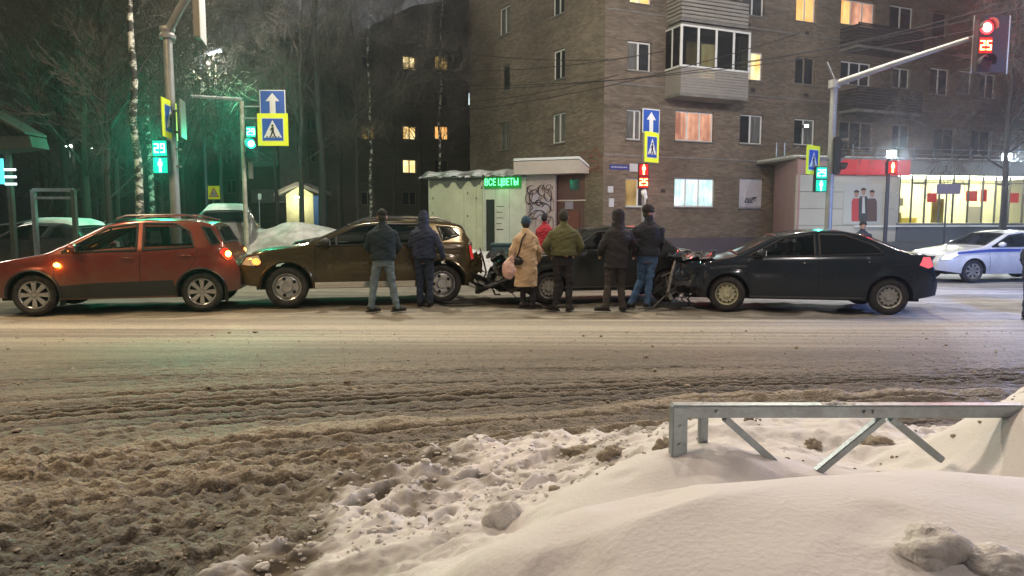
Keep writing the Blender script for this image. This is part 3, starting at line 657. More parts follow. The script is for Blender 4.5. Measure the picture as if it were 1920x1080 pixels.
# ---------- entrance porch and white kiosk on the left flank
M_wpan = mat('white_panel', lin((205, 204, 188)), .7, var=.06, vscale=1.5, bump=.08, dirt=(.3, .28, .2), dscale=1.6, damt=.35)
M_render = mat('pale_render', lin((190, 178, 168)), .85, var=.1, vscale=2, bump=.3)
M_gpanel = mat('pinkish_render', lin((176, 158, 156)), .85, var=.1, vscale=2, bump=.2)
M_brown = mat('brown_entrance_wall', lin((92, 66, 58)), .8, var=.2, vscale=2, dirt=(.05, .04, .035), dscale=2)
M_dkdoor = mat('dark_door', (.02, .022, .02), .4)
M_felt = mat('torn_felt', (.12, .12, .10), .95, var=.3, vscale=4, bump=.6)
ka = P(806, 415, 31.5); kb = P(986, 415, 30.0); kc = P(1041, 415, 29.4)
ki = thing('flower_kiosk', 'white panelled flower kiosk with snowy roof and green lit sign beside the brick block', 'kiosk', (ka.x, ka.y, 0))
WK = Wall((ka.x, ka.y), (kb.x, kb.y), ki); WK2 = Wall((kb.x, kb.y), (kc.x, kc.y), ki)
hk = WK.hit(900, 335)[1]
door = WK.rect(911, 374, 928, 462); door = (door[0], .05, door[2], door[3])
seams = [0] + [WK.hit(x, 400)[0] for x in (870, 893, 905)] + [door[0] - .05, door[2] + .05] + [WK.hit(x, 400)[0] for x in (955,)] + [WK.L]
for i in range(len(seams) - 1):
    a, b_ = seams[i] + .006, seams[i + 1] - .006
    if abs(seams[i] - (door[0] - .05)) < .01:
        MB().box((a, -.0, door[3] + .0), (b_, .12, 3.5), WK.M()).build('wall_panel', M_wpan, ki)
        d_ = MB().box((door[0], .05, .05), (door[2], .09, door[3]), WK.M()).build('door', M_dkdoor, ki); 
        MB().box((door[0] - .05, -.03, .05), (door[0], .05, door[3]), WK.M()).build('door_frame', M_wpan, d_); MB().box((door[2], -.03, .05), (door[2] + .05, .05, door[3]), WK.M()).build('door_frame', M_wpan, d_)
    else: MB().box((a, 0, -.1), (b_, .12, 3.5), WK.M()).build('wall_panel', M_wpan if i > 2 else mat('cream_panel', lin((200, 197, 168)), .75, var=.08, vscale=1.5, bump=.1, dirt=(.3, .27, .18), dscale=1.3, damt=.4), ki)
for (x, y) in ((877, 362), (877, 405), (877, 450), (893, 372), (812, 372), (812, 400), (903, 352)):
    u, z = WK.hit(x, y); MB().box((u - .02, -.02, z - .05), (u + .02, -.001, z + .05), WK.M()).build('panel_bolt', M_dkdoor, ki)
# notice panel next to the door: rows of small opening-hours writing
u0_, z1_ = WK.hit(931, 385); u1_, z0_ = WK.hit(947, 430); 
for k in range(5):
    zc = lerp(z1_, z0_, k / 4.2) - .05; MB().box((u0_, -.006, zc - (.03 if k == 4 else .014)), (u0_ + (u1_ - u0_) * (.9, .7, .8, .6, .8)[k], -.001, zc + .014), WK.M()).build('notice_line', M_dkdoor, ki)
mb = MB(); mb.v = []
MB().box((-.05, .0, -.1), (.0, 5.5, 3.5), WK.M()).build('side_wall', M_wpan, ki)
MB().box((-.3, -.25, 3.5), (WK.L, 5.5, 3.62), WK.M()).build('roof', M_conc, ki)
# torn strip of felt hanging under the eave
q = random.Random(2); us = np.linspace(0, WK.L * .62, 30); prof = [.28 + .12 * math.sin(k * .9) + q.uniform(-.06, .08) for k in range(30)]
mb = MB(); poly = [(us[0], 3.5)] + [(us[k], 3.5 - prof[k] * (1 if k < 26 else .5)) for k in range(30)] + [(us[-1], 3.5)]
mb.prism(poly, -.03, -.002, WK.M()); mb.build('torn_felt_edge', M_felt, ki)
q = random.Random(6); mb = MB(); nx_, ny_ = 44, 8; ids = {}
for i in range(nx_ + 1):
    for j in range(ny_ + 1):
        u = lerp(-.36, WK.L - .0, i / nx_); y = lerp(-.38, 4.2, j / ny_); e = min(1, j * .8, (ny_ - j) * 1.0, i * .6, (nx_ - i) * .9)
        drop = -.13 * (j == 0) * (.6 + .8 * q.random()); h = .07 + .20 * e + .05 * math.sin(i * .55 + j) * e
        mb.v.append(WK.M() @ Vector((u, y, 3.60 + h + drop))); ids[i, j] = len(mb.v) - 1
for i in range(nx_):
    for j in range(ny_): mb.face(ids[i, j], ids[i + 1, j], ids[i + 1, j + 1], ids[i, j + 1])
b0_ = len(mb.v)
for i in range(nx_ + 1): mb.v.append(WK.M() @ Vector((lerp(-.3, WK.L, i / nx_), -.2, 3.622)))
for i in range(nx_): mb.face(b0_ + i, b0_ + i + 1, ids[i + 1, 0], ids[i, 0])
tag(mb.build('roof_snow', M_clean, smooth=True, angle=180), 'thick white snow overhanging the roof of the flower kiosk', 'snow patch').location = ki.location
# graffiti panel + parapet slab + porch
MB().box((0, 0, -.1), (WK2.L, .15, 3.55), WK2.M()).build('graffiti_wall', M_gpanel, ki)
mbg = MB(); q = random.Random(14)
ux = lambda x, y: WK2.hit(x, y)
def arcp(cx, cy, rx, ry, a0, a1, n=12): return [ux(cx + rx * math.cos(lerp(a0, a1, i / n)), cy + ry * math.sin(lerp(a0, a1, i / n))) for i in range(n + 1)]
for st in (arcp(1013, 372, 21, 20, 2.6, 6.6), arcp(1002, 368, 9, 12, 0, 6.0), arcp(1016, 357, 6, 10, 0, 6.3), arcp(1028, 366, 7, 12, -2, 3.4), arcp(1013, 392, 20, 13, 3.0, 6.5), arcp(1004, 395, 10, 14, 1.5, 5.8), arcp(1024, 392, 9, 9, -2.8, 2.4),
           arcp(1010, 380, 5, 5, 0, 6.3), arcp(1013, 420, 16, 26, 3.14, 6.28), arcp(1013, 424, 9, 22, 3.14, 6.28), arcp(1000, 405, 8, 5, 0, 5), arcp(1030, 405, 7, 9, 1, 5), [ux(992, 380), ux(1000, 390), ux(990, 400)], [ux(1033, 350), ux(1027, 362), ux(1035, 372)], [ux(1008, 350), ux(1010, 366)], arcp(1020, 376, 7, 6, 1, 6), arcp(998, 356, 9, 8, 0, 5), arcp(1030, 352, 6, 6, 2, 7), arcp(990, 372, 4, 9, 0, 6), arcp(1036, 384, 3, 12, 0, 6), arcp(1009, 402, 13, 8, 3, 6.2), arcp(1022, 410, 10, 9, -1, 3), arcp(995, 420, 6, 16, 2, 5), arcp(1034, 420, 4, 14, 4, 8), arcp(1005, 385, 14, 6, 3, 7), [ux(988, 350), ux(1000, 362), ux(996, 376)], [ux(1020, 344), ux(1016, 356), ux(1026, 362)]):
    mbg.tube([WK2.pt(u, z, .004) for u, z in st], q.choice([.03, .045, .06]), 5, flat=.12)
g_ = mbg.build('graffiti', mat('violet_black_spray', (.045, .03, .05), .6), ki)
fill = MB(); 
for cx_, cy_, r_ in ((1005, 372, 9), (1026, 380, 8), (1014, 398, 12), (1000, 392, 7)): fill.prism([WK2.hit(cx_ + r_ * math.cos(a), cy_ + r_ * 1.2 * math.sin(a)) for a in np.linspace(0, 6.0, 12)], -.0035, -.001, WK2.M())
fill.build('graffiti_fill', mat('pale_spray', (.42, .36, .42), .7), ki)
sa = WK2.A + WK.d * -.9; S0, zs1 = WK.hit(963, 297)
por = thing('entrance_porch', 'brown recessed street entrance with a pale overhanging slab between kiosk and corner', 'porch', (kc.x, kc.y, 0))
pd = P(1100, 415, 28.9); zs = 3.55
def pv_(p, z): return Vector((p[0] - kc.x, p[1] - kc.y, z))
sl = [(P(963, 415, 29.55).x, 29.55), (P(1085, 415, 28.5).x, 28.5), (P(1104, 415, 28.75).x, 28.75), (P(1100, 415, 30.5).x, 30.9), (P(975, 415, 31).x, 31.5)]
mb = MB(); mb.v = [pv_(p, 3.56) for p in sl] + [pv_(p, 4.1 if i != 2 else 3.75) for i, p in enumerate(sl)]
mb.face(*range(5)); mb.face(*range(5, 10))
for i in range(5): mb.face(i, (i + 1) % 5, 5 + (i + 1) % 5, 5 + i)
mb.build('canopy_slab', M_render, por)
mb = MB(); mb.v = [pv_(p, z) for p, z in ((sl[1], 4.13), (sl[2], 3.8), (sl[3], 4.13), (sl[4], 4.13), (sl[0], 4.13))]
for v in mb.v: v.z += 0
b_ = len(mb.v); mb.v += [v + Vector((0, 0, .1)) for v in mb.v[:5]]; mb.face(5, 6, 7, 8, 9)
for i in range(5): mb.face(i, (i + 1) % 5, 5 + (i + 1) % 5, 5 + i)
mb.build('canopy_snow', M_clean, por)
WP = Wall((kc.x + .02, kc.y + .35), (K0.x - .15, K0.y + .75), por)
MB().box((0, 0, -.1), (WP.L, .2, 3.55), WP.M()).build('wall', M_brown, por)
rc = WP.rect(1058, 396, 1086, 470); dd = MB().box((rc[0], -.05, 0), (rc[2], -.0, rc[3]), WP.M()).build('door', mat('rust_door', lin((104, 58, 46)), .6, var=.2), por)
rc = WP.rect(1070, 336, 1086, 356); MB().box((rc[0], -.03, rc[1]), (rc[2], -.0, rc[3]), WP.M()).build('window', M_pane, por)
rc = WP.rect(1060, 378, 1075, 392); MB().box((rc[0], -.03, rc[1]), (rc[2], -.0, rc[3]), WP.M()).build('notice_plate', mat('pale_violet_plate', (.25, .22, .27), .6), por)
MB().box((0, -.03, 2.45), (WP.L, 0, 2.5), WP.M()).build('ledge', M_render, por)
# green sign
def text_mesh(body, size, ext=.01):
    cu_ = bpy.data.curves.new('t', 'FONT'); cu_.body = body; cu_.size = size; cu_.extrude = ext; cu_.align_x = 'CENTER'; cu_.align_y = 'CENTER'; cu_.resolution_u = 3
    o = bpy.data.objects.new('t', cu_); C.objects.link(o); bpy.context.view_layer.update(); me = bpy.data.meshes.new_from_object(o.evaluated_get(bpy.context.evaluated_depsgraph_get()))
    bpy.data.objects.remove(o); return me
M_ledg = mat('lit_green_letters', (.1, .6, .2), .4, emit=(.12, 1, .32), estr=2.2)
rc = WK.rect(911, 333, 973, 352)
sg_ = thing('shop_sign', 'green lit Cyrillic letter sign above the dark door of the white kiosk', 'sign', ki.location)
MB().box((rc[0] - .05, -.10, rc[1] - .02), (rc[2] + .12, -.03, rc[3] + .10), WK.M()).build('backing', mat('dark_green_board', (.01, .14, .02), .5, emit=(.0, .25, .02), estr=.35), sg_)
me = text_mesh('ВСЕ ЦВЕТЫ', 1); bb = [v.co.x for v in me.vertices]; by = [v.co.y for v in me.vertices]; wS, hS = max(bb) - min(bb), max(by) - min(by); cxm, cym = (max(bb) + min(bb)) / 2, (max(by) + min(by)) / 2
me.materials.append(M_ledg); lt = mesh_obj('lettering', me, sg_)
for v in me.vertices: v.co = ((v.co.x - cxm) / wS * (rc[2] - rc[0]), (v.co.y - cym) / hS * (rc[3] - rc[1]) * .85, v.co.z)
lt.matrix_local = Matrix.Translation(WK.M() @ Vector(((rc[0] + rc[2]) / 2, -.115, (rc[1] + rc[3]) / 2))) @ Matrix.Rotation(WK.rz, 4, 'Z') @ Matrix.Rotation(R(90), 4, 'X')
pL = WK.M() @ Vector(((rc[0] + rc[2]) / 2, -.5, rc[1] - .1)); point_light('sign_glow', pL, (.15, 1, .3), 3, sg_, .3)

# ---------- shop on the right
M_pinkw = mat('pink_shop_wall', lin((168, 132, 132)), .7, var=.06, vscale=1.5, dirt=(.25, .2, .2), dscale=2, damt=.3)
M_shopw = mat('white_shop_panel', lin((190, 190, 182)), .65, var=.05, vscale=2, dirt=(.3, .3, .28), dscale=2, damt=.25)
M_band = mat('red_fascia', (.5, .03, .04), .35, emit=(.9, .03, .05), estr=.10)  # faint emission added so the band looks lit
M_base = mat('grey_blue_base', lin((96, 104, 116)), .8, var=.1, vscale=3)
M_dkmet = mat('dark_metal', (.05, .055, .07), .5, .3)
s0 = P(1492, 415, 28.0); s1 = P(2050, 415, 31.0); sb_ = P(1449, 415, 31.2)
sh = thing('supermarket', 'low supermarket with red fascia, large lit windows and a poster of three people', 'building', (s0.x, s0.y, 0))
WS = Wall((s0.x, s0.y), (s1.x, s1.y), sh); WSs = Wall((sb_.x, sb_.y), (s0.x, s0.y), sh)
ut = lambda x: WS.hit(x, 380)[0]
zt_, zw1, zw0 = WS.hit(1640, 300)[1], WS.hit(1800, 330)[1], WS.hit(1800, 418)[1]; zb0 = WS.hit(1620, 328)[1]; uw0 = ut(1686)
for k in range(2): MB().box((WSs.L * k / 2 + .01, 0, .7), (WSs.L * (k + 1) / 2 - .01, .12, zt_ - .3), WSs.M()).build('wall_panel', M_pinkw, sh)
MB().box((0, 0, zt_ - .29), (WSs.L, .12, zt_ + .05), WSs.M()).build('wall_panel', M_pinkw, sh)
rows_ = np.linspace(.75, zb0 - .02, 5)
for j in range(4):
    for k in range(3): MB().box((uw0 * k / 3 + .008, 0, rows_[j] + .008), (uw0 * (k + 1) / 3 - .008, .12, rows_[j + 1] - .008), WS.M()).build('wall_panel', M_shopw, sh)
MB().box((ut(1560), -.12, zb0), (uw0 + .35, .1, zt_), WS.M()).build('red_fascia', M_band, sh); MB().box((-.0, -.03, zb0), (ut(1560) - .01, .1, zt_ - .02), WS.M()).build('wall_panel', M_pinkw, sh)
MB().box((-.02, -.14, zt_), (WS.L, 4, zt_ + .07), WS.M()).build('roof', M_conc, sh)
MB().box((uw0 + .36, -.05, zw1 + .01), (WS.L, .1, zt_ - .003), WS.M()).build('fascia', mat('pale_fascia', (.34, .36, .36), .5, .3), sh)
MB().box((0, -.1, -.15), (WS.L, .1, .74), WS.M()).build('base', M_base, sh)
MB().box((uw0 - .1, -.09, .745), (WS.L, .1, zw0 - .004), WS.M()).build('window_ledge', M_base, sh)
MB().box((ut(1600), -.2, zw0 - .16), (WS.L, -.091, zw0 - .1), WS.M()).build('ledge_snow', M_clean, sh)
G_shop = glass_mat('shop_glass', (.03, .03, .03), .12, .04)
mull = [ut(x) for x in (1686, 1709, 1734, 1761, 1787, 1815, 1842, 1866, 1892, 1918, 1945, 1972, 2000, 2030)]
for i in range(len(mull) - 1):
    MB().box((mull[i] + .02, .02, zw0), (mull[i + 1] - .02, .03, zw1), WS.M()).build('pane', G_shop, sh)
    MB().box((mull[i] - .012, -.03, zw0), (mull[i] + .012, .06, zw1), WS.M()).build('mullion', M_dkmet, sh)
    if i in (1, 4, 7): MB().box((mull[i] + .021, -.02, zw1 - .36), (mull[i + 1] - .021, .05, zw1 - .31), WS.M()).build('transom', M_dkmet, sh)
for z_ in (zw1 - .30, ): MB().box((mull[0], .031, z_), (mull[-1], .05, z_ + .025), WS.M()).build('transom', M_dkmet, sh)
# inside: lit white ceiling strips, pale back wall, yellow counters, red posters hung in the windows
M_lamp = mat('shop_ceiling_light', (1, 1, .9), .5, emit=(1, .95, .70), estr=12)
M_in = mat('shop_interior', (.82, .77, .55), .8, var=.05); M_yel = mat('yellow_counter', (.75, .58, .08), .6); M_post = mat('glowing_red_poster', (.8, .07, .06), .6, emit=(1, .08, .06), estr=.45); M_ink = mat('poster_ink', (.5, .5, .5), .5)  # poster glow stands in for shop light shining through them
MB().box((uw0, 2.6, .7), (WS.L, 2.7, zw1 + .2), WS.M()).build('back_wall', M_in, sh); MB().box((uw0 - .02, .1, zw1 + .06), (WS.L, 2.6, zw1 + .12), WS.M()).build('ceiling', M_in, sh)
MB().box((uw0, .1, .74), (WS.L, 2.6, .8), WS.M()).build('shop_floor', M_in, sh); MB().box((uw0 - .08, .12, .75), (uw0 - .0, 2.6, zw1 + .1), WS.M()).build('inner_wall', M_in, sh)
for k in range(7): u = uw0 + .5 + k * 1.05; MB().box((u, .6, zw1 + .0), (u + .75, 2.2, zw1 + .05), WS.M()).build('ceiling_light', M_lamp, sh)
for x0, x1, y0, y1, m_, yy in ((1688, 1706, 398, 418, M_yel, .5), (1766, 1786, 372, 418, M_yel, .5), (1742, 1758, 362, 379, M_post, .06), (1815, 1834, 358, 377, M_post, .06), (1843, 1852, 355, 378, M_post, .06), (1893, 1912, 362, 380, M_post, .06), (1922, 1940, 356, 378, M_post, .06), (1688, 1760, 408, 418, M_yel, 1.2), (1712, 1724, 370, 385, M_shopw, .9), (1866, 1890, 386, 418, M_shopw, 1.4)):
    a = WS.rect(x0, y0, x1, y1); MB().box((a[0], yy, a[1]), (a[2], yy + .04, a[3]), WS.M()).build('hanging_poster' if m_ is M_post else 'display_shelf', m_, sh)
# roof railing with posts
mb = MB(); 
for x in (1455, 1470, 1598, 1673, 1712, 1748, 1783, 1818, 1852, 1885): 
    u = ut(x) ; o = MB().bar(WS.pt(u, zt_ + .06, -.1), WS.pt(u, zt_ + .62, -.1), .04).build('railing_post', M_galv, sh)
MB().bar(WS.pt(ut(1598), zt_ + .28, -.1), WS.pt(ut(1990), zt_ + .28, -.1), .03).build('railing_bar', M_galv, sh); MB().bar(WS.pt(ut(1598), zt_ + .5, -.1), WS.pt(ut(1990), zt_ + .5, -.1), .03).build('railing_bar', M_galv, sh)
MB().bar(WSs.pt(0, zt_ + .35, -.0), WSs.pt(WSs.L, zt_ + .45, 0), .04).build('railing_bar', M_galv, sh)
MB().box((0, .3, zt_ + .075), (WS.L, 3.6, zt_ + .17), WS.M()).build('roof_snow', M_clean, sh, smooth=True, bevel=.04)
# poster of three people (plain generic figures)
po = thing('wall_poster', 'pale wall poster showing three people in red and dark jackets left of the shop windows', 'poster', sh.location)
a = WS.rect(1583, 345, 1650, 420); MB().box((a[0], -.02, a[1]), (a[2], -.004, a[3]), WS.M()).build('sheet', mat('poster_sheet', (.50, .52, .51), .5), po)
for k, (cx_, cj) in enumerate(((1605, (.5, .06, .07)), (1618, (.05, .06, .07)), (1634, (.12, .08, .08)))):
    mj = mat('poster_jacket_%s' % 'abc'[k], cj, .6); ms = mat('poster_skin', (.42, .26, .2), .6); mh = mat('poster_hair', (.04, .025, .02), .6); hy = 352 + (k != 1) * 4; off = -.026 - .004 * k
    f_ = lambda pts, m__, nm, o_=off: MB().prism([WS.hit(x, y) for x, y in pts], o_ - .003, o_, WS.M()).build(nm, m__, po)
    f_([(cx_ - 9, 415), (cx_ - 9, hy + 22), (cx_ - 6, hy + 16), (cx_ + 6, hy + 16), (cx_ + 9, hy + 22), (cx_ + 9, 415)], mj, 'printed_jacket')
    f_([(cx_ + 4.2 * math.cos(t_), hy + 8 + 6 * math.sin(t_)) for t_ in np.linspace(0, 5.9, 12)], ms, 'printed_face', off - .0035)
    f_([(cx_ + 5.2 * math.cos(t_), hy + 5 + 5 * math.sin(t_)) for t_ in np.linspace(math.pi, 2 * math.pi, 8)], mh, 'printed_hair', off - .007)
    if k == 1: f_([(cx_ - 3, 400), (cx_ - 2, hy + 17), (cx_ + 2, hy + 17), (cx_ + 3, 400)], mat('poster_shirt', (.6, .6, .62), .6), 'printed_shirt', off - .0035)
# floodlights on the shop roof
M_flood = mat('lit_floodlight', (1, 1, 1), .3, emit=(.85, .97, 1), estr=150)
for (x, y, lab) in ((1655, 293, 'white floodlight on the shop roof edge beside the red crossing signal'), (1868, 298, 'white floodlight on the shop roof above the lit windows')):
    u, z = WS.hit(x, y); z += .05; p = WS.A + WS.d * u + WS.n * .5; fl = thing('floodlight', lab, 'lamp', (p.x, p.y, z), 0, 'floodlights on the shop roof')
    MB().cbox((0, 0.05, 0), (.4, .08, .3)).build('housing', M_dkmet, fl); MB().cbox((0, -.0, -.01), (.36, .012, .26)).build('lens', M_flood, fl); MB().bar((0, .06, -.1), (0, .35, -.25), .03).build('bracket', M_dkmet, fl)
    point_light('flood_beam', (0, -.35, -.12), (.82, .92, 1), 700 if x < 1700 else 800, fl, .15, spot=(150, (-.1, -.75, -.6)))

# ---------- dark apartment block behind the trees
d0 = P(620, 415, 51.6); d1 = P(905, 415, 57.5); d2 = P(380, 415, 57.0)
db = thing('apartment_block', 'dark five-storey apartment block behind the trees with a few lit windows', 'building', (d0.x, d0.y, 0))
WD = Wall((d0.x, d0.y), (d1.x, d1.y), db); WE = Wall((d2.x, d2.y), (d0.x, d0.y), db)
for cx_, lits in ((690, {3: 'dim'}), (768, {0: 'yellow', 2: 'yellow', 3: 'yellow'}), (828, {0: 'dim', 2: 'orange'}), (884, {1: 'white'})):
    for r_, cy_ in enumerate((118, 185, 249, 312, 372)):
        if cx_ == 690 and r_ == 3: continue
        pn = lits.get(r_, 'dark');  pn = {'690': {2: 'dim'}.get(r_, 'dark')}.get(str(cx_), pn)
        h_ = 26; wd = 13 if cx_ != 884 else 6
        WD.window(WD.rect(cx_ - wd, cy_ - h_ / 2, cx_ + wd, cy_ + h_ / 2), pn, 'double', frame=M_oldframe, sill=False, fw=.07)
for cx_ in (432, 455, 545, 580):
    for cy_ in (110, 170, 232, 292, 350): WE.window(WE.rect(cx_ - 10, cy_ - 13, cx_ + 10, cy_ + 13), 'curt' if (cx_ + cy_) % 3 == 0 else 'dark', 'double', frame=M_oldframe, sill=False, fw=.07)
hz = P(620, 66, 51.6).z
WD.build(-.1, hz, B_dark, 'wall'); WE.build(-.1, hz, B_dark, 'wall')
MB().box((-.4, -.5, hz), (WD.L, 10, hz + .4), WD.M()).build('roof', M_conc, db); MB().box((0, -.4, hz - .002), (WE.L, 8, hz + .38), WE.M()).build('roof', M_conc, db)
MB().box((WE.L - 3.6, -1.2, 3.2), (WE.L - 1.9, -.02, hz - .8), WE.M()).build('balcony_stack', M_conc, db)
for k in range(5): MB().box((WE.L - 6.6, -1.1, 3.0 + 2.8 * k), (WE.L - 3.9, -.01, 4.0 + 2.8 * k), WE.M()).build('balcony', M_conc, db)
fb = thing('distant_block', 'pale snowy roofed block showing over the dark apartment block', 'building', (P(820, 400, 80).x, 80, 0))
MB().box((-7, -3, 0), (7, 6, 22)).build('wall', M_conc, fb); MB().prism([(-7.5, 22), (7.5, 22), (4.5, 25.5), (-2, 24.5)], -3.5, 6.5).build('roof', M_felt, fb)
# small lit entrance hut of the yard
pH = P(563, 415, 44); hut = thing('entrance_hut', 'small brightly lit plastered entrance porch with snowy gable before the dark block', 'porch', (pH.x, 44, 0))
M_hut = mat('cream_plaster', lin((205, 205, 160)), .8, var=.15, vscale=2, dirt=(.2, .2, .1), dscale=2)
hw_ = .85; MB().prism([(-hw_, 0), (hw_, 0), (hw_, 3.3), (0, 3.8), (-hw_, 3.3)], 0, 2.5).build('wall', M_hut, hut)
MB().prism([(-hw_ - .6, 3.2), (0, 3.82), (hw_ + .5, 3.3), (hw_ + .5, 3.5), (0, 4.05), (-hw_ - .6, 3.4)], -.5, 2.6).build('roof', M_conc, hut)
MB().box((hw_ + .05, -.1, 0), (hw_ + .8, .2, 3.2)).build('blue_door', mat('blue_door', (.02, .09, .25), .6, var=.2), hut)
MB().cbox((0, -.45, 3.1), (.25, .15, .1)).build('lamp', mat('lit_porch_lamp', (1, 1, .9), .3, emit=(1, .95, .7), estr=12), hut); point_light('porch_light', (-.1, -1.0, 2.9), (1, .93, .66), 75, hut, .1)

# ---------- shelter with lit sign and metal frames at the far left
gb = thing('dark_backdrop_building', 'added long low dark building filling the background behind the grove', 'building', (-38, 52, 0))  # made-up dark mass closing the pale gaps behind the trees
MB().box((-26, 0, -.1), (14.5, 8, 8.2)).build('wall', B_plain, gb); MB().box((-26.3, -.4, 8.2), (14.8, 8.4, 8.5)).build('roof', M_conc, gb)
for k in range(9):
    for j in range(2): MB().box((-24 + k * 4.2, -.03, 2 + j * 2.9), (-22.7 + k * 4.2, -.0, 3.4 + j * 2.9)).build('window', M_pane, gb)
M_shelt = mat('shelter_boards', (.06, .07, .06), .8, var=.2)
pS = P(20, 415, 19); shl = thing('bus_shelter', 'dark shelter with snowy pitched roof and turquoise lit sign cut by the left edge', 'shelter', (pS.x, 19, 0))
def q_(x, y, dy=0): p = P(x, y, 19); return (p.x - pS.x, z_) if False else (p.x - pS.x, p.z)
MB().prism([q_(-90, 180), q_(46, 251), q_(46, 247), q_(-90, 172)], 0, .9).build('roof', M_shelt, shl); MB().prism([q_(-90, 290), q_(56, 275), q_(50, 254), q_(-90, 254)], .1, .8).build('fascia', M_shelt, shl)
for x in (11, -60): a = q_(x, 415)[0]; MB().box((a - .06, 0.2, 0), (a + .06, .32, q_(11, 285)[1])).build('post', M_shelt, shl)
a = q_(0, 345); b = q_(28, 318); MB().box((a[0] - 1.2, .0, a[1]), (b[0] - .35, .08, b[1] + .3)).build('sign', mat('lit_turquoise_sign', (.1, .5, .6), .4, emit=(.08, .55, .6), estr=.9), shl)
for k in range(3): z_ = lerp(a[1], b[1], k / 2); MB().box((b[0] - .3, .0, z_ - .03), (b[0], .04, z_ + .03)).build('sign_strip', mat('lit_white_strip', (.8, 1, 1), .4, emit=(.7, 1, 1), estr=1.4), shl)
pF_ = P(103, 415, 19.5); fr = thing('metal_frame', 'tall square steel tube frame standing in the snow behind the red crossover', 'frame', (pF_.x, 19.5, 0))
xl_, xr_ = P(66, 415, 19.5).x - pF_.x, P(141, 415, 19.5).x - pF_.x; zt2 = P(66, 356, 19.5).z
for x in (xl_, xr_): MB().bar((x, 0, 0), (x, 0, zt2), .11).build('post', M_galv if x < 0 else M_shelt, fr)
MB().bar((xl_, 0, zt2), (xr_, 0, zt2), .09).build('top_bar', M_galv, fr); MB().bar((xl_, 0, zt2 - .22), (xr_, 0, zt2 - .22), .07).build('lower_bar', M_galv, fr)
MB().tube([(xl_, 0, 1.65), (xl_ - .5, 0, 1.55), (xl_ - 1.05, 0, 1.5)], .025, 6).build('side_bar', M_galv, fr)
# bin beside the crash
pB = G(942, 508); bn = thing('rubbish_bin', 'dark teal rubbish bin standing in the snow behind the woman in the tan coat', 'bin', (P(943, 460, 17.6).x, 17.6, .0))
M_black = mat('black_plastic', (.02, .021, .022), .55, var=.2, vscale=9)
M_bin = mat('teal_plastic', (.07, .13, .135), .5, var=.1)
MB().prism([(-.22, .1), (.22, .1), (.28, .98), (-.28, .98)], -.25, .25).build('body', M_bin, bn, smooth=True, bevel=.02); MB().box((-.31, -.28, .985), (.31, .3, 1.05)).build('lid', M_bin, bn, smooth=True, bevel=.02)
for sx in (-.2, .2): MB().lathe([(.01, -.03), (.09, -.03), (.09, .03), (.01, .03)], 12, Matrix.Translation((sx, .22, .1))).build('wheel', M_black, bn)
# ------------------------------------------------------------------ vehicles
M_tyre = mat('tyre_rubber', (.018, .018, .02), .8, var=.3, vscale=12, bump=.4, bscale=60, dirt=(.12, .11, .1), dscale=9, damt=.35)
M_black = mat('black_plastic', (.02, .021, .022), .55, var=.2, vscale=9)
M_under = mat('underbody', (.01, .01, .01), .9)
M_chrome = mat('chrome', (.7, .7, .7), .15, 1.0)
M_alloy = mat('alloy', (.55, .56, .56), .3, .8, var=.1, dirt=(.2, .18, .15), dscale=8, damt=.4)
M_steel = mat('painted_steel_wheel', (.5, .5, .47), .45, .5, var=.15, dirt=(.1, .09, .07), dscale=10, damt=.5)
M_cream = mat('slushy_wheel', (.6, .6, .45), .6, .2, var=.2, dirt=(.12, .11, .07), dscale=12, damt=.6)
M_seat = mat('seat_cloth', (.05, .055, .055), .9)
M_glass = glass_mat('car_glass', (.01, .02, .02), .25)
M_glassd = glass_mat('dark_car_glass', (.008, .012, .014), .86)
M_amber = mat('lit_amber_lens', (.8, .3, .02), .2, emit=(1, .35, .03), estr=7)
M_amber2 = mat('lit_amber_spot', (.8, .3, .02), .2, emit=(1, .42, .05), estr=14)
M_redlens = mat('red_lens', (.45, .02, .02), .12, coat=1, emit=(1, .06, .03), estr=.18)
M_clear = mat('clear_lens', (.5, .52, .5), .08, .3, coat=1)
M_plate = mat('number_plate', (.7, .7, .68), .5)
M_debris = mat('broken_plastic', (.02, .02, .022), .4, coat=.4)
M_metalbit = mat('torn_metal', (.35, .34, .33), .35, .9, var=.3, vscale=20)

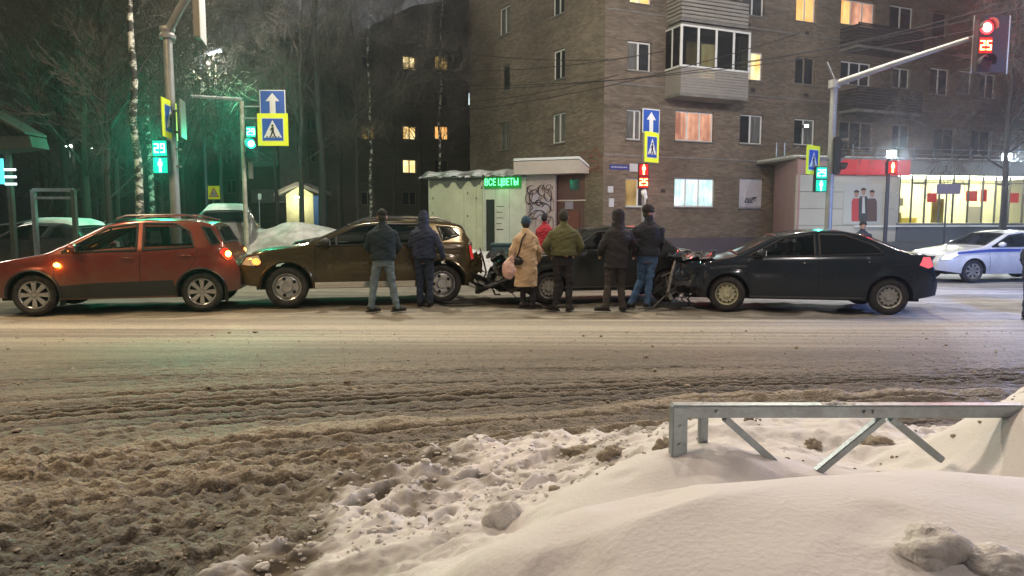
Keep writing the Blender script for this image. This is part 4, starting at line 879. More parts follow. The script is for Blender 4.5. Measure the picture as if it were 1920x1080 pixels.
def paint(name, col, metal=.45, rough=.32, dirt=(.16, .14, .11)):
    """metallic lacquer with road salt thrown up from the wheels (more of it low down, as dirt, not as shade)"""
    m = mat(name, col, rough, metal, var=.06, vscale=3, coat=.8, dirt=dirt, dscale=3.5, damt=.25)
    N = m.node_tree.nodes; Lk = m.node_tree.links; b = N['Principled BSDF']; b.inputs['Coat Roughness'].default_value = .12
    tc = N.new('ShaderNodeTexCoord'); sp = N.new('ShaderNodeSeparateXYZ'); Lk.new(tc.outputs['Object'], sp.inputs[0])
    n = N.new('ShaderNodeTexNoise'); n.inputs['Scale'].default_value = 5; n.inputs['Detail'].default_value = 7; Lk.new(tc.outputs['Object'], n.inputs['Vector'])
    mul = N.new('ShaderNodeMath'); mul.operation = 'MULTIPLY_ADD'; mul.inputs[1].default_value = -.5; Lk.new(n.outputs[0], mul.inputs[0]); Lk.new(sp.outputs['Z'], mul.inputs[2])
    r = N.new('ShaderNodeMapRange'); r.inputs[1].default_value = .5; r.inputs[2].default_value = .05; r.inputs[3].default_value = 0; r.inputs[4].default_value = .6; Lk.new(mul.outputs[0], r.inputs[0])
    mx = N.new('ShaderNodeMixRGB'); mx.inputs[2].default_value = (*dirt, 1); Lk.new(r.outputs[0], mx.inputs[0])
    old = b.inputs['Base Color'].links[0].from_socket; Lk.new(old, mx.inputs[1]); Lk.new(mx.outputs[0], b.inputs['Base Color'])
    ro = N.new('ShaderNodeMapRange'); ro.inputs[3].default_value = rough; ro.inputs[4].default_value = .8; Lk.new(r.outputs[0], ro.inputs[0])
    Lk.new(ro.outputs[0], b.inputs['Roughness'])
    cw = N.new('ShaderNodeMapRange'); cw.inputs[1].default_value = 0; cw.inputs[2].default_value = .4; cw.inputs[3].default_value = .8; cw.inputs[4].default_value = .1; Lk.new(r.outputs[0], cw.inputs[0]); Lk.new(cw.outputs[0], b.inputs['Coat Weight'])
    return m

class Car:
    def __init__(s, L0, L1, W, top, belt, sill=.24, wheels=(-1.25, 1.25), Ra=.37, rw=.32, kt=.24, nose=.12, plan=(.75, .26, .6, .2), crush=None):
        s.L0, s.L1, s.W, s.sill, s.wheels, s.Ra, s.rw, s.kt, s.nose, s.pl, s.crush = L0, L1, W, sill, wheels, Ra, rw, kt, nose, plan, crush
        s.tx, s.tz = zip(*top); s.bx, s.bz = zip(*belt); s.H = max(s.tz)
    def top(s, x):
        return float(np.interp(x, s.TX, s.TZ))
    def prep(s):
        # round the polyline of the roof a little
        xs = np.linspace(s.L0, s.L1, 400); z = np.interp(xs, s.tx, s.tz); k = np.ones(15) / 15
        zp = np.pad(z, 7, mode='edge'); zs = np.convolve(zp, k, 'valid'); e = np.minimum(xs - s.L0, s.L1 - xs) / .15
        zs = np.where(e < 1, z * (1 - np.clip(e, 0, 1)) + zs * np.clip(e, 0, 1), zs); s.TX, s.TZ = xs, zs
    def belt(s, x): return float(np.interp(x, s.bx, s.bz))
    def plan(s, x):
        a0, k0, a1, k1 = s.pl
        t0 = max(0, (s.L0 + a0 - x) / a0); t1 = max(0, (x - s.L1 + a1) / a1)
        return 1 - k0 * t0 ** 2.3 - k1 * t1 ** 2.5
    def hw(s, x, z):
        b = s.belt(x); zm = .62; h = s.W / 2 * s.plan(x)
        if z < zm: f = 1 - .07 * ((zm - z) / zm) ** 2
        elif z <= b: f = 1 - .045 * ((z - zm) / (b - zm + .001)) ** 2
        else: f = .955 * (1 - s.kt * (z - b) / (s.H - b) * (1 + .0 * z))
        for xw in s.wheels:                       # flared arches
            d = math.hypot(x - xw, (z - s.rw)); f += .022 * math.exp(-((d - s.Ra) / .07) ** 2) if z < b else 0
        f -= .010 * math.exp(-((z - (b - .17)) / .03) ** 2) - .006 * math.exp(-((z - (b - .10)) / .03) ** 2)   # shoulder crease
        return h * f
    def bend(s, p):
        x, y, z = p
        t = max(0, min(1, (s.L0 + .6 - x) / .6)); t2 = max(0, min(1, (x - s.L1 + .5) / .5))
        x2 = x + t * t * s.nose * ((z - .5) / .4) ** 2 * (1 if z > .5 else .6) - t2 * t2 * s.nose * .7 * ((z - .55) / .45) ** 2
        q = Vector((x2, y, z))
        if s.crush: q = s.crush(q)
        return q
    def zb(s, x):
        z = s.sill + .10 * max(0, (s.L0 + .7 - x) / .7) + .1 * max(0, (x - s.L1 + .6) / .6)
        for xw in s.wheels:
            if abs(x - xw) < s.Ra: z = max(z, s.rw + math.sqrt(s.Ra ** 2 - (x - xw) ** 2))
        return z
    def side(s, x, z, sg, off=0): return s.bend((x, sg * (s.hw(x, z) + off), z))
    def ring(s, x):
        """half section, sill to roof centre: list of (y, z, tag)"""
        zt = s.top(x); gh = zt > s.belt(x) + .12; rc = .075 if gh else .05; zB = min(s.belt(x), zt - rc); z0 = min(s.zb(x), zB - .02)
        o = []
        for i in range(11): z = lerp(z0, zB, i / 10); o.append((s.hw(x, z), z))
        ze = max(zB + 1e-4, zt - rc)
        for i in range(1, 9): z = lerp(zB, ze, i / 8); o.append((s.hw(x, z), z))
        ye = s.hw(x, ze)
        for i in (1, 2, 3):
            a = i / 3 * math.pi / 2; o.append((ye - rc * (1 - math.cos(a)) * 1.1, ze + rc * .8 * math.sin(a)))
        yl, zl = o[-1]
        for i in range(1, 7): f = 1 - i / 6; o.append((yl * f, zl + rc * .35 * (1 - f * f)))
        return o
    def topz(s, x, y):
        r = s.ring(x)[21:]; ys = [a for a, b in r][::-1]; zs = [b for a, b in r][::-1]
        return float(np.interp(abs(y), ys, zs)), r[0][0]
    def build(s, root, m, holes_side=(), holes_top=()):
        s.prep(); st = set(np.linspace(s.L0, s.L1, 110))
        for xw in s.wheels:
            for i in range(25): st.add(xw - s.Ra * math.cos(math.pi * i / 24))
        st = sorted(st); mb = MB(); rows = []
        def inside(poly, x, z):
            xs = [p[0] for p in poly]
            if x < min(xs) or x > max(xs): return False
            lo, hi = s.span(poly, x); return lo < z < hi
        for x in st:
            r = s.ring(x); row = []
            for sg in (-1, 1):
                rr = []
                for y, z in r:
                    if sg == 1 and y < 1e-9: rr.append(row[0][len(rr)]); continue
                    mb.v.append(s.bend((x, sg * y, z))); rr.append(len(mb.v) - 1)
                row.append(rr)
            rows.append((x, r, row))
        for i in range(len(rows) - 1):
            (xa, ra, A), (xb, rb, B) = rows[i], rows[i + 1]; xm = (xa + xb) / 2
            for k in range(len(ra) - 1):
                zs = [ra[k][1], ra[k + 1][1], rb[k][1], rb[k + 1][1]]; skip = False
                if 10 <= k < 21:
                    for pl in holes_side:
                        if all(inside(pl, xx, zz) for xx, zz in ((xa, zs[0]), (xa, zs[1]), (xb, zs[2]), (xb, zs[3]))): skip = True
                if k >= 21:
                    for x0, x1, fr in holes_top:
                        if xa > x0 + .015 and xb < x1 - .015 and (k > 21 + (0 if fr > .95 else 1)): skip = True
                if skip: continue
                for sg in (0, 1):
                    q = [A[sg][k], A[sg][k + 1], B[sg][k + 1], B[sg][k]]
                    if len(set(q)) == 4: mb.f.append(tuple(q if sg else q[::-1])); mb.mi.append(0)
        for x, r, row in (rows[0], rows[-1]):
            c = len(r)
            for k in range(c - 1):
                q = [row[0][k], row[0][k + 1], row[1][k + 1], row[1][k]]
                if len(set(q)) >= 3:
                    q = list(dict.fromkeys(q)); mb.f.append(tuple(q)); mb.mi.append(0)
        b = mb.build('body', m, root, smooth=True, angle=38)
        w2 = s.W / 2 - .25
        u = MB(); u.box((s.L0 + .3, -w2, s.sill - .02), (s.L1 - .25, w2, .62))
        for xw in s.wheels: u.lathe([(s.Ra + .01, -s.W / 2 + .05), (s.Ra + .01, s.W / 2 - .05)], 24, Matrix.Translation((xw, 0, s.rw)))
        # keep only the upper half of the arch liners
        f2 = [f for f in u.f if not (all(u.v[i].z < s.rw + .0 for i in f) and len(f) == 4 and abs((u.v[f[0]] - u.v[f[1]]).y) > w2)]
        u.f = f2; u.mi = [0] * len(f2); uo = u.build('underbody', M_under, root, fix=False)
        return b
    def span(s, poly, x):
        zs = []; n = len(poly)
        for i in range(n):
            a, b = poly[i], poly[(i + 1) % n]
            if (a[0] - x) * (b[0] - x) <= 0 and abs(a[0] - b[0]) > 1e-9: zs.append(a[1] + (b[1] - a[1]) * (x - a[0]) / (b[0] - a[0]))
        return (min(zs), max(zs)) if zs else (0, 0)
    def patch(s, poly, sg, off, mb, nz=6, thick=0):
        xs = [p[0] for p in poly]; x0, x1 = min(xs) + 1e-5, max(xs) - 1e-5; st = set(np.linspace(x0, x1, max(3, int((x1 - x0) / .05) + 2)))
        for p in poly:
            if x0 < p[0] < x1: st.add(p[0])
        st = sorted(st); prev = None
        for x in st:
            lo, hi = s.span(poly, x); row = []
            for k in range(nz + 1):
                z = lerp(lo, hi, k / nz); mb.v.append(s.side(x, z, sg, off)); row.append(len(mb.v) - 1)
            if prev:
                for k in range(nz): q = (prev[k], row[k], row[k + 1], prev[k + 1]); mb.face(*(q if sg < 0 else q[::-1]))
            prev = row
        return mb
    def outline(s, poly, sg, off, rad, mb, closed=True):
        pts = []; n = len(poly)
        for i in range(n if closed else n - 1):
            a, b = poly[i], poly[(i + 1) % n]; k = max(1, int(math.hypot(b[0] - a[0], b[1] - a[1]) / .08))
            for j in range(k): pts.append(s.side(lerp(a[0], b[0], j / k), lerp(a[1], b[1], j / k), sg, off))
        pts.append(pts[0] if closed else s.side(*poly[-1], sg, off))
        return mb.tube(pts, rad, 6)
    def window(s, root, poly, gm, name='window', both=True, rim=.018, rm=None):
        for sg in (-1, 1) if both else (-1,):
            o = s.patch(poly, sg, .004, MB()).build(name, gm, root, smooth=True, fix=False)
            s.outline(poly, sg, .004, rim, MB()).build('seal', rm or M_black, o, smooth=True)
    def screen(s, root, x0, x1, gm, name, fr=.93, snow=None):
        mb = MB(); prev = None; n = 10; xs = np.linspace(x0, x1, n)
        edge = [[], []]
        for x in xs:
            row = []
            for k in range(13):
                z, ye = s.topz(x, 0); y = ye * fr * (-1 + 2 * k / 12); z = s.topz(x, y)[0]; mb.v.append(s.bend((x, y, z + .006))); row.append(len(mb.v) - 1)
            edge[0].append(mb.v[row[0]]); edge[1].append(mb.v[row[-1]])
            if prev:
                for k in range(12): mb.face(prev[k], row[k], row[k + 1], prev[k + 1])
            prev = row; last = [mb.v[i] for i in row]
            if x == xs[0]: first = [mb.v[i] for i in row]
        o = mb.build(name, gm, root, smooth=True, fix=False)
        e = MB(); e.tube(edge[0], .02, 6); e.tube(edge[1], .02, 6); e.tube(first, .02, 6); e.tube(last, .018, 6); e.build('seal', M_black, o, smooth=True)
        return o
    def strip(s, root, pts, rad, m, name, off=.0, sides=(-1, 1), flat=1):
        for sg in sides:
            P_ = [];
            for i in range(len(pts) - 1):
                a, b = pts[i], pts[i + 1]; k = max(1, int(math.hypot(b[0] - a[0], b[1] - a[1]) / .06))
                for j in range(k): P_.append(s.side(lerp(a[0], b[0], j / k), lerp(a[1], b[1], j / k), sg, off))
            P_.append(s.side(*pts[-1], sg, off)); MB().tube(P_, rad, 6).build(name, m, root, smooth=True)
    def lens(s, root, poly, m, name, off=.008, sides=(-1, 1), label=None):
        for sg in sides:
            o = s.patch(poly, sg, off, MB(), 5).build(name, m, root, smooth=True, fix=False)
            if label: o['label'] = label
            s.outline(poly, sg, off - .004, .008, MB()).build('bezel', M_black, o, smooth=True)
    def seats(s, root, xs=(-.1, .85), zb=.45, h=.68):
        for k, x in enumerate(xs):
            for y in ((-.36, .36) if k == 0 else (0,)):
                wd = .48 if k == 0 else 1.1; mb = MB()
                mb.box((x - .45, y - wd / 2, zb), (x, y + wd / 2, zb + .14)); mb.prism([(x - .08, zb + .1), (x + .06, zb + .1), (x + .26, zb + h), (x + .16, zb + h + .02)], y - wd / 2, y + wd / 2)
                for hy in ((y,) if k == 0 else (y - .36, y + .36)): mb.box((x + .18, hy - .13, zb + h + .03), (x + .28, hy + .13, zb + h + .2))
                mb.build('seat', M_seat, root, smooth=True, bevel=.03)
        MB().tube([Vector((xs[0] - .62 + .02 * math.sin(a), -.36 + .17 * math.cos(a), .92 + .17 * math.sin(a))) for a in np.linspace(0, 6.283, 17)], .014, 6).build('steering_wheel', M_black, root, smooth=True)
        MB().box((xs[0] - 1.0, -s.W / 2 + .2, .72), (xs[0] - .68, s.W / 2 - .2, .93)).build('dashboard', M_black, root, smooth=True, bevel=.04)
    def mirror(s, root, x, z, m, sc=1.0):
        for sg in (-1, 1):
            p = s.side(x, z, sg, 0); mb = MB(); mb.blob((0, 0, 0), (.075 * sc, .1 * sc, .068 * sc), 1, .1, 3); mb.v = [v + p + Vector((0, sg * .12 * sc, .05)) for v in mb.v]
            o = mb.build('door_mirror', m, root, smooth=True, angle=180)
            MB().tube([p + Vector((0, -sg * .01, 0)), p + Vector((0, sg * .08, .03))], .022, 6).build('mirror_arm', M_black, o, smooth=True)
            MB().cbox(p + Vector((.068 * sc, sg * .12 * sc, .05)), (.012, .15 * sc, .09 * sc)).build('mirror_glass', M_chrome, o)

def wheel(root, x, y, r, rimr, style, m, width=.2, yaw=0, sg=-1, cap=None):
    """wheel whose outer face points to sg*y"""
    e = thing('wheel', None, None, (x, y, r)); e.parent = root; e.rotation_euler = (rnd.uniform(0, 1) * 0, 0, yaw)
    h = width / 2; t = [(rimr, -h * .8), (rimr + .01, -h * .95), (r - .05, -h * 1.08), (r - .015, -h * .85), (r, -h * .6), (r, h * .6), (r - .015, h * .85), (r - .05, h * 1.08), (rimr, h * .8)]
    MB().lathe(t, 40).build('tyre', M_tyre, e, smooth=True, angle=50)
    F = sg * h * .78; S = -sg
    mb = MB(); lip = [(rimr, F + S * .0), (rimr - .008, F), (rimr - .022, F + S * .012), (rimr - .025, F + S * .10), (.02, F + S * .11)]
    mb.lathe(lip, 40)
    if style == 'alloy8':
        for k in range(8):
            a = 2 * math.pi * k / 8; M = Matrix.Rotation(a, 4, 'Y') ; 
            mb.prism([(-.020, .03), (.020, .03), (.040, rimr - .02), (-.040, rimr - .02)], min(F, F + S * .03) , max(F, F + S * .03), M)
        mb.disc((0, 0), .05, min(F, F + S * .04), max(F, F + S * .04), 20)
        rim = mb.build('rim', m, e, smooth=True, angle=30)
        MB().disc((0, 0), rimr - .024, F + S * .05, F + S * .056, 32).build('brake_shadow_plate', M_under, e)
    else:
        # pressed steel disc with a ring of openings
        n = 5 if style == 'steel5' else 12; R1 = rimr - .026; hole = .030 if style == 'steel5' else .015; rc = rimr * (.62 if style == 'steel5' else .72)
        mb.lathe([(R1, F + S * .045), (R1 - .02, F + S * .025), (rc + .0, F + S * .018), (rimr * .4, F + S * .03), (rimr * .34, F + S * .0), (.03, F - S * .004), (.001, F - S * .004)], 40)
        rim = mb.build('rim', m, e, smooth=True, angle=40)
        hb = MB()
        for k in range(n):
            a = 2 * math.pi * (k + .5) / n; hb.disc((rc * math.cos(a), rc * math.sin(a)), hole, min(F + S * .01, F + S * .028), max(F + S * .01, F + S * .028), 12)
        tag(hb.build('rim_holes', M_under, e), kind='stuff')
        lb = MB()
        for k in range(5):
            a = 2 * math.pi * k / 5; lb.disc((.055 * math.cos(a), .055 * math.sin(a)), .009, min(F - S * .012, F), max(F - S * .012, F), 8)
        lb.build('wheel_bolts', M_chrome, e)
    return e

def place(root, car, F, Rr, scale=None):
    """put the near-side (local -y) wheel contacts on the measured ground points F (front) and Rr (rear)"""
    F, Rr = Vector((F[0], F[1], 0)), Vector((Rr[0], Rr[1], 0)); d = Rr - F; a = math.atan2(d.y, d.x); wb = car.wheels[1] - car.wheels[0]; sc = scale or d.length / wb
    loc = F - Matrix.Rotation(a, 3, 'Z') @ Vector((car.wheels[0] * sc, -(car.W / 2 - .1) * sc, 0))
    root.location = loc; root.rotation_euler = (0, 0, a); root.scale = (sc,) * 3
def door_lines(c, root, lines):
    for ln in lines: c.strip(root, ln, .0045, M_under, 'door_seam', off=.0, sides=(-1,))
def handle(c, root, x, z, m):
    for sg in (-1, 1):
        p = c.side(x, z, sg, .025); o = MB().tube([p + Vector((-.09, -sg * .02, 0)), p + Vector((-.06, 0, .004)), p + Vector((.05, 0, .004)), p + Vector((.08, -sg * .02, 0))], [.012, .014, .014, .012], 6).build('door_handle', m, root, smooth=True)

# ============ red crossover at the left
red = paint('red_lacquer', (.19, .028, .014), .4, .28)
c = Car(-2.07, 2.07, 1.75, [(-2.07, .62), (-2.03, .76), (-1.85, .85), (-1.05, 1.0), (-.95, 1.04), (-.16, 1.49), (.1, 1.55), (.45, 1.575), (1.0, 1.565), (1.5, 1.51), (1.6, 1.47), (1.86, 1.1), (2.0, .98), (2.07, .62)],
        [(-2.07, .86), (-1.0, .98), (1.2, 1.07), (2.07, 1.1)], wheels=(-1.22, 1.28), Ra=.375, rw=.325)
zz = lambda pts: [((x if x < 1.25 else 1.25 + (x - 1.25) * .76), (z if z < .6 else .6 + (z - .6) * .965)) for x, z in pts]
c.L1 = 1.25 + .82 * .76; c.tx, c.tz = zip(*zz(zip(c.tx, c.tz))); c.bx, c.bz = zip(*zz(zip(c.bx, c.bz))); c.H = max(c.tz)
wf = [(-.80, 1.015), (-.12, 1.425), (.30, 1.49), (.30, 1.035)]; wr = [(.40, 1.04), (.40, 1.495), (.88, 1.485), (1.10, 1.36), (1.18, 1.09)]; wq = [(1.30, 1.44), (1.50, 1.41), (1.72, 1.15), (1.52, 1.12)]; wf, wr, wq = zz(wf), zz(wr), zz(wq)
t = thing('red_crossover_car', 'red hatchback crossover with black sill cladding and glowing amber turn lamps', 'car')
c.build(t, red, [wf, wr, wq], [(-.93, -.2, .93), (1.53, 1.69, .93)])
for p_ in (wf, wr): c.window(t, p_, M_glass)
c.window(t, wq, M_glassd)
c.screen(t, -.93, -.2, M_glassd, 'windscreen'); c.screen(t, 1.53, 1.69, M_glassd, 'rear_window')
c.seats(t); c.mirror(t, -.60, 1.02, red, 1.15)
door_lines(c, t, [[(-.92, 1.0), (-.90, .5), (-.78, .30)], [(.35, 1.03), (.35, .28)], [(1.24, 1.05), (1.20, .85), (.92, .45), (.86, .30)], [(-.78, .285), (.86, .285)]])
handle(c, t, .17, .90, red); handle(c, t, 1.05, .93, red)
for sg in (-1, 1):
    o = c.patch([(-.83, .26), (-.83, .46), (-.3, .50), (.85, .53), (.88, .28)], sg, .012, MB(), 4).build('sill_cladding', M_black, t, smooth=True, fix=False)
    for xw in c.wheels:
        pts = [c.side(xw - (c.Ra + .02) * math.cos(a), c.rw + (c.Ra + .02) * math.sin(a), sg, .004) for a in np.linspace(-.1, math.pi + .1, 22)]
        MB().tube(pts, .038, 6, flat=.5).build('wheel_arch_trim', M_black, t, smooth=True)
    pts = [c.side(-.05, 1.49, sg, -.10) + Vector((0, 0, .05)), c.side(.1, 1.49, sg, -.10) + Vector((0, 0, .10)), c.side(1.0, 1.5, sg, -.10) + Vector((0, 0, .11)), c.side(1.35, 1.47, sg, -.10) + Vector((0, 0, .05))]
    MB().tube(pts, .018, 6).build('roof_rail', M_chrome, t, smooth=True)
c.lens(t, [(-2.03, .66), (-1.98, .80), (-1.80, .84), (-1.72, .80), (-1.88, .66)], M_clear, 'headlight')
c.lens(t, [(1.58, .98), (1.64, 1.05), (1.76, 1.05), (1.80, .88), (1.70, .84)], M_redlens, 'tail_light', off=.012)
for sg in (-1, 1): p = c.side(1.745, .95, sg, .03); mb = MB(); mb.blob(p, (.05, .03, .05), 2, .1, 3); mb.build('turn_signal', M_amber2, t, smooth=True, angle=180)
for sg in (-1, 1): p = c.side(-.86, .80, sg, .012); mb = MB(); mb.blob(p, (.05, .016, .034), 2, .05, 3); mb.build('side_indicator', M_amber2, t, smooth=True, angle=180)
point_light('indicator_glow', c.side(1.80, .95, -1, .12), (1, .4, .05), 2.2, t, .03); point_light('indicator_glow', c.side(-.86, .79, -1, .1), (1, .4, .05), 1.6, t, .03)
MB().box((-2.09, -.5, .5), (-2.03, .5, .62)).build('grille', M_black, t, smooth=True, bevel=.01)
MB().cbox((1.87, 0, .72), (.02, .52, .11)).build('number_plate', M_plate, t)
for xw in c.wheels:
    for sg in (-1, 1): wheel(t, xw, sg * (c.W / 2 - .11), .325, .225, 'alloy8', M_alloy, sg=sg)
    MB().box((xw + .36, -c.W / 2 + .03, .14), (xw + .375, -c.W / 2 + .26, .42)).build('mud_flap', M_black, t)
place(t, c, G(70, 590), G(382, 582)); CAR_RED = t

# ============ brown SUV
brown = paint('brown_lacquer', (.070, .049, .012), .45, .25, dirt=(.09, .075, .055))
def dent(q):
    k = max(0, (q.x - 1.72) / .42)
    if k > 0: q = q + Vector((-.22 * k * k * (1 - min(1, max(0, q.z - .75) / .8)) + .04 * math.sin(q.z * 19 + q.y * 9) * k, .03 * math.sin(q.z * 23) * k, .03 * math.sin(q.y * 11 + q.z * 5) * k))
    if q.y < -.5 and -.6 < q.x < .5: q = q + Vector((0, .018 * math.exp(-((q.z - .62 - .05 * q.x) / .07) ** 2), 0))
    return q
c = Car(-2.155, 2.12, 1.82, [(-2.155, .70), (-2.12, .94), (-1.95, 1.02), (-1.1, 1.13), (-.98, 1.16), (-.22, 1.55), (.05, 1.61), (.5, 1.635), (1.2, 1.63), (1.72, 1.56), (1.95, 1.2), (2.08, 1.05), (2.12, .62)],
        [(-2.155, .98), (-1.0, 1.1), (2.12, 1.16)], sill=.32, wheels=(-1.335, 1.335), Ra=.42, rw=.355, crush=dent, plan=(.6, .2, .5, .16))
zz = lambda pts: [(x, (z if z < .6 else .6 + (z - .6) * .87)) for x, z in pts]
c.tx, c.tz = zip(*zz(zip(c.tx, c.tz))); c.bx, c.bz = zip(*zz(zip(c.bx, c.bz))); c.H = max(c.tz)
wf = [(-.86, 1.13), (-.15, 1.50), (.28, 1.55), (.28, 1.135)]; wr = [(.38, 1.135), (.38, 1.55), (1.0, 1.545), (1.12, 1.15)]; wq = [(1.28, 1.50), (1.52, 1.49), (1.66, 1.32), (1.36, 1.22)]; wf, wr, wq = zz(wf), zz(wr), zz(wq)
t = thing('brown_suv', 'dark brown off-road car with roof rails, its tail smashed in by the grey saloon', 'car')
c.build(t, brown, [wf, wr, wq], [(-.95, -.27, .93), (1.74, 1.94, .93)])
for p_ in (wf, wr, wq): c.window(t, p_, M_glass)
c.strip(t, [(-.50, 1.07), (-.50, 1.21)], .022, M_black, 'quarter_pillar', off=.006)
c.screen(t, -.95, -.27, M_glass, 'windscreen'); c.screen(t, 1.74, 1.94, M_glassd, 'rear_window')
c.seats(t, zb=.55, h=.70); c.mirror(t, -.68, 1.07, M_black, 1.15)
door_lines(c, t, [[(-.86, 1.05), (-.86, .5), (-.78, .36)], [(.33, 1.06), (.33, .36)], [(1.18, 1.07), (1.14, .92), (.86, .5), (.84, .38)]])
handle(c, t, .16, .94, M_chrome); handle(c, t, 1.0, .95, M_chrome)
for sg in (-1, 1):
    c.patch([(-.88, .33), (-.88, .43), (.85, .43), (.85, .33)], sg, .014, MB(), 3).build('sill_trim', M_chrome, t, smooth=True, fix=False)
    for xw in c.wheels:
        pts = [c.side(xw - (c.Ra + .03) * math.cos(a), c.rw + (c.Ra + .03) * math.sin(a), sg, .0) for a in np.linspace(-.05, math.pi + .05, 22)]
        MB().tube(pts, .05, 6, flat=.45).build('wheel_arch_trim', brown, t, smooth=True)
    pts = [c.side(-.12, 1.41, sg, -.10) + Vector((0, 0, .04)), c.side(.05, 1.42, sg, -.10) + Vector((0, 0, .12)), c.side(1.3, 1.42, sg, -.10) + Vector((0, 0, .12)), c.side(1.55, 1.40, sg, -.10) + Vector((0, 0, .05))]
    MB().tube(pts, .022, 6).build('roof_rail', M_chrome, t, smooth=True)
c.lens(t, [(-2.11, .74), (-2.05, .87), (-1.80, .91), (-1.76, .82), (-1.86, .72)], M_clear, 'headlight', off=.012)
for sg in (-1, 1): p = c.side(-1.83, .80, sg, .015); mb = MB(); mb.blob(p, (.075, .02, .06), 3, .1, 3); mb.build('turn_signal', mat('dim_amber_lens', (.8, .25, .03), .15, coat=1, emit=(1, .3, .06), estr=1.6), t, smooth=True, angle=180)
c.lens(t, [(1.90, .78), (1.88, 1.04), (1.97, 1.04), (2.01, .78)], M_redlens, 'tail_light', off=.01)
for k in range(4): MB().box((-2.2, -.45, .72 + k * .045), (-2.12, .45, .74 + k * .045)).build('grille_bar', M_chrome, t)
MB().box((-2.2, -.62, .42), (-2.06, .62, .68)).build('front_bumper', M_black, t, smooth=True, bevel=.03)
q = random.Random(4)
for k in range(7):
    p0 = Vector((1.85 + q.uniform(0, .15), -.75 + q.uniform(0, .5), .35 + q.uniform(0, .35))); MB().tube([p0, p0 + Vector((q.uniform(0, .25), q.uniform(-.1, .1), -q.uniform(.05, .25))), p0 + Vector((q.uniform(.1, .4), q.uniform(-.1, .1), -q.uniform(.1, .3)))], [.03, .025, .015], 5, flat=.4).build('torn_bumper_strip', M_debris, t)
for xw in c.wheels:
    for sg in (-1, 1): wheel(t, xw, sg * (c.W / 2 - .11), .355, .235, 'steel5', M_alloy, sg=sg)
place(t, c, G(540, 576), G(828, 568)); CAR_BROWN = t

# ============ grey saloon, nose crushed into the SUV
grey = paint('dark_grey_lacquer', (.018, .026, .026), .4, .28, dirt=(.07, .07, .065))
def crushg(q):
    k = max(0, (-1.45 - q.x) / .8); k = min(1.25, k)
    if k > 0: q = q + Vector((.25 * k * k * min(1, max(.2, q.z)) + .05 * k * math.sin(q.z * 31 + q.y * 8), .10 * math.sin(q.z * 17 + q.x * 9) * k, .09 * k * math.sin(q.x * 16 + q.y * 9) - .10 * k * k * (q.z > .5)))
    return q
c = Car(-2.45, 1.93, 1.68, [(-2.45, .60), (-2.38, .72), (-1.9, .84), (-1.05, .95), (-.95, .98), (-.28, 1.36), (.1, 1.42), (.8, 1.40), (1.0, 1.35), (1.36, 1.04), (1.45, 1.0), (1.85, .97), (1.93, .58)],
        [(-2.45, .84), (-.95, .93), (1.93, .98)], wheels=(-1.2, 1.2), Ra=.345, rw=.3, crush=crushg)
wf = [(-.76, .965), (-.22, 1.30), (.2, 1.345), (.2, .98)]; wr = [(.28, .98), (.28, 1.345), (.76, 1.33), (.98, 1.10), (.98, 1.0)]
t = thing('grey_saloon_car', 'dark grey saloon with crushed bonnet, standing behind the bystanders in the middle of the crash', 'car')
c.build(t, grey, [wf, wr], [(-.93, -.32, .93), (1.04, 1.33, .93)])
for p_ in (wf, wr): c.window(t, p_, M_glass, rm=M_chrome, rim=.012)
c.screen(t, -.93, -.32, M_glassd, 'windscreen'); c.screen(t, 1.04, 1.33, M_glass, 'rear_window')
c.seats(t, (-.15, .7), .4, .6); c.mirror(t, -.58, .98, grey, 1.0)
door_lines(c, t, [[(-.85, .93), (-.80, .3)], [(.24, .97), (.24, .3)], [(1.02, .98), (.85, .6), (.8, .3)]])
handle(c, t, .08, .86, M_chrome); handle(c, t, .86, .87, M_chrome)
c.strip(t, [(-.9, .30), (.8, .30)], .02, M_black, 'sill_trim', off=.005)
c.lens(t, [(1.62, .78), (1.66, .93), (1.84, .93), (1.86, .78)], mat('pale_lens', (.6, .5, .48), .1, .2, coat=1), 'tail_light', off=.01)
q = random.Random(12)
for k in range(26):
    p0 = Vector((-2.0 + q.uniform(-.35, .4), -.75 + q.uniform(0, .7), .2 + q.uniform(0, .6))); L_ = q.uniform(.12, .4); a = q.uniform(0, 6.28)
    MB().tube([p0, p0 + Vector((L_ * .6 * math.cos(a), .05, L_ * .6 * math.sin(a))), p0 + Vector((L_ * math.cos(a + .6), q.uniform(-.1, .1), L_ * math.sin(a + .6)))], [q.uniform(.015, .04)] * 3, 5, flat=.35).build('torn_bumper_strip', M_debris if k % 3 else M_metalbit, t)
mb = MB(); mb.blob((-1.8, -.3, .5), (.25, .35, .22), 8, .6, 3); mb.build('engine_bay', M_under, t)
for xw in c.wheels:
    for sg in (-1, 1): wheel(t, xw, sg * (c.W / 2 - .11), .3, .195, 'steel12', M_steel, sg=sg)
place(t, c, G(1028, 570), G(1247, 566)); t.scale.z *= 1.08; CAR_GREY = t

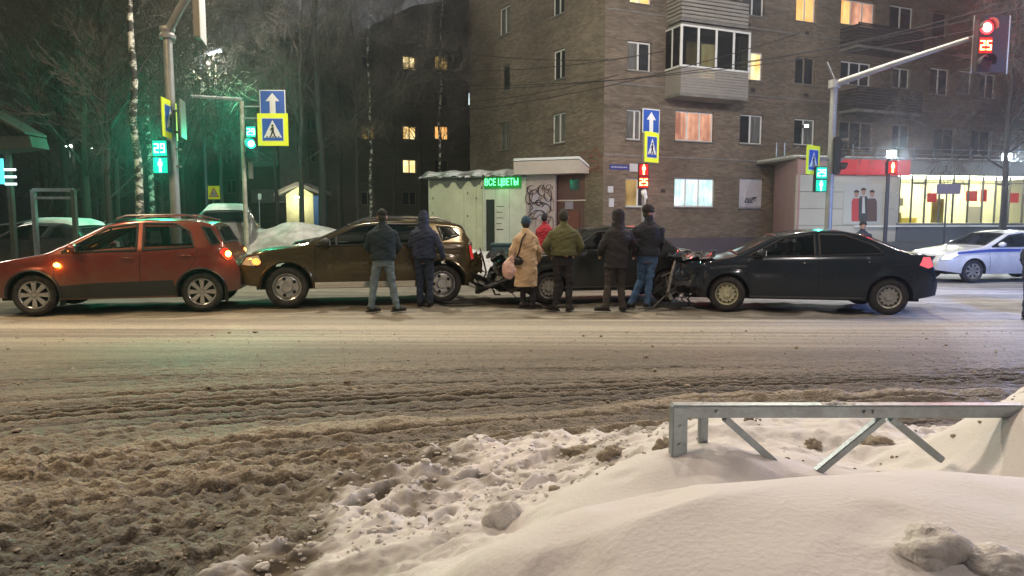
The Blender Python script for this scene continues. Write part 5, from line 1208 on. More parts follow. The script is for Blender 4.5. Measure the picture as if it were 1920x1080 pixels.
# ============ black saloon at the right
blk = paint('blue_black_lacquer', (.013, .023, .034), .35, .17, dirt=(.035, .04, .045))
def crushb(q):
    k = min(1.3, max(0, (-1.62 - q.x) / .7))
    if k > 0: q = q + Vector((.24 * k * k * (.2 + 1.0 * abs(math.sin(q.z * 9 + q.y * 2))), .09 * math.sin(q.z * 19 + q.x * 9) * k + .1 * k * k * (q.y < 0) * (q.z < .6), .07 * k * math.sin(q.x * 19 + q.y * 7) + .03 * k * k))
    return q
c = Car(-2.35, 2.12, 1.78, [(-2.35, .60), (-2.3, .74), (-2.1, .84), (-1.3, .97), (-1.18, 1.0), (-.45, 1.36), (-.15, 1.43), (.2, 1.455), (.6, 1.445), (.95, 1.37), (1.5, 1.12), (1.62, 1.08), (2.02, 1.04), (2.07, .98), (2.12, .6)],
        [(-2.35, .86), (-1.2, .95), (2.12, 1.02)], wheels=(-1.33, 1.33), Ra=.37, rw=.315, crush=crushb, plan=(.8, .26, .7, .2))
wf = [(-1.0, .98), (-.38, 1.31), (.12, 1.375), (.12, 1.0)]; wr = [(.20, 1.0), (.20, 1.375), (.62, 1.36), (1.05, 1.20), (1.22, 1.05)]
t = thing('black_saloon_car', 'blue-black saloon with smashed front end facing the grey saloon, steel wheels caked in snow', 'car')
c.build(t, blk, [wf], [(-1.15, -.5, .93), (.98, 1.47, .93)])
c.window(t, wf, M_glass, rm=M_black); c.window(t, wr, M_glassd)
c.screen(t, -1.15, -.5, M_glassd, 'windscreen'); c.screen(t, .98, 1.47, M_glassd, 'rear_window')
c.seats(t, (-.3, .6), .42, .62); c.mirror(t, -.80, 1.0, blk, 1.1)
door_lines(c, t, [[(-1.02, .95), (-.98, .5), (-.92, .3)], [(.16, .99), (.18, .3)], [(1.28, 1.04), (1.18, .8), (.95, .42), (.9, .3)], [(1.62, 1.03), (1.75, .72)], [(-.92, .275), (.9, .275)]])
handle(c, t, .0, .88, blk); handle(c, t, 1.06, .90, blk)
c.strip(t, [(-.95, .27), (.92, .27)], .03, M_black, 'sill_trim', off=.0)
c.lens(t, [(1.78, .86), (1.86, 1.0), (2.03, 1.0), (2.06, .84), (1.94, .80)], mat('bright_red_lens', (.6, .05, .06), .12, coat=1, emit=(1, .1, .12), estr=.9), 'tail_light', off=.012)
q = random.Random(21)
for k in range(30):
    p0 = Vector((-2.12 + q.uniform(-.18, .4), -.85 + q.uniform(0, .5), .18 + q.uniform(0, .62))); L_ = q.uniform(.15, .45); a = q.uniform(-1.6, 1.6) + math.pi
    MB().tube([p0, p0 + Vector((L_ * .55 * math.cos(a), .04, L_ * .55 * math.sin(a) * .7)), p0 + Vector((L_ * math.cos(a + .5), q.uniform(-.1, .1), L_ * math.sin(a + .9) * .7))], [q.uniform(.012, .04)] * 3, 5, flat=.4).build('torn_bumper_strip', M_debris if k % 3 else M_metalbit, t)
mb = MB(); mb.blob((-1.95, -.25, .5), (.2, .34, .2), 5, .6, 3); mb.build('engine_bay', M_under, t)
mb = MB(); mb.blob((-2.02, -.72, .70), (.13, .06, .07), 5, .2, 3); mb.build('broken_headlight', M_clear, t, smooth=True, angle=180)
for xw in c.wheels:
    for sg in (-1, 1): wheel(t, xw, sg * (c.W / 2 - .11), .315, .2, 'steel12', M_cream if xw < 0 else M_steel, sg=sg, yaw=(R(-9) if xw < 0 else 0))
def crumpled(pts4, m, parent, name, seed, amp=.05, n=14):
    mb = MB(); a, b, c_, d = [Vector(p) for p in pts4]; ids = {}
    for i in range(n + 1):
        for j in range(n + 1):
            u, v = i / n, j / n; p = a * (1 - u) * (1 - v) + b * u * (1 - v) + c_ * u * v + d * (1 - u) * v; k = amp * (abs(vn1(u * 5 + seed, v * 4)) * 2 - .6) + amp * .6 * vn1(u * 11, v * 9 + seed)
            mb.v.append(p + Vector((k * .4, k * .6, k))); ids[i, j] = len(mb.v) - 1
    for i in range(n):
        for j in range(n): mb.face(ids[i, j], ids[i + 1, j], ids[i + 1, j + 1], ids[i, j + 1])
    return mb.build(name, m, parent, smooth=True, angle=25, fix=False)
vn1 = lambda x, y: float(vnoise(np.array([x]), np.array([y]))[0])
crumpled([(-1.55, -.82, .98), (-2.38, -.70, .93), (-2.36, .6, .96), (-1.5, .7, 1.0)], blk, t, 'buckled_bonnet', 3, .07)
crumpled([(-1.75, -.905, .88), (-2.30, -.86, .80), (-2.24, -.90, .45), (-1.78, -.91, .42)], blk, t, 'torn_wing', 8, .06)
MB().tube([(-2.0, -.86, .60), (-2.3, -.80, .44), (-2.50, -.45, .30), (-2.50, .1, .34), (-2.4, .6, .42)], [.05, .09, .10, .10, .08], 10, flat=.45).build('hanging_bumper', M_debris, t, smooth=True)
MB().tube([(-2.15, -.88, .50), (-2.42, -.93, .26), (-2.62, -.95, .06), (-2.9, -.97, .02)], [.03, .035, .03, .02], 6, flat=.5).build('torn_bumper_strip', M_debris, t)
MB().tube([(-2.25, -.89, .9), (-2.32, -.90, .6), (-2.36, -.9, .35), (-2.30, -.92, .2)], [.02, .03, .03, .04], 6).build('bent_strut', M_metalbit, t, smooth=True)
crumpled([(-1.5, -.80, .92), (-2.30, -.62, .80), (-2.28, .6, .82), (-1.45, .7, .93)], grey, CAR_GREY, 'buckled_bonnet', 5, .09)
MB().tube([(-1.9, -.82, .5), (-2.35, -.72, .34), (-2.50, -.3, .22), (-2.45, .3, .25)], [.06, .10, .11, .08], 10, flat=.45).build('hanging_bumper', M_debris, CAR_GREY, smooth=True)
MB().tube([(-2.5, -.5, .04), (-2.8, -.6, .05), (-3.15, -.55, .04), (-3.3, -.3, .03)], [.04, .08, .07, .03], 8, flat=.4).build('fallen_trim', M_debris, CAR_GREY, smooth=True)
crumpled([(1.72, -.86, .85), (2.08, -.78, .92), (2.10, -.75, .50), (1.74, -.88, .52)], brown, CAR_BROWN, 'crumpled_rear_wing', 4, .06)
MB().tube([(1.85, -.86, .55), (2.12, -.78, .42), (2.22, -.3, .34), (2.2, .4, .36)], [.06, .09, .10, .08], 10, flat=.5).build('hanging_bumper', M_debris, CAR_BROWN, smooth=True)
MB().tube([(2.05, -.80, 1.0), (2.10, -.84, .8), (2.16, -.84, .55), (2.10, -.82, .38)], [.02, .03, .03, .02], 6, flat=.5).build('hanging_seal', M_debris, CAR_BROWN, smooth=True)
place(t, c, G(1362, 583), G(1663, 590)); CAR_BLACK = t

# ============ police patrol car, right background
wht = paint('white_lacquer', (.62, .64, .66), .0, .25, dirt=(.3, .3, .3))
M_pstripe = mat('blue_stripe', (.05, .08, .32), .35); M_beacon = mat('lit_blue_beacon', (.1, .2, .9), .2, emit=(.12, .3, 1), estr=16)
def patrol(name_root, beacon=False):
    c = Car(-2.35, 2.3, 1.82, [(-2.35, .62), (-2.28, .76), (-2.05, .86), (-1.15, 1.0), (-1.02, 1.03), (-.28, 1.39), (.1, 1.46), (.7, 1.45), (1.05, 1.38), (1.6, 1.12), (2.2, 1.07), (2.3, .6)],
            [(-2.35, .86), (-1.1, .97), (2.3, 1.03)], wheels=(-1.4, 1.4), Ra=.365, rw=.32)
    wf = [(-.86, 1.0), (-.25, 1.32), (.2, 1.38), (.2, 1.01)]; wr = [(.28, 1.01), (.28, 1.38), (.72, 1.365), (1.15, 1.2), (1.26, 1.06)]
    t = name_root
    c.build(t, wht, [wf, wr], [(-1.0, -.33, .93), (1.08, 1.57, .93)])
    for p_ in (wf, wr): c.window(t, p_, M_glassd)
    c.screen(t, -1.0, -.33, M_glassd, 'windscreen'); c.screen(t, 1.08, 1.57, M_glassd, 'rear_window'); c.mirror(t, -.66, 1.02, wht, 1.1)
    for sg in (-1, 1): c.patch([(-1.9, .80), (-1.9, .86), (-.9, .94), (2.1, .97), (2.1, .89), (-.9, .86)], sg, .005, MB(), 2).build('blue_stripe', M_pstripe, t, smooth=True, fix=False)
    MB().box((-2.37, -.5, .60), (-2.24, .5, .73)).build('grille', M_black, t, smooth=True, bevel=.01)
    MB().box((-2.37, -.6, .30), (-2.24, .6, .40)).build('air_intake', M_black, t, smooth=True, bevel=.01)
    MB().cbox((-2.37, 0, .47), (.02, .52, .11)).build('number_plate', M_plate, t)
    c.lens(t, [(-2.30, .64), (-2.22, .79), (-1.92, .83), (-1.86, .77), (-2.1, .63)], mat('lit_headlight', (.8, .8, .8), .1, coat=1, emit=(.9, .95, 1), estr=.8), 'headlight', off=.012)
    c.lens(t, [(2.0, .82), (2.0, 1.0), (2.2, 1.0), (2.22, .82)], M_redlens, 'tail_light')
    door_lines(c, t, [[(-.95, .97), (-.9, .3)], [(.24, 1.0), (.24, .3)], [(1.3, 1.04), (1.0, .35)]]); handle(c, t, .08, .90, wht); handle(c, t, 1.1, .92, wht)
    if beacon:
        MB().box((-.05, -.5, 1.47), (.15, .5, 1.51)).build('light_bar', M_black, t, smooth=True, bevel=.01)
        for y in (-.34, .34): MB().box((-.04, y - .14, 1.515), (.14, y + .14, 1.60)).build('beacon', M_beacon, t, smooth=True, bevel=.02)
    for xw in c.wheels:
        for sg in (-1, 1): wheel(t, xw, sg * (c.W / 2 - .11), .32, .22, 'alloy8', M_alloy, sg=sg)
    return c
t = thing('police_car', 'white police patrol car with blue side stripe standing side-on in front of the lit shop', 'car')
c = patrol(t); pF = G(1820, 521); pF.z = 0
place(t, c, pF, pF + Vector((2.8, .25, 0)), 1.0); t.location.z = -.12; CAR_POL = t
t = thing('police_car', 'added unseen police car whose flashing blue beacons light the right edge', 'car'); patrol(t, True); t.location = (12.6, 12.6, 0); t.rotation_euler = (0, 0, R(-12))  # unseen car, added to carry the blue beacon light
for y in (-.34, .34): point_light('beacon_glow', (-.1, y, 1.85), (.22, .38, 1), 480, t, .12)

# ============ parked cars under snow in the yard behind
def parked(label, loc, rz, m, snow=True):
    c = Car(-2.1, 2.1, 1.75, [(-2.1, .6), (-2.0, .8), (-1.1, .95), (-.95, 1.0), (-.2, 1.4), (.3, 1.47), (1.2, 1.45), (1.6, 1.35), (1.95, 1.0), (2.1, .6)], [(-2.1, .9), (2.1, 1.0)], wheels=(-1.3, 1.3))
    wf = [(-.7, 1.0), (-.2, 1.3), (.25, 1.38), (.25, 1.0)]; wr = [(.33, 1.0), (.33, 1.38), (1.1, 1.35), (1.4, 1.05)]
    t = thing('parked_car', label, 'car', loc, rz, 'cars parked in the yard beyond the street')
    c.build(t, m)
    for p_ in (wf, wr): c.window(t, p_, M_glassd)
    c.screen(t, -.93, -.26, M_glassd, 'windscreen')
    c.screen(t, 1.64, 1.92, M_glassd, 'rear_window')
    if snow:
        mb = MB(); prev = None
        for x in np.linspace(-.15, 1.6, 14):
            row = []
            for k in range(13):
                ye = c.topz(x, 0)[1]; y = ye * 1.02 * (-1 + 2 * k / 12); e = min(1, (1 - abs(2 * k / 12 - 1)) * 4, (x + .16) * 4, (1.62 - x) * 4)
                mb.v.append(Vector((x, y, c.topz(x, y)[0] + .01 + .13 * max(0, e) ** .5))); row.append(len(mb.v) - 1)
            if prev:
                for k in range(12): mb.face(prev[k], row[k], row[k + 1], prev[k + 1])
            prev = row
        mb.build('snow_on_roof', M_clean, t, smooth=True, angle=180)
    for xw in c.wheels:
        for sg in (-1, 1): wheel(t, xw, sg * (c.W / 2 - .11), .3, .19, 'steel12', M_steel, sg=sg)
    return t
pk = paint('grey_parked_lacquer', (.10, .10, .10), .3, .5, dirt=(.3, .3, .3)); pk2 = paint('dark_parked_lacquer', (.03, .035, .035), .3, .4)
parked('parked grey car with thick snow on its roof, seen from behind over the red crossover', (P(420, 420, 22).x, 22.5, .55), R(-72), pk)
parked('dark parked car without snow at the far left under the trees beside the metal frame', (P(195, 420, 21).x, 22, .25), R(10), pk2, False)
parked('dark car whose roof shows behind the brown off-road car', (P(700, 420, 19).x, 18.9, .28), R(4), pk2, False)
parked('dark parked car standing behind the metal frame by the shelter', (P(60, 420, 20).x, 20.5, .1), R(-8), pk2, True)
# ------------------------------------------------------------------ signals, signs, posts, cables
M_pole = mat('painted_pole', (.30, .31, .30), .5, .35, var=.15, vscale=5, dirt=(.16, .15, .13), dscale=3, damt=.5)
M_signblue = mat('sign_blue', (.012, .07, .36), .35, var=.05); M_signwhite = mat('sign_white', (.62, .64, .62), .4); M_signyel = mat('sign_yellow_glow', (.62, .72, .02), .4, emit=(.62, .75, .02), estr=.10)  # faint glow added to the yellow plates, which are no lamps
M_signback = mat('sign_back', (.2, .19, .18), .5, .5); M_ink2 = mat('sign_black', (.01, .01, .012), .5)
M_gl = mat('lit_green_lens', (.1, .8, .6), .3, emit=(.0, 1, .50), estr=3.5); M_glc = mat('lit_green_core', (.1, .8, .6), .3, emit=(.25, 1, .70), estr=14); M_rlc = mat('lit_red_core', (.9, .1, .05), .3, emit=(1, .30, .22), estr=12); M_glh = mat('lit_green_digits', (.1, .8, .6), .3, emit=(.14, 1, .66), estr=7)
M_gld = mat('green_signal_face', (.01, .12, .09), .3, emit=(.0, .55, .34), estr=.9)
M_rl = mat('lit_red_lens', (.9, .1, .05), .3, emit=(1, .012, .02), estr=4); M_rd = mat('lit_red_digits', (.9, .3, .1), .3, emit=(1, .42, .12), estr=6); M_rfd = mat('red_signal_face', (.15, .01, .01), .3, emit=(.8, .01, .015), estr=.55)
M_off = mat('unlit_lens', (.02, .015, .015), .15, coat=1)
SEG = {'2': 'abged', '5': 'afgcd', '9': 'abcdfg', '3': 'abgcd', '8': 'abcdefg'}
def digits(txt, c, h, m, parent, y):
    w = h * .5; th = h * .13; x0 = c[0] - (len(txt) * w * 1.35 - w * .35) / 2; mb = MB()
    for i, ch in enumerate(txt):
        x = x0 + i * w * 1.35; zc = c[1]
        S = dict(a=(x, zc + h / 2 - th, x + w, zc + h / 2), g=(x, zc - th / 2, x + w, zc + th / 2), d=(x, zc - h / 2, x + w, zc - h / 2 + th), f=(x, zc, x + th, zc + h / 2), b=(x + w - th, zc, x + w, zc + h / 2), e=(x, zc - h / 2, x + th, zc), c=(x + w - th, zc - h / 2, x + w, zc))
        for s in SEG[ch]: a = S[s]; mb.box((a[0], y - .006 - (s in 'agd') * .002, a[1]), (a[2], y, a[3]))
    return mb.build('digits', m, parent, fix=False)
def man(c, h, m, parent, y, stand=True):
    mb = MB(); x, z = c; k = h / 10
    mb.disc((x, z + 4.1 * k), .95 * k, y - .006, y, 12); mb.box((x - 1.0 * k, y - .006, z - .4 * k), (x + 1.0 * k, y, z + 2.9 * k))
    if stand: mb.box((x - 1.7 * k, y - .006, z - .2 * k), (x - 1.15 * k, y, z + 2.8 * k)); mb.box((x + 1.15 * k, y - .006, z - .2 * k), (x + 1.7 * k, y, z + 2.8 * k)); mb.box((x - .9 * k, y - .006, z - 5 * k), (x - .12 * k, y, z - .45 * k)); mb.box((x + .12 * k, y - .006, z - 5 * k), (x + .9 * k, y, z - .45 * k))
    else: mb.prism([(x - .8 * k, z - .3 * k), (x - 2.4 * k, z - 5 * k), (x - 1.4 * k, z - 5 * k), (x, z - 1.5 * k), (x + 1.5 * k, z - 5 * k), (x + 2.5 * k, z - 5 * k), (x + .9 * k, z - .3 * k)], y - .006, y); mb.prism([(x - 1, z), (x - 1, z)] and [(x - .9 * k, z + 2.6 * k), (x - 2.4 * k, z + .5 * k), (x - 2.0 * k, z + .2 * k), (x - .7 * k, z + 1.5 * k)], y - .006, y)
    return mb.build('walking_figure', m, parent, fix=False)
def head(parent, c, cells, w=.3, ch=.3, name='signal_head', rz=0, tint=None):
    """cells: list top to bottom of ('g'|'r'|'off'|'gman'|'rman'|'g29'|'r25')"""
    e = thing(name, None, None, c); e.parent = parent; e.rotation_euler = (0, 0, rz); n = len(cells); H = n * ch
    MB().box((-w / 2, 0, -H / 2), (w / 2, .16, H / 2)).build('housing', M_ink2, e, smooth=True, bevel=.015)
    for i, k in enumerate(cells):
        z = H / 2 - ch * (i + .5); face = M_gld if k[0] == 'g' else (M_rfd if k[0] == 'r' else M_off)
        if k in ('g', 'r', 'off'):
            MB().disc((0, z), ch * .38, -.012, -.001, 24).build('lens', {'g': M_gl, 'r': M_rl, 'off': M_off}[k], e)
            if k != 'off': MB().disc((0, z), ch * .25, -.020, -.0125, 24).build('lens_core', M_glc if k == 'g' else M_rlc, e)
        else:
            MB().box((-w / 2 + .02, -.008, z - ch / 2 + .02), (w / 2 - .02, -.001, z + ch / 2 - .02)).build('lens', face, e)
            if k.endswith('man'): man((0, z), ch * .78, M_glh if k[0] == 'g' else M_rd, e, -.009)
            else: digits(k[1:], (0, z), ch * .55, M_glh if k[0] == 'g' else M_rd, e, -.009)
        # visor: a half-open tube over each lens
        mb = MB(); r = ch * .44; prev = None
        for j in range(15):
            a = lerp(-.25, math.pi + .25, j / 14); q = [(r * math.cos(a), -.002, z + r * math.sin(a)), (r * math.cos(a), -.14 - .05 * math.sin(a), z + r * math.sin(a))]
            mb.v += [Vector(v) for v in q]
            if prev is not None: mb.face(prev, prev + 1, len(mb.v) - 1, len(mb.v) - 2)
            prev = len(mb.v) - 2
        if k in ('g', 'r', 'off'): mb.build('visor', M_ink2, e, fix=False, smooth=True)
    return e
def sign(parent, c, w, h, kind, rz=0, name='sign'):
    e = thing(name, None, None, c); e.parent = parent; e.rotation_euler = (0, 0, rz)
    pl = lambda poly, y0, y1, m, nm: MB().prism(poly, y0, y1).build(nm, m, e)
    bx = lambda a, b: [(-a, -b), (a, -b), (a, b), (-a, b)]
    if kind == 'arrow':
        pl(bx(w / 2, h / 2), 0, .02, M_signwhite, 'plate'); pl(bx(w / 2 - .025, h / 2 - .025), -.004, -.001, M_signblue, 'blue_field')
        pl([(-w * .11, -h * .47), (w * .11, -h * .47), (w * .11, h * .05), (w * .27, h * .05), (0, h * .38), (-w * .27, h * .05), (-w * .11, h * .05)], -.008, -.005, M_signwhite, 'arrow')
    elif kind == 'cross':
        pl(bx(w / 2, h / 2), 0, .02, M_signyel, 'plate'); a, b = w * .34, h * .34; pl(bx(a + .015, b + .015), -.004, -.001, M_signwhite, 'white_edge'); pl(bx(a, b), -.008, -.005, M_signblue, 'blue_field')
        pl([(-a * .88, -b * .72), (a * .88, -b * .72), (0, b * .86)], -.012, -.009, M_signwhite, 'triangle')
        man((0, -b * .12), b * 1.15, M_ink2, e, -.013, False)
        for k in (-2, -1, 0, 1, 2): MB().box((k * a * .28 - a * .07, -.0125, -b * .72 + .002), (k * a * .28 + a * .07, -.0123, -b * .60)).build('zebra_bar', M_ink2, e)
    elif kind == 'kids':
        pl(bx(w / 2, h / 2), 0, .02, M_signyel, 'plate'); pl([(-w * .38, -h * .34), (w * .38, -h * .34), (0, h * .4)], -.004, -.001, mat('sign_red', (.4, .03, .03), .4), 'red_triangle'); pl([(-w * .26, -h * .28), (w * .26, -h * .28), (0, h * .24)], -.008, -.005, M_signwhite, 'white_field')
        man((-w * .06, -h * .1), h * .3, M_ink2, e, -.009, False); man((w * .09, -h * .14), h * .22, M_ink2, e, -.009, False)
    else: pl(bx(w / 2, h / 2), 0, .02, M_signback, 'plate')
    return e
def pole(label, base, top, r, cat='traffic light', name='traffic_light', m=None, taper=.85):
    t = thing(name, label, cat, (base.x, base.y, 0)); tp = Vector((0, 0, top.z))
    MB().tube([(0, 0, -.1), (0, 0, top.z * .5), tp], [r, r * (1 + taper) / 2, r * taper], 16).build('pole', m or M_pole, t, smooth=True)
    return t
rel = lambda t, p: Vector((p.x - t.location.x, p.y - t.location.y, p.z))

# 1: thick mast left, arm reaching out over the road
Y1 = 15.2; t = pole('thick grey mast at the left carrying green pedestrian countdown and an arm toward the road', P(330, 415, Y1), P(326, 62, Y1), .105); tz = P(326, 62, Y1).z
MB().lathe([(.001, -.12), (.16, -.12), (.17, -.06), (.13, .0), (.16, .06), (.15, .12), (.001, .12)], 16, Matrix.Translation((0, 0, tz)) @ Matrix.Rotation(R(90), 4, 'X')).build('collar', M_pole, t, smooth=True)
aT = rel(t, P(372, -40, Y1 - .6)); MB().tube([(0, 0, tz), (aT.x * .4, aT.y * .4, lerp(tz, aT.z, .45)), aT, aT + Vector((2.2, -3.2, .5))], [.085, .08, .075, .06], 12).build('arm', M_pole, t, smooth=True)
pe = rel(t, P(380, 25, Y1 - .9)); b_ = thing('signal_head', None, None, pe); b_.parent = t; b_.rotation_euler = (0, 0, R(104))
MB().box((-.32, 0, -.55), (.32, .012, .35)).build('backboard', M_signwhite, b_, smooth=True); MB().box((-.14, .014, -.5), (.14, .16, .4)).build('housing', M_signback, b_, smooth=True, bevel=.02)
head(t, rel(t, P(300, 294, Y1 - .25)), ['g29', 'gman'], .34, .36)
sign(t, rel(t, P(319, 224, Y1 - .15)), .9, .80, 'cross', R(98))
sign(t, rel(t, P(344, 224, Y1 - .05)), .55, .80, 'plain', R(104), 'side_plate')
for z in (P(0, 208, Y1).z, P(0, 248, Y1).z, P(0, 280, Y1).z, P(0, 312, Y1).z): MB().box((-.2, -.05, z - .02), (.17, .05, z + .02)).build('clamp', M_signback, t)
point_light('green_signal_glow', rel(t, P(300, 300, Y1 - .55)), (.02, 1, .5), 170, t, .12, spot=(120, (.2, -1, .12)))
point_light('added_green_tree_light', rel(t, P(250, 250, Y1 + 6)), (.02, 1, .52), 170, t, .3)  # added light without a source, turns the trees behind green
# 2: thinner post with signal and two signs
Y2 = 20.5; t = pole('slim mottled post with green traffic light, blue arrow sign and crossing sign', P(461, 415, Y2), P(459, 190, Y2), .07, m=mat('mottled_pole', (.45, .45, .36), .6, .2, var=.35, vscale=3, dirt=(.1, .1, .08), dscale=2.5, damt=.7))
head(t, rel(t, P(471, 263, Y2 - .2)), ['g29', 'g', 'off'], .3, .34).location.z -= .1
sign(t, rel(t, P(511, 192, Y2 - .1)), .74, .70, 'arrow'); sign(t, rel(t, P(511.5, 243, Y2 - .14)), .88, .92, 'cross')
for y in (200, 222, 262): z = rel(t, P(0, y, Y2)).z; MB().bar((0, -.04, z), (1.0, -.04, z), .035).build('bracket', M_galv, t)
a = rel(t, P(360, 182, Y2 - .3)); z = rel(t, P(0, 188, Y2)).z; MB().tube([(0, 0, z), a], .024, 8).build('arm', M_galv, t, smooth=True)
zz = rel(t, P(0, 335, Y2)).z; MB().box((.15, -.05, zz), (.25, .05, zz + .95)).build('cable_box', M_signback, t)
point_light('green_signal_glow', rel(t, P(472, 270, Y2 - .5)), (.02, 1, .5), 170, t, .12, spot=(100, (.3, -1, .2)))
point_light('added_green_tree_light', rel(t, P(440, 200, Y2 + 4)), (.02, 1, .52), 120, t, .3)  # another sourceless green light added behind this post for the trees
mb = MB(); q = random.Random(3)
for k in range(14): f = (k + .5) / 14; p = Vector((0, 0, z)).lerp(a, f); mb.blob(p + Vector((0, 0, .05)), (.08, .03, .015 + .015 * q.random()), k, .4, 2)
tag(mb.build('arm_snow', M_clean, smooth=True, angle=180), 'line of snow lying on the arm of the slim post', 'snow patch').location = t.location
# 3: middle post behind the bystanders
Y3 = 20.5; t = pole('middle post behind the bystanders with red pedestrian countdown under an arrow and a crossing sign', P(1205, 415, Y3), P(1204, 206, Y3), .045)
sign(t, rel(t, P(1221, 227, Y3 - .1)), .62, .68, 'arrow', R(28)); sign(t, rel(t, P(1222.5, 276, Y3 - .14)), .66, .86, 'cross', R(42))
head(t, rel(t, P(1207, 330, Y3 - .15)), ['rman', 'r25'], .30, .36)
sn = MB(); sn.blob(rel(t, P(1208, 360, Y3 - .1)), (.09, .04, .1), 3, .4, 3); sn.blob(rel(t, P(1211, 369, Y3 - .1)), (.05, .04, .08), 4, .4, 3); tag(sn.build('signal_snow', M_clean, smooth=True, angle=180), 'small lump of snow under the red countdown of the middle post', 'snow patch').location = t.location
point_light('red_signal_glow', rel(t, P(1206, 330, Y3 - .4)), (1, .04, .05), 110, t, .12, spot=(120, (-.1, -1, -.1)))
# 4: mast at the right with a long arm over the road
Y4 = 18.0; t = pole('thick mast at the right whose rising arm holds the large red signal', P(1553, 415, Y4), P(1559, 150, Y4), .095); tz = P(1559, 158, Y4).z
MB().lathe([(.001, -.1), (.14, -.1), (.14, .1), (.001, .1)], 16, Matrix.Translation((0, 0, tz)) @ Matrix.Rotation(R(90), 4, 'X')).build('collar', M_pole, t, smooth=True)
Ya = 15.6; a1 = rel(t, P(1680, 118, 17)); a2 = rel(t, P(1818, 72, Ya + .1)); a3 = rel(t, P(1885, 40, Ya + .1))
MB().tube([(0, 0, tz), a1, a2], [.085, .07, .05], 12).build('arm', M_pole, t, smooth=True); MB().tube([a2, a3], [.035, .03], 8).build('arm_tip', M_pole, t, smooth=True)
MB().tube([(0, 0, tz + .1), (-.22, 0, tz + .55)], .03, 6).build('stub', M_signback, t)
head(t, rel(t, P(1848, 85, Ya - .3)), ['r', 'r25', 'off'], .32, .37).location.z += .0
e = rel(t, P(1870, 84, Ya - .05)); MB().box((e.x - .50, e.y, e.z - .58), (e.x + .20, e.y + .012, e.z + .62)).build('backboard', mat('backboard_mesh', (.035, .03, .03), .7), t)
for s_ in ((-.55, -.53), (.23, .25)): MB().box((e.x + s_[0], e.y - .006, e.z - .62), (e.x + s_[1], e.y - .001, e.z + .62)).build('backboard_edge', M_signwhite, t)
point_light('red_signal_glow', rel(t, P(1848, 58, Ya - .6)), (1, .03, .06), 130, t, .12, spot=(120, (-.5, -1, -.25)))
sign(t, rel(t, P(1525, 300, Y4 - .25)), .62, .72, 'cross', R(38)); MB().box((-.62, -.1, P(0, 328, Y4).z), (-.50, .0, P(0, 280, Y4).z)).build('sign_side', mat('rust_brown_plate', (.22, .07, .04), .6), t)
head(t, rel(t, P(1540, 336, Y4 - .3)), ['g29', 'gman'], .30, .32)
hh = head(t, rel(t, P(1575, 292, Y4 - .1)), ['off', 'off', 'off'], .28, .31, rz=R(75))
z = P(0, 300, Y4).z; MB().box((-.3, -.05, z - .02), (.3, .05, z + .02)).build('clamp', M_signback, t); MB().box((-.3, -.05, z - .72), (.1, .05, z - .68)).build('clamp', M_signback, t)
point_light('green_signal_glow', rel(t, P(1540, 336, Y4 - .6)), (.03, 1, .6), 40, t, .1, spot=(110, (-.35, -1, -.1)))
# 5: short post with red pedestrian light; 6: sign board on a post
Y5 = 22; t = pole('dark blue post with small red pedestrian light in front of the shop windows', P(1661, 415, Y5), P(1661, 300, Y5), .065, m=M_dkmet)
head(t, rel(t, P(1674, 314, Y5 - .1)), ['rman'], .32, .40); 
point_light('red_signal_glow', rel(t, P(1674, 314, Y5 - .5)), (1, .05, .08), 60, t, .1, spot=(120, (-.5, -1, -.1)))
Y6 = 23; t = pole('thin post holding a plain grey sign board in front of the shop windows', P(1772, 415, Y6), P(1773, 345, Y6), .03, 'sign', 'sign_post', M_dkmet)
MB().box((-.36, -.05, P(0, 364, Y6).z), (.42, -.032, P(0, 345, Y6).z)).build('sign_board', mat('grey_violet_board', (.13, .12, .17), .5), t)
# 7: children warning sign, small white sign, street lamp
Y7 = 36; t = pole('small yellow-green warning sign on a thin post beyond the parked car', P(401, 415, Y7), P(401, 350, Y7), .035, 'sign', 'warning_sign', M_signback)
sign(t, rel(t, P(401, 361, Y7 - .1)), .68, .68, 'kids')
t = pole('tiny white sign on a thin post between the slim mottled post and the lit hut', P(487, 415, 30), P(488, 365, 30), .02, 'sign', 'small_sign', M_galv); MB().box((-.02, -.05, P(0, 374, 30).z), (.12, -.03, P(0, 363, 30).z)).build('plate', M_signwhite, t)
Y8 = 27; t = pole('street lamp with small bright head glowing above the snowy twigs at the upper left', P(389, 415, Y8), P(389, 104, Y8), .07, 'street lamp', 'street_lamp', M_dkmet)
a = rel(t, P(403, 97, Y8 - .5)); MB().tube([(0, 0, a.z - .15), (a.x * .5, a.y * .5, a.z + .05), a], .03, 8).build('arm', M_dkmet, t, smooth=True)
M_lampw = mat('lit_street_lamp', (1, 1, 1), .3, emit=(.9, 1, 1), estr=30)
MB().prism([(-.28, -.08), (.28, .09), (.28, .13), (-.28, .0)], -.12, .12, Matrix.Translation(a)).build('lamp_head', M_dkmet, t); MB().prism([(-.22, -.12), (.22, .02), (.22, .06), (-.22, -.08)], -.09, .09, Matrix.Translation(a + Vector((0, -.0, -.0)))).build('lens', M_lampw, t)
point_light('lamp_glow', a + Vector((-.1, -.2, -.45)), (.95, .95, .80), 520, t, .12)
for i, (x, y, Yl, lab) in enumerate(((139, 274, 40, 'tiny lit lamp on a post among the left trees above the metal frame'), (184, 279, 46, 'tiny lit lamp among the left trees right of its twin'))):
    t = pole(lab, P(x, 415, Yl), P(x, y, Yl), .05, 'street lamp', 'street_lamp', M_dkmet); MB().cbox((0, -.1, P(x, y, Yl).z), (.34, .2, .1)).build('lens', M_lampw, t)
    point_light('lamp_glow', (0, -.4, P(x, y, Yl).z - .4), (.9, 1, .9), 40, t, .1)
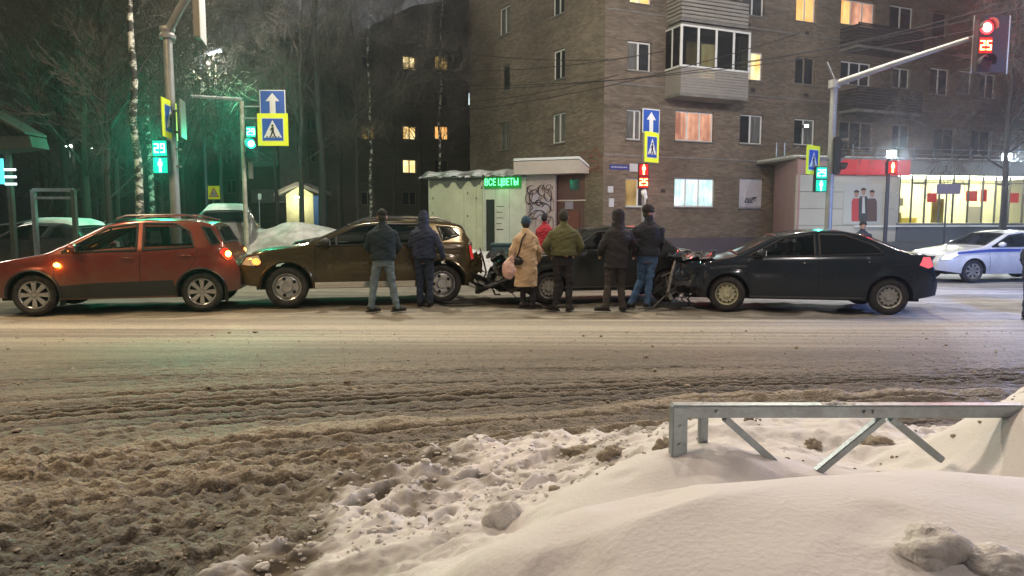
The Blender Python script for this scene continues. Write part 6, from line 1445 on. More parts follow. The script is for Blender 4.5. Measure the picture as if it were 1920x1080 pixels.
# unseen lamps on this side: left throws the warm pool, right is added fill
M_sod = mat('lit_sodium_lamp', (1, .8, .4), .3, emit=(1, .62, .22), estr=40)
for i, (x, y, W_, col, lab) in enumerate(((-9.2, 2.6, 700, (1, .66, .32), 'warm sodium street lamp on the near kerb left of the view'), (5.5, -2.0, 330, (1, .86, .80), 'added pale street lamp on the near kerb, unseen right of the view'))):
    t = thing('street_lamp', lab, 'street lamp', (x, y, 0)); MB().tube([(0, 0, -.1), (0, 0, 7.4), (.0, .3, 7.9), (0, 1.6, 8.1)], [.09, .07, .05, .04], 10).build('pole', M_galv, t, smooth=True)
    MB().cbox((0, 1.8, 8.1), (.3, .7, .12)).build('lamp_head', M_dkmet, t, smooth=True, bevel=.03); MB().cbox((0, 1.85, 8.03), (.2, .45, .03)).build('lens', M_sod, t)
    point_light('unseen_street_light', (0, 1.85, 7.9), col, W_, t, .15, spot=(150, (.25 if x < 0 else -.35, .55 if x < 0 else 1.0, -1)))

# unseen hanging lamps, added above the frame to light street and facades
for i, (x, y, z, W_, col) in enumerate(((-8.5, 9.5, 8.6, 620, (1, .74, .44)), (1.5, 9.0, 8.6, 480, (1, .84, .64)), (11, 9.5, 8.8, 480, (1, .86, .78)), (-4, 17, 9.4, 1500, (1, .93, .78)), (7, 17.5, 9.6, 1500, (1, .88, .74)), (15, 18.5, 9.6, 900, (.9, .94, 1)))):
    t = thing('added_hanging_lamp', 'added unseen street lamp hung on a wire over the %s, above the view' % ('left lane', 'middle lane', 'right lane', 'far kerb at the left', 'far kerb at the right', 'far kerb before the shop')[i], 'street lamp', (x, y, z))
    MB().lathe([(.02, .0), (.1, .0), (.24, .16), (.26, .2), (.2, .18), (.02, .10)], 16, Matrix.Rotation(R(-90), 4, 'X')).build('shade', M_dkmet, t, smooth=True); MB().disc((0, 0), .15, -.02, .02, 16, Matrix.Translation((0, 0, -.2)) @ Matrix.Rotation(R(90), 4, 'X')).build('lens', M_sod, t)
    MB().tube([(-6, 0, .75), (0, 0, .3), (6, 0, .75)], .008, 5).build('span_wire', M_dkmet, t)
    point_light('unseen_street_light', (0, 0, -.3), col, W_, t, .16)

# overhead cables
M_cable = mat('black_cable', (.02, .02, .02), .7)
cabs = [((700, 62, 34), (1140, 112, 26), .4, 'cable sagging from the dark block toward the corner of the brick block'), ((690, 118, 34), (1245, 96, 24), .5, 'cable running across both blocks at third-storey height'), ((860, 168, 30), (1960, 4, 20), .55, 'cable rising to the right above the glazed balcony'), ((860, 160, 29), (1960, 30, 19), .5, 'lower cable rising to the right across the glazed balcony'), ((883, 205, 30), (1500, 62, 22), .3, 'thin cable over the second-storey windows of the brick block'),
        ((560, 138, 36), (940, 208, 29), .3, 'thin cable in front of the dark block ending at the brick flank'), ((1380, 118, 22), (1960, -18, 18), .2, 'short cable at the upper right under the top balconies'), ((883, 190, 31), (1160, 140, 26), .15, 'thin cable along the flank of the brick block')]
for a, b, sag, lab in cabs:
    A_, B_ = P(*a), P(*b); pts = [A_.lerp(B_, k / 24) - Vector((0, 0, sag * 4 * (k / 24) * (1 - k / 24))) for k in range(25)]
    tag(MB().tube(pts, .014, 5).build('overhead_cable', M_cable), lab, 'cable', 'overhead cables')
# ------------------------------------------------------------------ bare trees
M_bark = mat('dark_bark', (.032, .029, .025), .9, var=.35, vscale=8, bump=.8, bscale=18)
M_twig = mat('twigs', (.075, .062, .052), .9, var=.3)
def birch_mat():
    m = mat('birch_bark', (.62, .60, .52), .7, var=.12, vscale=4); N = m.node_tree.nodes; Lk = m.node_tree.links; b = N['Principled BSDF']
    tc = N.new('ShaderNodeTexCoord'); mp = N.new('ShaderNodeMapping'); mp.inputs['Scale'].default_value = (2.2, 2.2, 3.4); Lk.new(tc.outputs['Object'], mp.inputs[0])
    n = N.new('ShaderNodeTexNoise'); n.inputs['Scale'].default_value = 1.6; n.inputs['Detail'].default_value = 6; n.inputs['Roughness'].default_value = .75; Lk.new(mp.outputs[0], n.inputs['Vector'])
    r = N.new('ShaderNodeMapRange'); r.inputs[1].default_value = .43; r.inputs[2].default_value = .50; Lk.new(n.outputs[0], r.inputs[0])
    mx = N.new('ShaderNodeMixRGB'); mx.inputs[2].default_value = (.03, .028, .024, 1); old = b.inputs['Base Color'].links[0].from_socket; Lk.new(old, mx.inputs[1]); Lk.new(r.outputs[0], mx.inputs[0]); Lk.new(mx.outputs[0], b.inputs['Base Color'])
    return m
M_birch = birch_mat()
def tree(label, x, y, h, r, seed, bark=None, lean=0, dens=1.0, spread=.45, first=.25, droop=0.0, group=None, name='bare_tree'):
    q = random.Random(seed); t = thing(name, label, 'tree', (x, y, 0), 0, group)
    tr = MB(); pts = []; rad = []; n = 14
    for k in range(n + 1):
        f = k / n; pts.append(Vector((lean * h * f * f + q.uniform(-1, 1) * .012 * h * f, q.uniform(-1, 1) * .012 * h * f, h * f - .1))); rad.append(r * (.8 * (1 - f) ** .75) + .010 + r * .35 * math.exp(-f * 30))
    tr.tube(pts, rad, 9); tr.build('trunk', bark or M_bark, t, smooth=True, angle=180)
    br = MB(); tw = MB()
    def grow(p, d, L, rr, lvl):
        k = 6 if lvl < 2 else 4; P_ = [p.copy()]; dd = d.normalized()
        for i in range(k):
            dd = (dd + Vector((q.uniform(-1, 1), q.uniform(-1, 1), q.uniform(-.6, .9) - droop * (lvl > 0) * 1.2)) * (.16 + .04 * lvl)).normalized(); P_.append(P_[-1] + dd * L / k)
        (br if lvl < 2 else tw).tube(P_, [max(.005, rr * (1 - .75 * i / k)) for i in range(k + 1)], 5 if lvl < 1 else 3, cap=False)
        if lvl < 3:
            nb = int((8, 8, 7)[lvl] * dens + q.random())
            for _ in range(nb):
                f = q.uniform(.2, 1); i = min(k - 1, int(f * k)); base = P_[i].lerp(P_[i + 1], f * k - i if f < 1 else 1)
                a = (P_[i + 1] - P_[i]).normalized(); o = a.orthogonal().normalized(); o.rotate(Matrix.Rotation(q.uniform(0, 6.28), 3, a)); nd = a * q.uniform(.5, .9) + o * q.uniform(.4, .8) + Vector((0, 0, .12 - droop))
                grow(base, nd, L * q.uniform(.35, .6), rr * .45, lvl + 1)
    nb = int(15 * dens)
    for j in range(nb):
        f = first + (1 - first) * (j + q.random()) / nb; i = min(n - 1, int(f * n)); p = pts[i].lerp(pts[i + 1], f * n - i)
        a = q.uniform(0, 6.28); up = q.uniform(.5, 1.1); L = h * spread * (1 - f * .65) * q.uniform(.6, 1.1)
        grow(p, Vector((math.cos(a), math.sin(a) * .8, up)), L, min(.045, rad[i] * .36), 0)
    br.build('branch', bark if False else M_bark, t, smooth=True, fix=False)
    tw.build('twigs', M_twig, t, fix=False)
    return t
def TX(px, Y): return P(px, 415, Y).x
GL = 'bare trees of the dark grove at the left'
tree('tall birch with black-marked white trunk behind the thick left mast', TX(264, 18.5), 18.5, 15, .13, 1, M_birch, dens=1.1, first=.35, lean=-.005, name='birch_tree')
tree('second, slimmer white birch trunk just right of the tall birch', TX(287, 25), 25, 13, .12, 2, M_birch, dens=.8, first=.4, lean=-.01, name='birch_tree')
for i, (px, Yt, h, r, ln, lab) in enumerate(((30, 40, 11, .10, .02, 'bare tree leaning over the shelter at the left edge'), (85, 34, 13, .13, -.02, 'pale-stemmed bare tree above the metal frame, leftmost of its pair'), (97, 27, 11, .1, .01, 'thin bare tree rising straight out of the metal frame'), (128, 25, 14, .15, -.015, 'broad bare tree between the metal frame and the grove'),
        (165, 23, 15, .16, .01, 'thick dark bare tree left of the tall birch'), (192, 29, 16, .17, -.01, 'tall dark bare tree rising over the grove centre'), (222, 26, 15, .14, .0, 'dark bare tree standing tight against the tall birch on its left'), (240, 34, 17, .17, .01, 'dark bare tree farther back behind the tall birch'),
        (303, 27, 15, .15, .01, 'dark bare tree hidden partly by the thick left mast'), (150, 40, 17, .2, .0, 'far bare tree behind the grove over the metal frame'), (66, 44, 12, .14, .0, 'far bare tree between the shelter and the metal frame'), (345, 33, 13, .13, .01, 'bare tree right of the thick left mast over the street lamp'),
        (205, 20, 13, .11, .02, 'slender bare tree nearest the street in the grove'))):
    tree(lab, TX(px, Yt), Yt, h, r, 20 + i, lean=ln, dens=1.12, first=.16, spread=.42, group=GL)
GR = 'bare trees before the dark apartment block'
for i, (px, Yt, h, r, ln, b, lab) in enumerate(((605, 30, 17, .2, -.01, None, 'thick forked bare tree before the corner of the dark block'), (566, 28, 13, .13, .03, None, 'bare tree leaning right behind the lit hut'), (696, 36, 15, .11, .012, M_birch, 'thin pale birch before the lit windows of the dark block, left one'), (672, 33, 14, .12, -.01, None, 'dark bare tree between the forked tree and the pale birch'),
        (740, 40, 15, .14, .01, None, 'dark bare tree in front of the round lit window'), (824, 38, 14, .1, .02, M_birch, 'crooked pale birch before the rightmost lit windows of the dark block'), (790, 44, 16, .15, -.01, None, 'dark bare tree behind the kiosk roof'), (520, 36, 14, .13, -.01, None, 'bare tree behind the blue arrow sign'), (640, 42, 18, .18, 0, None, 'tall bare tree whose crown spreads over the roof of the dark block'), (450, 40, 15, .16, .0, None, 'bare tree behind the slim mottled post'))):
    tree(lab, TX(px, Yt), Yt, h, r, 60 + i, b, lean=ln, dens=.95, first=.28, spread=.38, group=GR if b is None else None, name='birch_tree' if b else 'bare_tree')
tree('bare tree with drooping branches in front of the brick block at the right edge', TX(1900, 24), 24.5, 11, .14, 101, dens=1.0, first=.3, spread=.5, droop=.35)
tree('bare tree over the shop roof right of the red signal', TX(1960, 27), 27, 12, .15, 103, dens=1.0, first=.3, spread=.45, droop=.3)
# snow-laden twigs lit by the street lamp at the upper left
q = random.Random(31); mb = MB(); cpt = P(420, 165, 26)
for i in range(60):
    p = P(q.uniform(360, 465), q.uniform(150, 192) - 18 * math.exp(-((i % 30) - 8) ** 2 / 20), 26 + q.uniform(-.6, .6)); d = Vector((q.uniform(-1, 1), q.uniform(-.5, .5), q.uniform(-.4, 1.1))).normalized(); pts = [p]
    for k in range(4): d = (d + Vector((q.uniform(-.4, .4), 0, q.uniform(-.4, .2)))).normalized(); pts.append(pts[-1] + d * q.uniform(.08, .22))
    mb.tube(pts, [.014, .013, .011, .008, .006], 4, cap=False)
tw_ = tree('small bare tree whose snow-laden twigs shine under the street lamp', TX(418, 26), 26, 6.6, .09, 77, dens=.9, first=.55, spread=.35)
sn_ = mb.build('snowy_twigs', mat('frosted_twig', (.5, .46, .34), .8), None, fix=False); sn_.parent = tw_; sn_.location = -tw_.location
# two low snowed shrubs left of the lit hut
for i, (x, lab) in enumerate(((548, 'snow-covered shrub in front of the lit entrance hut'), (184, 'white snowed-over shrub under the grove behind the red crossover'))):
    Yb = 40 if i == 0 else 27; b = thing('shrub', lab, 'shrub', (TX(x, Yb), Yb, .1)); mb = MB(); q = random.Random(i)
    for k in range(70): d = Vector((q.uniform(-1, 1), q.uniform(-1, 1), q.uniform(.3, 1.4))).normalized(); L = q.uniform(.8, 1.7); mb.tube([Vector((0, 0, 0)), d * L * .5, d * L + Vector((0, 0, -.1))], [.03, .02, .008], 4, cap=False)
    mb.build('twigs', M_twig, b, fix=False); mb = MB()
    for k in range(26): d = Vector((q.uniform(-1, 1), q.uniform(-1, .2), q.uniform(.3, 1.3))).normalized() * q.uniform(.7, 1.35); mb.blob(d, (.2, .2, .12), k, .4, 2)
    mb.build('snow', M_clean, b, smooth=True, angle=180)
# ------------------------------------------------------------------ people
M_skin = mat('skin', (.42, .24, .17), .55, var=.06)
def cloth(name, col, **k): return mat(name, col, k.pop('rough', .85), var=k.pop('var', .18), vscale=k.pop('vscale', 5), bump=k.pop('bump', .35), bscale=k.pop('bscale', 35), **k)
def remesh(mb, name, m, parent, vox, folds=0.0, fs=9, smooth_it=2, seed=0):
    me = bpy.data.meshes.new('tmp'); me.from_pydata([tuple(v) for v in mb.v], [], mb.f)
    bm = bmesh.new(); bm.from_mesh(me); bmesh.ops.recalc_face_normals(bm, faces=bm.faces); bm.to_mesh(me); bm.free()
    o = bpy.data.objects.new('tmp', me); C.objects.link(o)
    r = o.modifiers.new('r', 'REMESH'); r.mode = 'VOXEL'; r.voxel_size = vox
    s = o.modifiers.new('s', 'SMOOTH'); s.iterations = smooth_it; s.factor = .6
    bpy.context.view_layer.update(); dg = bpy.context.evaluated_depsgraph_get(); me2 = bpy.data.meshes.new_from_object(o.evaluated_get(dg))
    bpy.data.objects.remove(o); me2.name = name
    if folds:
        n = len(me2.vertices); co = np.empty(n * 3); me2.vertices.foreach_get('co', co); co = co.reshape(-1, 3); no = np.empty(n * 3); me2.vertices.foreach_get('normal', no); no = no.reshape(-1, 3)
        f = fbm(co[:, 0] * fs * .6 + co[:, 1] * 3 + seed, co[:, 2] * fs + co[:, 0] * 4 + seed, 3) * folds
        f = f + np.abs(fbm(co[:, 0] * fs * .5 + seed + 5, co[:, 2] * fs * 1.7 - co[:, 0] * 5, 2)) * folds * -.8
        co = co + no * f[:, None]; me2.vertices.foreach_set('co', co.ravel())
    me2.materials.clear(); me2.materials.append(m); me2.shade_smooth()
    return mesh_obj(name, me2, parent)
def loft(mb, secs, n=18):
    """closed tube of ellipses: (x, y, z, rx, ry)"""
    b0 = len(mb.v)
    for x, y, z, rx, ry in secs:
        for j in range(n): a = 2 * math.pi * j / n; mb.v.append(Vector((x + rx * math.cos(a), y + ry * math.sin(a), z)))
    for i in range(len(secs) - 1):
        for j in range(n): a, c = b0 + i * n + j, b0 + i * n + (j + 1) % n; mb.face(a, c, c + n, a + n)
    mb.face(*[b0 + j for j in range(n)][::-1]); mb.face(*[b0 + (len(secs) - 1) * n + j for j in range(n)])
def limb(mb, pts, rad, n=14):
    # resample so that bends stay round
    P_, R_ = [], []
    for i in range(len(pts) - 1):
        for k in range(4): P_.append(Vector(pts[i]).lerp(Vector(pts[i + 1]), k / 4)); R_.append(lerp(rad[i], rad[i + 1], k / 4))
    P_.append(Vector(pts[-1])); R_.append(rad[-1]); mb.tube(P_, R_, n)
    for p, r_ in zip(pts, rad): mb.blob(p, (r_ * .98,) * 3, 0, 0, 2)
def hand(mb, w, d, s, roll=0):
    """palm and five bent fingers hanging from the wrist w along direction d"""
    w, d = Vector(w), Vector(d).normalized(); side = d.cross(Vector((s, 0, 0))).normalized(); out = side.cross(d).normalized()
    pc = w + d * .045; mb.tube([w, pc, w + d * .09], [.026, .036, .034], 10, flat=.5)
    for k, (off, L) in enumerate(((-.028, .066), (-.010, .076), (.009, .071), (.027, .056))):
        b = w + d * .085 + side * off; m_ = b + d * L * .55 + out * -.008 * s; e = m_ + (d * .8 - out * .6 * s).normalized() * L * .5; mb.tube([b - d * .02, b, m_, e], [.0095, .0095, .0085, .007], 8)
    b = w + d * .03 - side * .03; mb.tube([b, b - side * .022 + d * .025, b - side * .03 + d * .058], [.012, .0105, .008], 8)

def person(label, loc, rz, H, pose, top, legs, headwear, shoes=None, coat_len=.50, bulk=1.0, hood=False, face=0, extras=None, hair=None, gloves=False):
    """local frame: faces +y (away from the camera), x to its right; heights as shares of H"""
    t = thing('person', label, 'person', loc, rz, None); s = H / 1.78; q = random.Random(hash(label) % 97)
    pf = dict(lfoot=(-.11, -.0), rfoot=(.11, 0), lknee=(-.10, .02), rknee=(.10, .02), lel=(-.27, -.03, 1.10), rel=(.27, -.03, 1.10), lha=(-.27, .06, .86), rha=(.27, .06, .86), lean=0, turn=0, tor=0, hip=0, footang=(.25, -.25), sh=.205)
    pf.update(pose); V = lambda x, y, z: Vector((x, y, z)) * s; hx = pf['hip']; tor = pf['tor']; lean = pf['lean']
    # ---- body: one continuous skin-coloured figure
    b = MB(); zs = 1.44
    loft(b, [(hx * s, 0, .80 * s, .14 * s, .10 * s), (hx * s, 0, .95 * s, .155 * s, .11 * s), ((hx + tor * .4) * s, lean * .3 * s, 1.12 * s, .13 * s, .095 * s), ((hx * .5 + tor) * s, lean * .8 * s, 1.34 * s, .165 * s, .105 * s), ((hx * .4 + tor) * s, lean * s, 1.45 * s, .12 * s, .085 * s), ((hx * .4 + tor) * s, lean * s, 1.50 * s, .055 * s, .055 * s)])
    nx, ny = (hx * .4 + tor), lean; sh = pf['sh']; shL, shR = V(nx - sh + .03, ny, zs - .065), V(nx + sh - .03, ny, zs - .065)
    hipL, hipR = V(hx - .09, 0, .88), V(hx + .09, 0, .88)
    el = dict(L=V(*pf['lel']), R=V(*pf['rel'])); ha = dict(L=V(*pf['lha']), R=V(*pf['rha']))
    for k, S_ in (('L', shL), ('R', shR)):
        limb(b, [S_, el[k], ha[k]], [.048 * s, .038 * s, .027 * s]); d = (ha[k] - el[k]).normalized(); hand(b, ha[k] - d * .01, d, -1 if k == 'L' else 1)
    an = {}
    for k, hp, kn, ft, fa in (('L', hipL, pf['lknee'], pf['lfoot'], pf['footang'][0]), ('R', hipR, pf['rknee'], pf['rfoot'], pf['footang'][1])):
        K_ = V(kn[0], kn[1], .49); A_ = V(ft[0], ft[1], .09); an[k] = (hp, K_, A_, fa); limb(b, [hp, K_, A_], [.078 * s, .052 * s, .036 * s])
        fd = Vector((math.sin(-fa), math.cos(fa), 0)); b.tube([A_, A_ + fd * .06 * s - Vector((0, 0, .045 * s)), A_ + fd * .15 * s - Vector((0, 0, .06 * s))], [.035 * s, .035 * s, .025 * s], 8)
    hz_ = 1.665; hc = V(nx, ny + .025 * 1, hz_); T_ = Matrix.Translation(hc) @ Matrix.Rotation(pf['turn'], 4, 'Z') @ Matrix.Scale(1.07, 4)
    b.tube([V(nx, ny, 1.44), V(nx, ny + .01, 1.58)], [.056 * s, .054 * s], 12)
    hb = MB(); hb.blob((0, 0, 0), (.074 * s, .092 * s, .112 * s), 0, 0, 3); hb.blob((0, .035 * s, -.055 * s), (.052 * s, .058 * s, .055 * s), 0, 0, 2)
    hb.tube([Vector((0, .085, .02)) * s, Vector((0, .108, -.018)) * s, Vector((0, .088, -.028)) * s], [.008 * s, .014 * s, .010 * s], 8)
    for sx in (-1, 1): hb.blob(Vector((sx * .076, -.005, -.01)) * s, (.010 * s, .018 * s, .030 * s), 0, 0, 2); hb.blob(Vector((sx * .03, .078, .028)) * s, (.020 * s, .014 * s, .008 * s), 0, 0, 2)
    hb.tube([Vector((-.022, .090, -.062)) * s, Vector((0, .096, -.060)) * s, Vector((.022, .090, -.062)) * s], [.006 * s, .008 * s, .006 * s], 6)
    o_ = len(b.v); b.v += [T_ @ v for v in hb.v]; b.f += [tuple(i + o_ for i in f) for f in hb.f]; b.mi += [0] * len(hb.f)
    remesh(b, 'body', M_skin, t, .011 * s, 0, smooth_it=1)
    eye = MB()
    for sx in (-1, 1): eye.blob(T_ @ (Vector((sx * .030, .084, .012)) * s), (.010 * s,) * 3, 0, 0, 2)
    eye.build('eyes', M_ink2, t, smooth=True, angle=180)
    # ---- trousers
    g = MB(); lw = legs.get('w', 1.0) * 1.06; loft(g, [(hx * s, 0, .80 * s, .165 * s * lw, .125 * s), (hx * s, 0, .92 * s, .168 * s * lw, .125 * s), (hx * s, 0, 1.0 * s, .155 * s, .115 * s)])
    for k in 'LR': hp, K_, A_, fa = an[k]; limb(g, [hp, K_, A_ + Vector((0, 0, .0))], [.092 * s * lw, .070 * s * lw, .058 * s * lw]); g.tube([A_ + Vector((0, 0, .02)), A_ - Vector((0, 0, .045 * s))], [.058 * s * lw, .060 * s * lw], 12)
    remesh(g, 'trousers', legs['m'], t, .013 * s, .017, 11, 2, q.random() * 9)
    # ---- shoes
    for k in 'LR':
        hp, K_, A_, fa = an[k]; fd = Vector((math.sin(-fa), math.cos(fa), 0)); h_ = MB(); g0 = Vector((A_.x, A_.y, 0))
        h_.tube([g0 + fd * -.075 * s + Vector((0, 0, .055)), g0 + Vector((0, 0, .062)), g0 + fd * .10 * s + Vector((0, 0, .048)), g0 + fd * .195 * s + Vector((0, 0, .032))], [.042 * s, .052 * s, .050 * s, .028 * s], 12)
        h_.tube([g0 + Vector((0, 0, .05)), g0 + Vector((0, 0, .05 + (shoes or {}).get('h', .08)))], [.047 * s, .050 * s], 12)
        so = remesh(h_, 'boot', (shoes or {}).get('m', M_boot), t, .012, 0, smooth_it=2)
        h2 = MB(); h2.v = []; w_ = .047 * s
        prof = [(g0 + fd * a * s + Vector((fd.y, -fd.x, 0)) * b_ * s) for a, b_ in ((-.10, -.03), (-.10, .03), (.0, .045), (.10, .047), (.19, .03), (.205, 0), (.19, -.03), (.10, -.047), (.0, -.045))]
        h2.v = [p + Vector((0, 0, .0)) for p in prof] + [p + Vector((0, 0, .022)) for p in prof]; n9 = 9; h2.face(*range(9)); h2.face(*range(9, 18))
        for i in range(9): h2.face(i, (i + 1) % 9, 9 + (i + 1) % 9, 9 + i)
        h2.build('sole', M_ink2, so)
    # ---- coat or jacket
    j = MB(); w_ = bulk * 1.05; hem = coat_len; fl = top.get('flare', 1.0)
    secs = [(hx * s, 0, hem * s, .185 * s * w_ * fl, .145 * s * w_), (hx * s, 0, (hem + .02) * s, .188 * s * w_ * fl, .150 * s * w_)]
    if hem < .75: secs += [(hx * s, 0, .74 * s, .190 * s * w_, .150 * s * w_)]
    if hem < .93: secs += [(hx * s, 0, .95 * s, .188 * s * w_, .145 * s * w_)]
    secs += [((hx * .7 + tor * .4) * s, lean * .3 * s, 1.10 * s, .178 * s * w_, .135 * s * w_), ((hx * .5 + tor * .9) * s, lean * .8 * s, 1.32 * s, .205 * s * w_, .142 * s * w_), (nx * s, ny * s, 1.41 * s, .188 * s * w_, .125 * s * w_), (nx * s, ny * s, 1.47 * s, .140 * s * w_, .105 * s), (nx * s, ny * s, 1.515 * s, .090 * s * w_, .085 * s), (nx * s, (ny + .005) * s, 1.53 * s, .072 * s, .072 * s)]
    loft(j, secs, 22)
    for k, S_ in (('L', shL), ('R', shR)):
        d = (ha[k] - el[k]).normalized(); limb(j, [S_ + Vector((0, 0, -.01)), el[k], ha[k] - d * .0], [.072 * s * w_, .060 * s * w_, .050 * s * w_])
    if hood:
        hd = MB(); hd.blob((0, -.012 * s, .012 * s), (.112 * s, .125 * s, .142 * s), 3, .04, 3); hd.tube([Vector((0, -.02, -.05)) * s, Vector((0, -.02, -.19)) * s], [.105 * s, .125 * s], 14)
        o_ = len(j.v); j.v += [T_ @ v for v in hd.v]; j.f += [tuple(i + o_ for i in f) for f in hd.f]; j.mi += [0] * len(hd.f)
    else: j.tube([V(nx, ny, 1.49), V(nx, ny + .01, 1.52 + top.get('collar', .065))], [.088 * s, .076 * s], 16)
    remesh(j, top.get('name', 'jacket'), top['m'], t, .013 * s, top.get('folds', .014) * 1.5, 8, 2, q.random() * 9)
    if top.get('hem'):
        mb = MB(); loft(mb, [(hx * s, 0, (hem - .012) * s, .193 * s * w_ * fl, .152 * s * w_), (hx * s, 0, (hem + .05) * s, .195 * s * w_ * fl, .154 * s * w_)], 22); mb.build('hem_band', top['hem'], t, smooth=True)
    # ---- head cover
    if headwear:
        kind, m_ = headwear; c = MB()
        if kind != 'hair': c2 = MB(); c2.blob(T_ @ (Vector((0, -.026, -.01)) * s), (.076 * s, .080 * s, .095 * s), 5, .06, 3); remesh(c2, 'hair', H_grey, t, .011 * s, .003, 25)
        if kind == 'beanie': c.blob((0, -.008 * s, .045 * s), (.090 * s, .106 * s, .098 * s), 2, .05, 3); c.tube([Vector((0, -.004, .0)) * s, Vector((0, -.006, .045)) * s], [.094 * s, .096 * s], 20)
        elif kind == 'cap': c.blob((0, -.005 * s, .05 * s), (.085 * s, .104 * s, .078 * s), 2, .05, 3); c.tube([Vector((0, .07, .035)) * s, Vector((0, .165, .02)) * s], [.06 * s, .045 * s], 12, flat=.12)
        elif kind == 'hair': c.blob((0, -.014 * s, .022 * s), (.084 * s, .100 * s, .112 * s), 5, .10, 3)
        c.v = [T_ @ v for v in c.v]; remesh(c, {'beanie': 'knit_hat', 'cap': 'cap', 'hair': 'hair'}[kind], m_, t, .010 * s, .003, 25)
        if kind == 'beanie' and top.get('pompom'): pm = MB(); pm.blob(T_ @ (Vector((0, -.01, .15)) * s), (.028,) * 3, 2, .2, 2); pm.build('pompom', m_, t, smooth=True, angle=180)
    if extras: extras(t, s, V)
    return t
H_grey = cloth('grey_hair', (.03, .03, .026))
M_boot = cloth('dark_boot', (.02, .018, .018), rough=.6)
J_navy = cloth('navy_jacket', (.008, .020, .030)); J_blue = cloth('blue_quilted_jacket', (.022, .032, .070)); J_tan = cloth('tan_coat', (.56, .41, .27), var=.12); J_red = cloth('red_jacket', (.34, .015, .03)); J_olive = cloth('olive_jacket', (.10, .105, .045))
J_black = cloth('black_coat', (.018, .018, .022)); J_dnavy = cloth('dark_navy_jacket', (.012, .017, .028))
T_jeans = cloth('light_jeans', (.12, .17, .21), var=.3, vscale=4); T_mid = cloth('blue_jeans', (.06, .13, .26), var=.45, vscale=4); T_dk = cloth('dark_jeans', (.022, .034, .065), var=.45, vscale=5); T_blk = cloth('black_trousers', (.014, .014, .02)); T_br = cloth('charcoal_trousers', (.045, .038, .036))
H_teal = cloth('blue_knit', (.03, .075, .13), bscale=70); H_blk = cloth('black_knit', (.01, .01, .014)); H_grey = cloth('grey_hair', (.03, .03, .026)); M_bagr = cloth('brown_leather_bag', (.03, .012, .012), rough=.4); M_bagb = cloth('black_leather_bag', (.01, .01, .012), rough=.4); M_pinkbag = cloth('pink_plastic_bag', (.62, .40, .36), rough=.45, bump=.8, bscale=14)

def stand(px, py): g_ = G(px, py); return (g_.x, g_.y, 0)
def m2(px0, px1, y=12.3): return (px1 - px0) / FPX * y
# 1 man in navy jacket and pale jeans, legs apart
person('man in dark navy jacket and light blue jeans with legs apart by the brown car', stand(720, 584), R(10), 1.80,
       dict(lfoot=(-.22, -.02), rfoot=(.22, -.02), lknee=(-.17, .03), rknee=(.15, .03), lel=(-.27, .06, 1.14), rel=(.27, .06, 1.14), lha=(-.16, .24, 1.0), rha=(.18, .24, 1.0), footang=(-.9, -1.0), tor=.0),
       dict(m=J_navy), dict(m=T_jeans, w=1.0), ('cap', H_blk), coat_len=.92, bulk=1.14)
# 2 hooded man in blue jacket
person('man in hooded dark blue jacket and dark faded jeans at the brown car', stand(796, 573), R(-8), 1.78,
       dict(lfoot=(-.09, .0), rfoot=(.10, .0), lknee=(-.09, .03), rknee=(.10, .03), lel=(-.25, .05, 1.14), rel=(.31, -.02, 1.14), lha=(-.20, .2, 1.0), rha=(.36, .05, .93), sh=.22, footang=(0, 0)),
       dict(m=J_blue, folds=.018), dict(m=T_dk, w=1.08), None, coat_len=.90, bulk=1.18, hood=True)
# 3 woman in tan coat with two bags
def bags(t, s, V):
    a = MB(); pts = [V(-.02, -.155, 1.47), V(-.10, -.19, 1.36), V(-.15, -.205, 1.15), V(-.21, -.20, .98)]; a.tube(pts, .016, 6); sx = a.build('bag_strap', M_bagr, t, smooth=True)
    b = MB(); b.blob(V(-.21, -.17, .95), (.15, .09, .085), 3, .25, 3); hb = remesh(b, 'handbag', M_bagb, t, .012, .008)
tw = person('woman in long tan coat and blue knitted hat with a black shoulder bag', stand(986, 577), R(6), 1.67,
       dict(lfoot=(-.06, -.0), rfoot=(.14, .0), lknee=(-.06, .0), rknee=(.12, .0), lel=(-.27, -.02, 1.12), rel=(.27, .04, 1.13), lha=(-.30, .0, .88), rha=(.28, .16, .97), footang=(-1.1, -1.2), sh=.19),
       dict(m=J_tan, name='coat', collar=.05, flare=1.10, folds=.014), dict(m=T_blk, w=.9), ('beanie', H_teal), coat_len=.42, bulk=1.12, shoes=dict(h=.2), extras=bags)
p = P(950, 498, 12.25); pb_ = thing('plastic_bag', 'pinkish white plastic bag hanging from the left hand of the woman in tan', 'bag', (p.x + .05, 12.22, .78))
b = MB(); b.blob((0, 0, 0), (.12, .09, .17), 5, .35, 3); b.blob((.05, 0, .14), (.05, .04, .08), 2, .2, 2); remesh(b, 'bag_body', M_pinkbag, pb_, .012, .014, 16); MB().tube([(.04, 0, .16), (.075, -.01, .28), (.10, 0, .17)], .010, 6).build('handle', M_pinkbag, pb_, smooth=True)
# 4 red jacket far behind
person('person in red jacket behind the olive-jacketed man near the graffiti wall', (P(1021, 440, 17.6).x, 17.6, .12), R(-35), 1.66,
       dict(lel=(-.30, .05, 1.15), rel=(.24, .12, 1.15), lha=(-.12, .25, 1.12), rha=(.18, .30, 1.18)), dict(m=J_red), dict(m=T_blk), ('hair', H_blk), coat_len=.82, bulk=1.08)
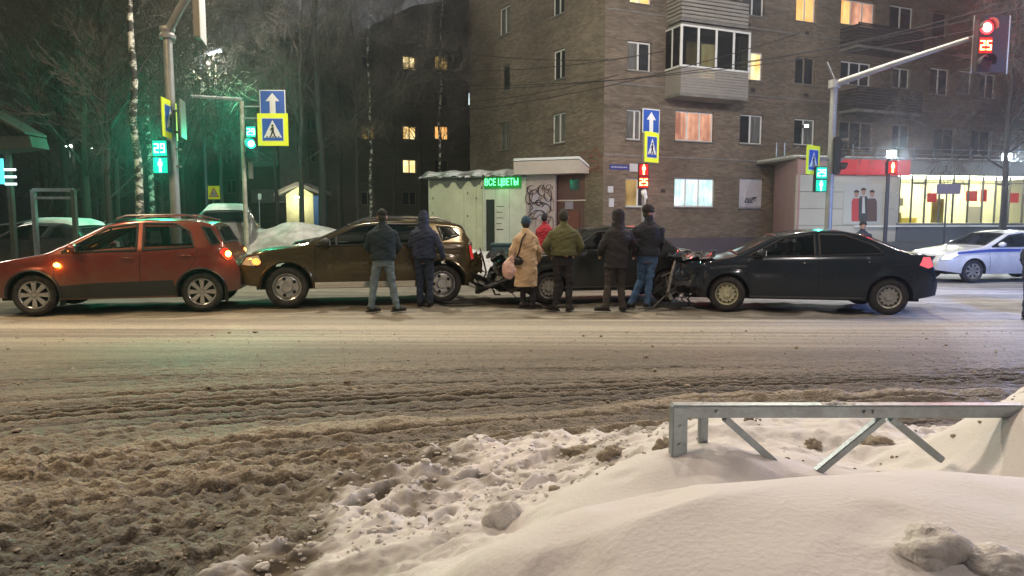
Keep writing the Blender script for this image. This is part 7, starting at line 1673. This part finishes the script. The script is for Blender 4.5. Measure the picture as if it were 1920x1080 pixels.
# 5 olive jacket man
person('man in olive bomber jacket and black trousers standing in the middle of the group', stand(1056, 582), R(-4), 1.80,
       dict(lfoot=(-.15, -.02), rfoot=(.10, -.02), lknee=(-.10, .02), rknee=(.10, .02), lel=(-.33, .0, 1.14), rel=(.31, .03, 1.15), lha=(-.24, .19, .99), rha=(.22, .20, 1.0), footang=(.9, -.4), sh=.225),
       dict(m=J_olive, hem=cloth('olive_rib', (.085, .09, .04)), folds=.012), dict(m=T_blk, w=.98), ('hair', H_grey), coat_len=1.0, bulk=1.16)
# 6 black hooded coat
person('person in black hooded coat leaning left with feet turned out beside the jeans-wearing man', stand(1154, 582), R(14), 1.79,
       dict(lfoot=(-.20, -.02), rfoot=(.13, -.02), lknee=(-.13, .03), rknee=(.10, .03), lel=(-.28, .02, 1.12), rel=(.38, .06, 1.17), lha=(-.22, .2, 1.0), rha=(.44, .2, 1.0), tor=.03, footang=(1.1, -.2), sh=.21),
       dict(m=J_black, name='coat', folds=.016), dict(m=T_br, w=1.05), None, coat_len=.76, bulk=1.15, hood=True)
# 7 tall man with cap looking right
person('tall man in dark navy jacket, black cap and faded blue jeans looking to the right', stand(1203, 578), R(-14), 1.88,
       dict(lfoot=(-.18, .02), rfoot=(.10, .0), lknee=(-.02, .10), rknee=(.12, .03), lel=(-.24, .06, 1.13), rel=(.30, .02, 1.14), lha=(-.16, .22, 1.02), rha=(.26, .18, 1.0), turn=R(-72), footang=(.6, -.5), sh=.22, tor=.06, hip=.08),
       dict(m=J_dnavy, collar=.11), dict(m=T_mid, w=1.0), ('beanie', H_blk), coat_len=.93, bulk=1.14)
# 8 dark figure behind the black saloon, 9 person cut by the right edge
person('dark-clothed person standing behind the black saloon in front of the poster', (P(1617, 440, 19.5).x, 19.5, -.12), R(170), 1.72, dict(lha=(-.2, .2, 1.0), rha=(.2, .2, 1.0)), dict(m=J_dnavy), dict(m=T_blk), ('beanie', H_blk), coat_len=.8, bulk=1.1)
person('person in dark clothes lit blue, cut off by the right edge of the view', stand(1932, 600), R(-70), 1.45, dict(lel=(-.27, .1, 1.14), lha=(-.2, .28, 1.0)), dict(m=J_dnavy), dict(m=T_dk), ('beanie', H_blk), coat_len=.8, bulk=1.1)
# ------------------------------------------------------------------ thin haze, added mainly to give the lamps halos
hz = MB().box((-75, -12, -1.6), (75, 92, 30)).build('haze', bpy.data.materials.new('halo_haze')); hz['kind'] = 'stuff'
m = hz.data.materials[0]; m.use_nodes = True; N = m.node_tree.nodes; N.remove(N['Principled BSDF'])
v = N.new('ShaderNodeVolumePrincipled'); v.inputs['Color'].default_value = (.8, .85, .92, 1); v.inputs['Density'].default_value = .0014; v.inputs['Anisotropy'].default_value = .86
m.node_tree.links.new(v.outputs[0], N['Material Output'].inputs['Volume'])
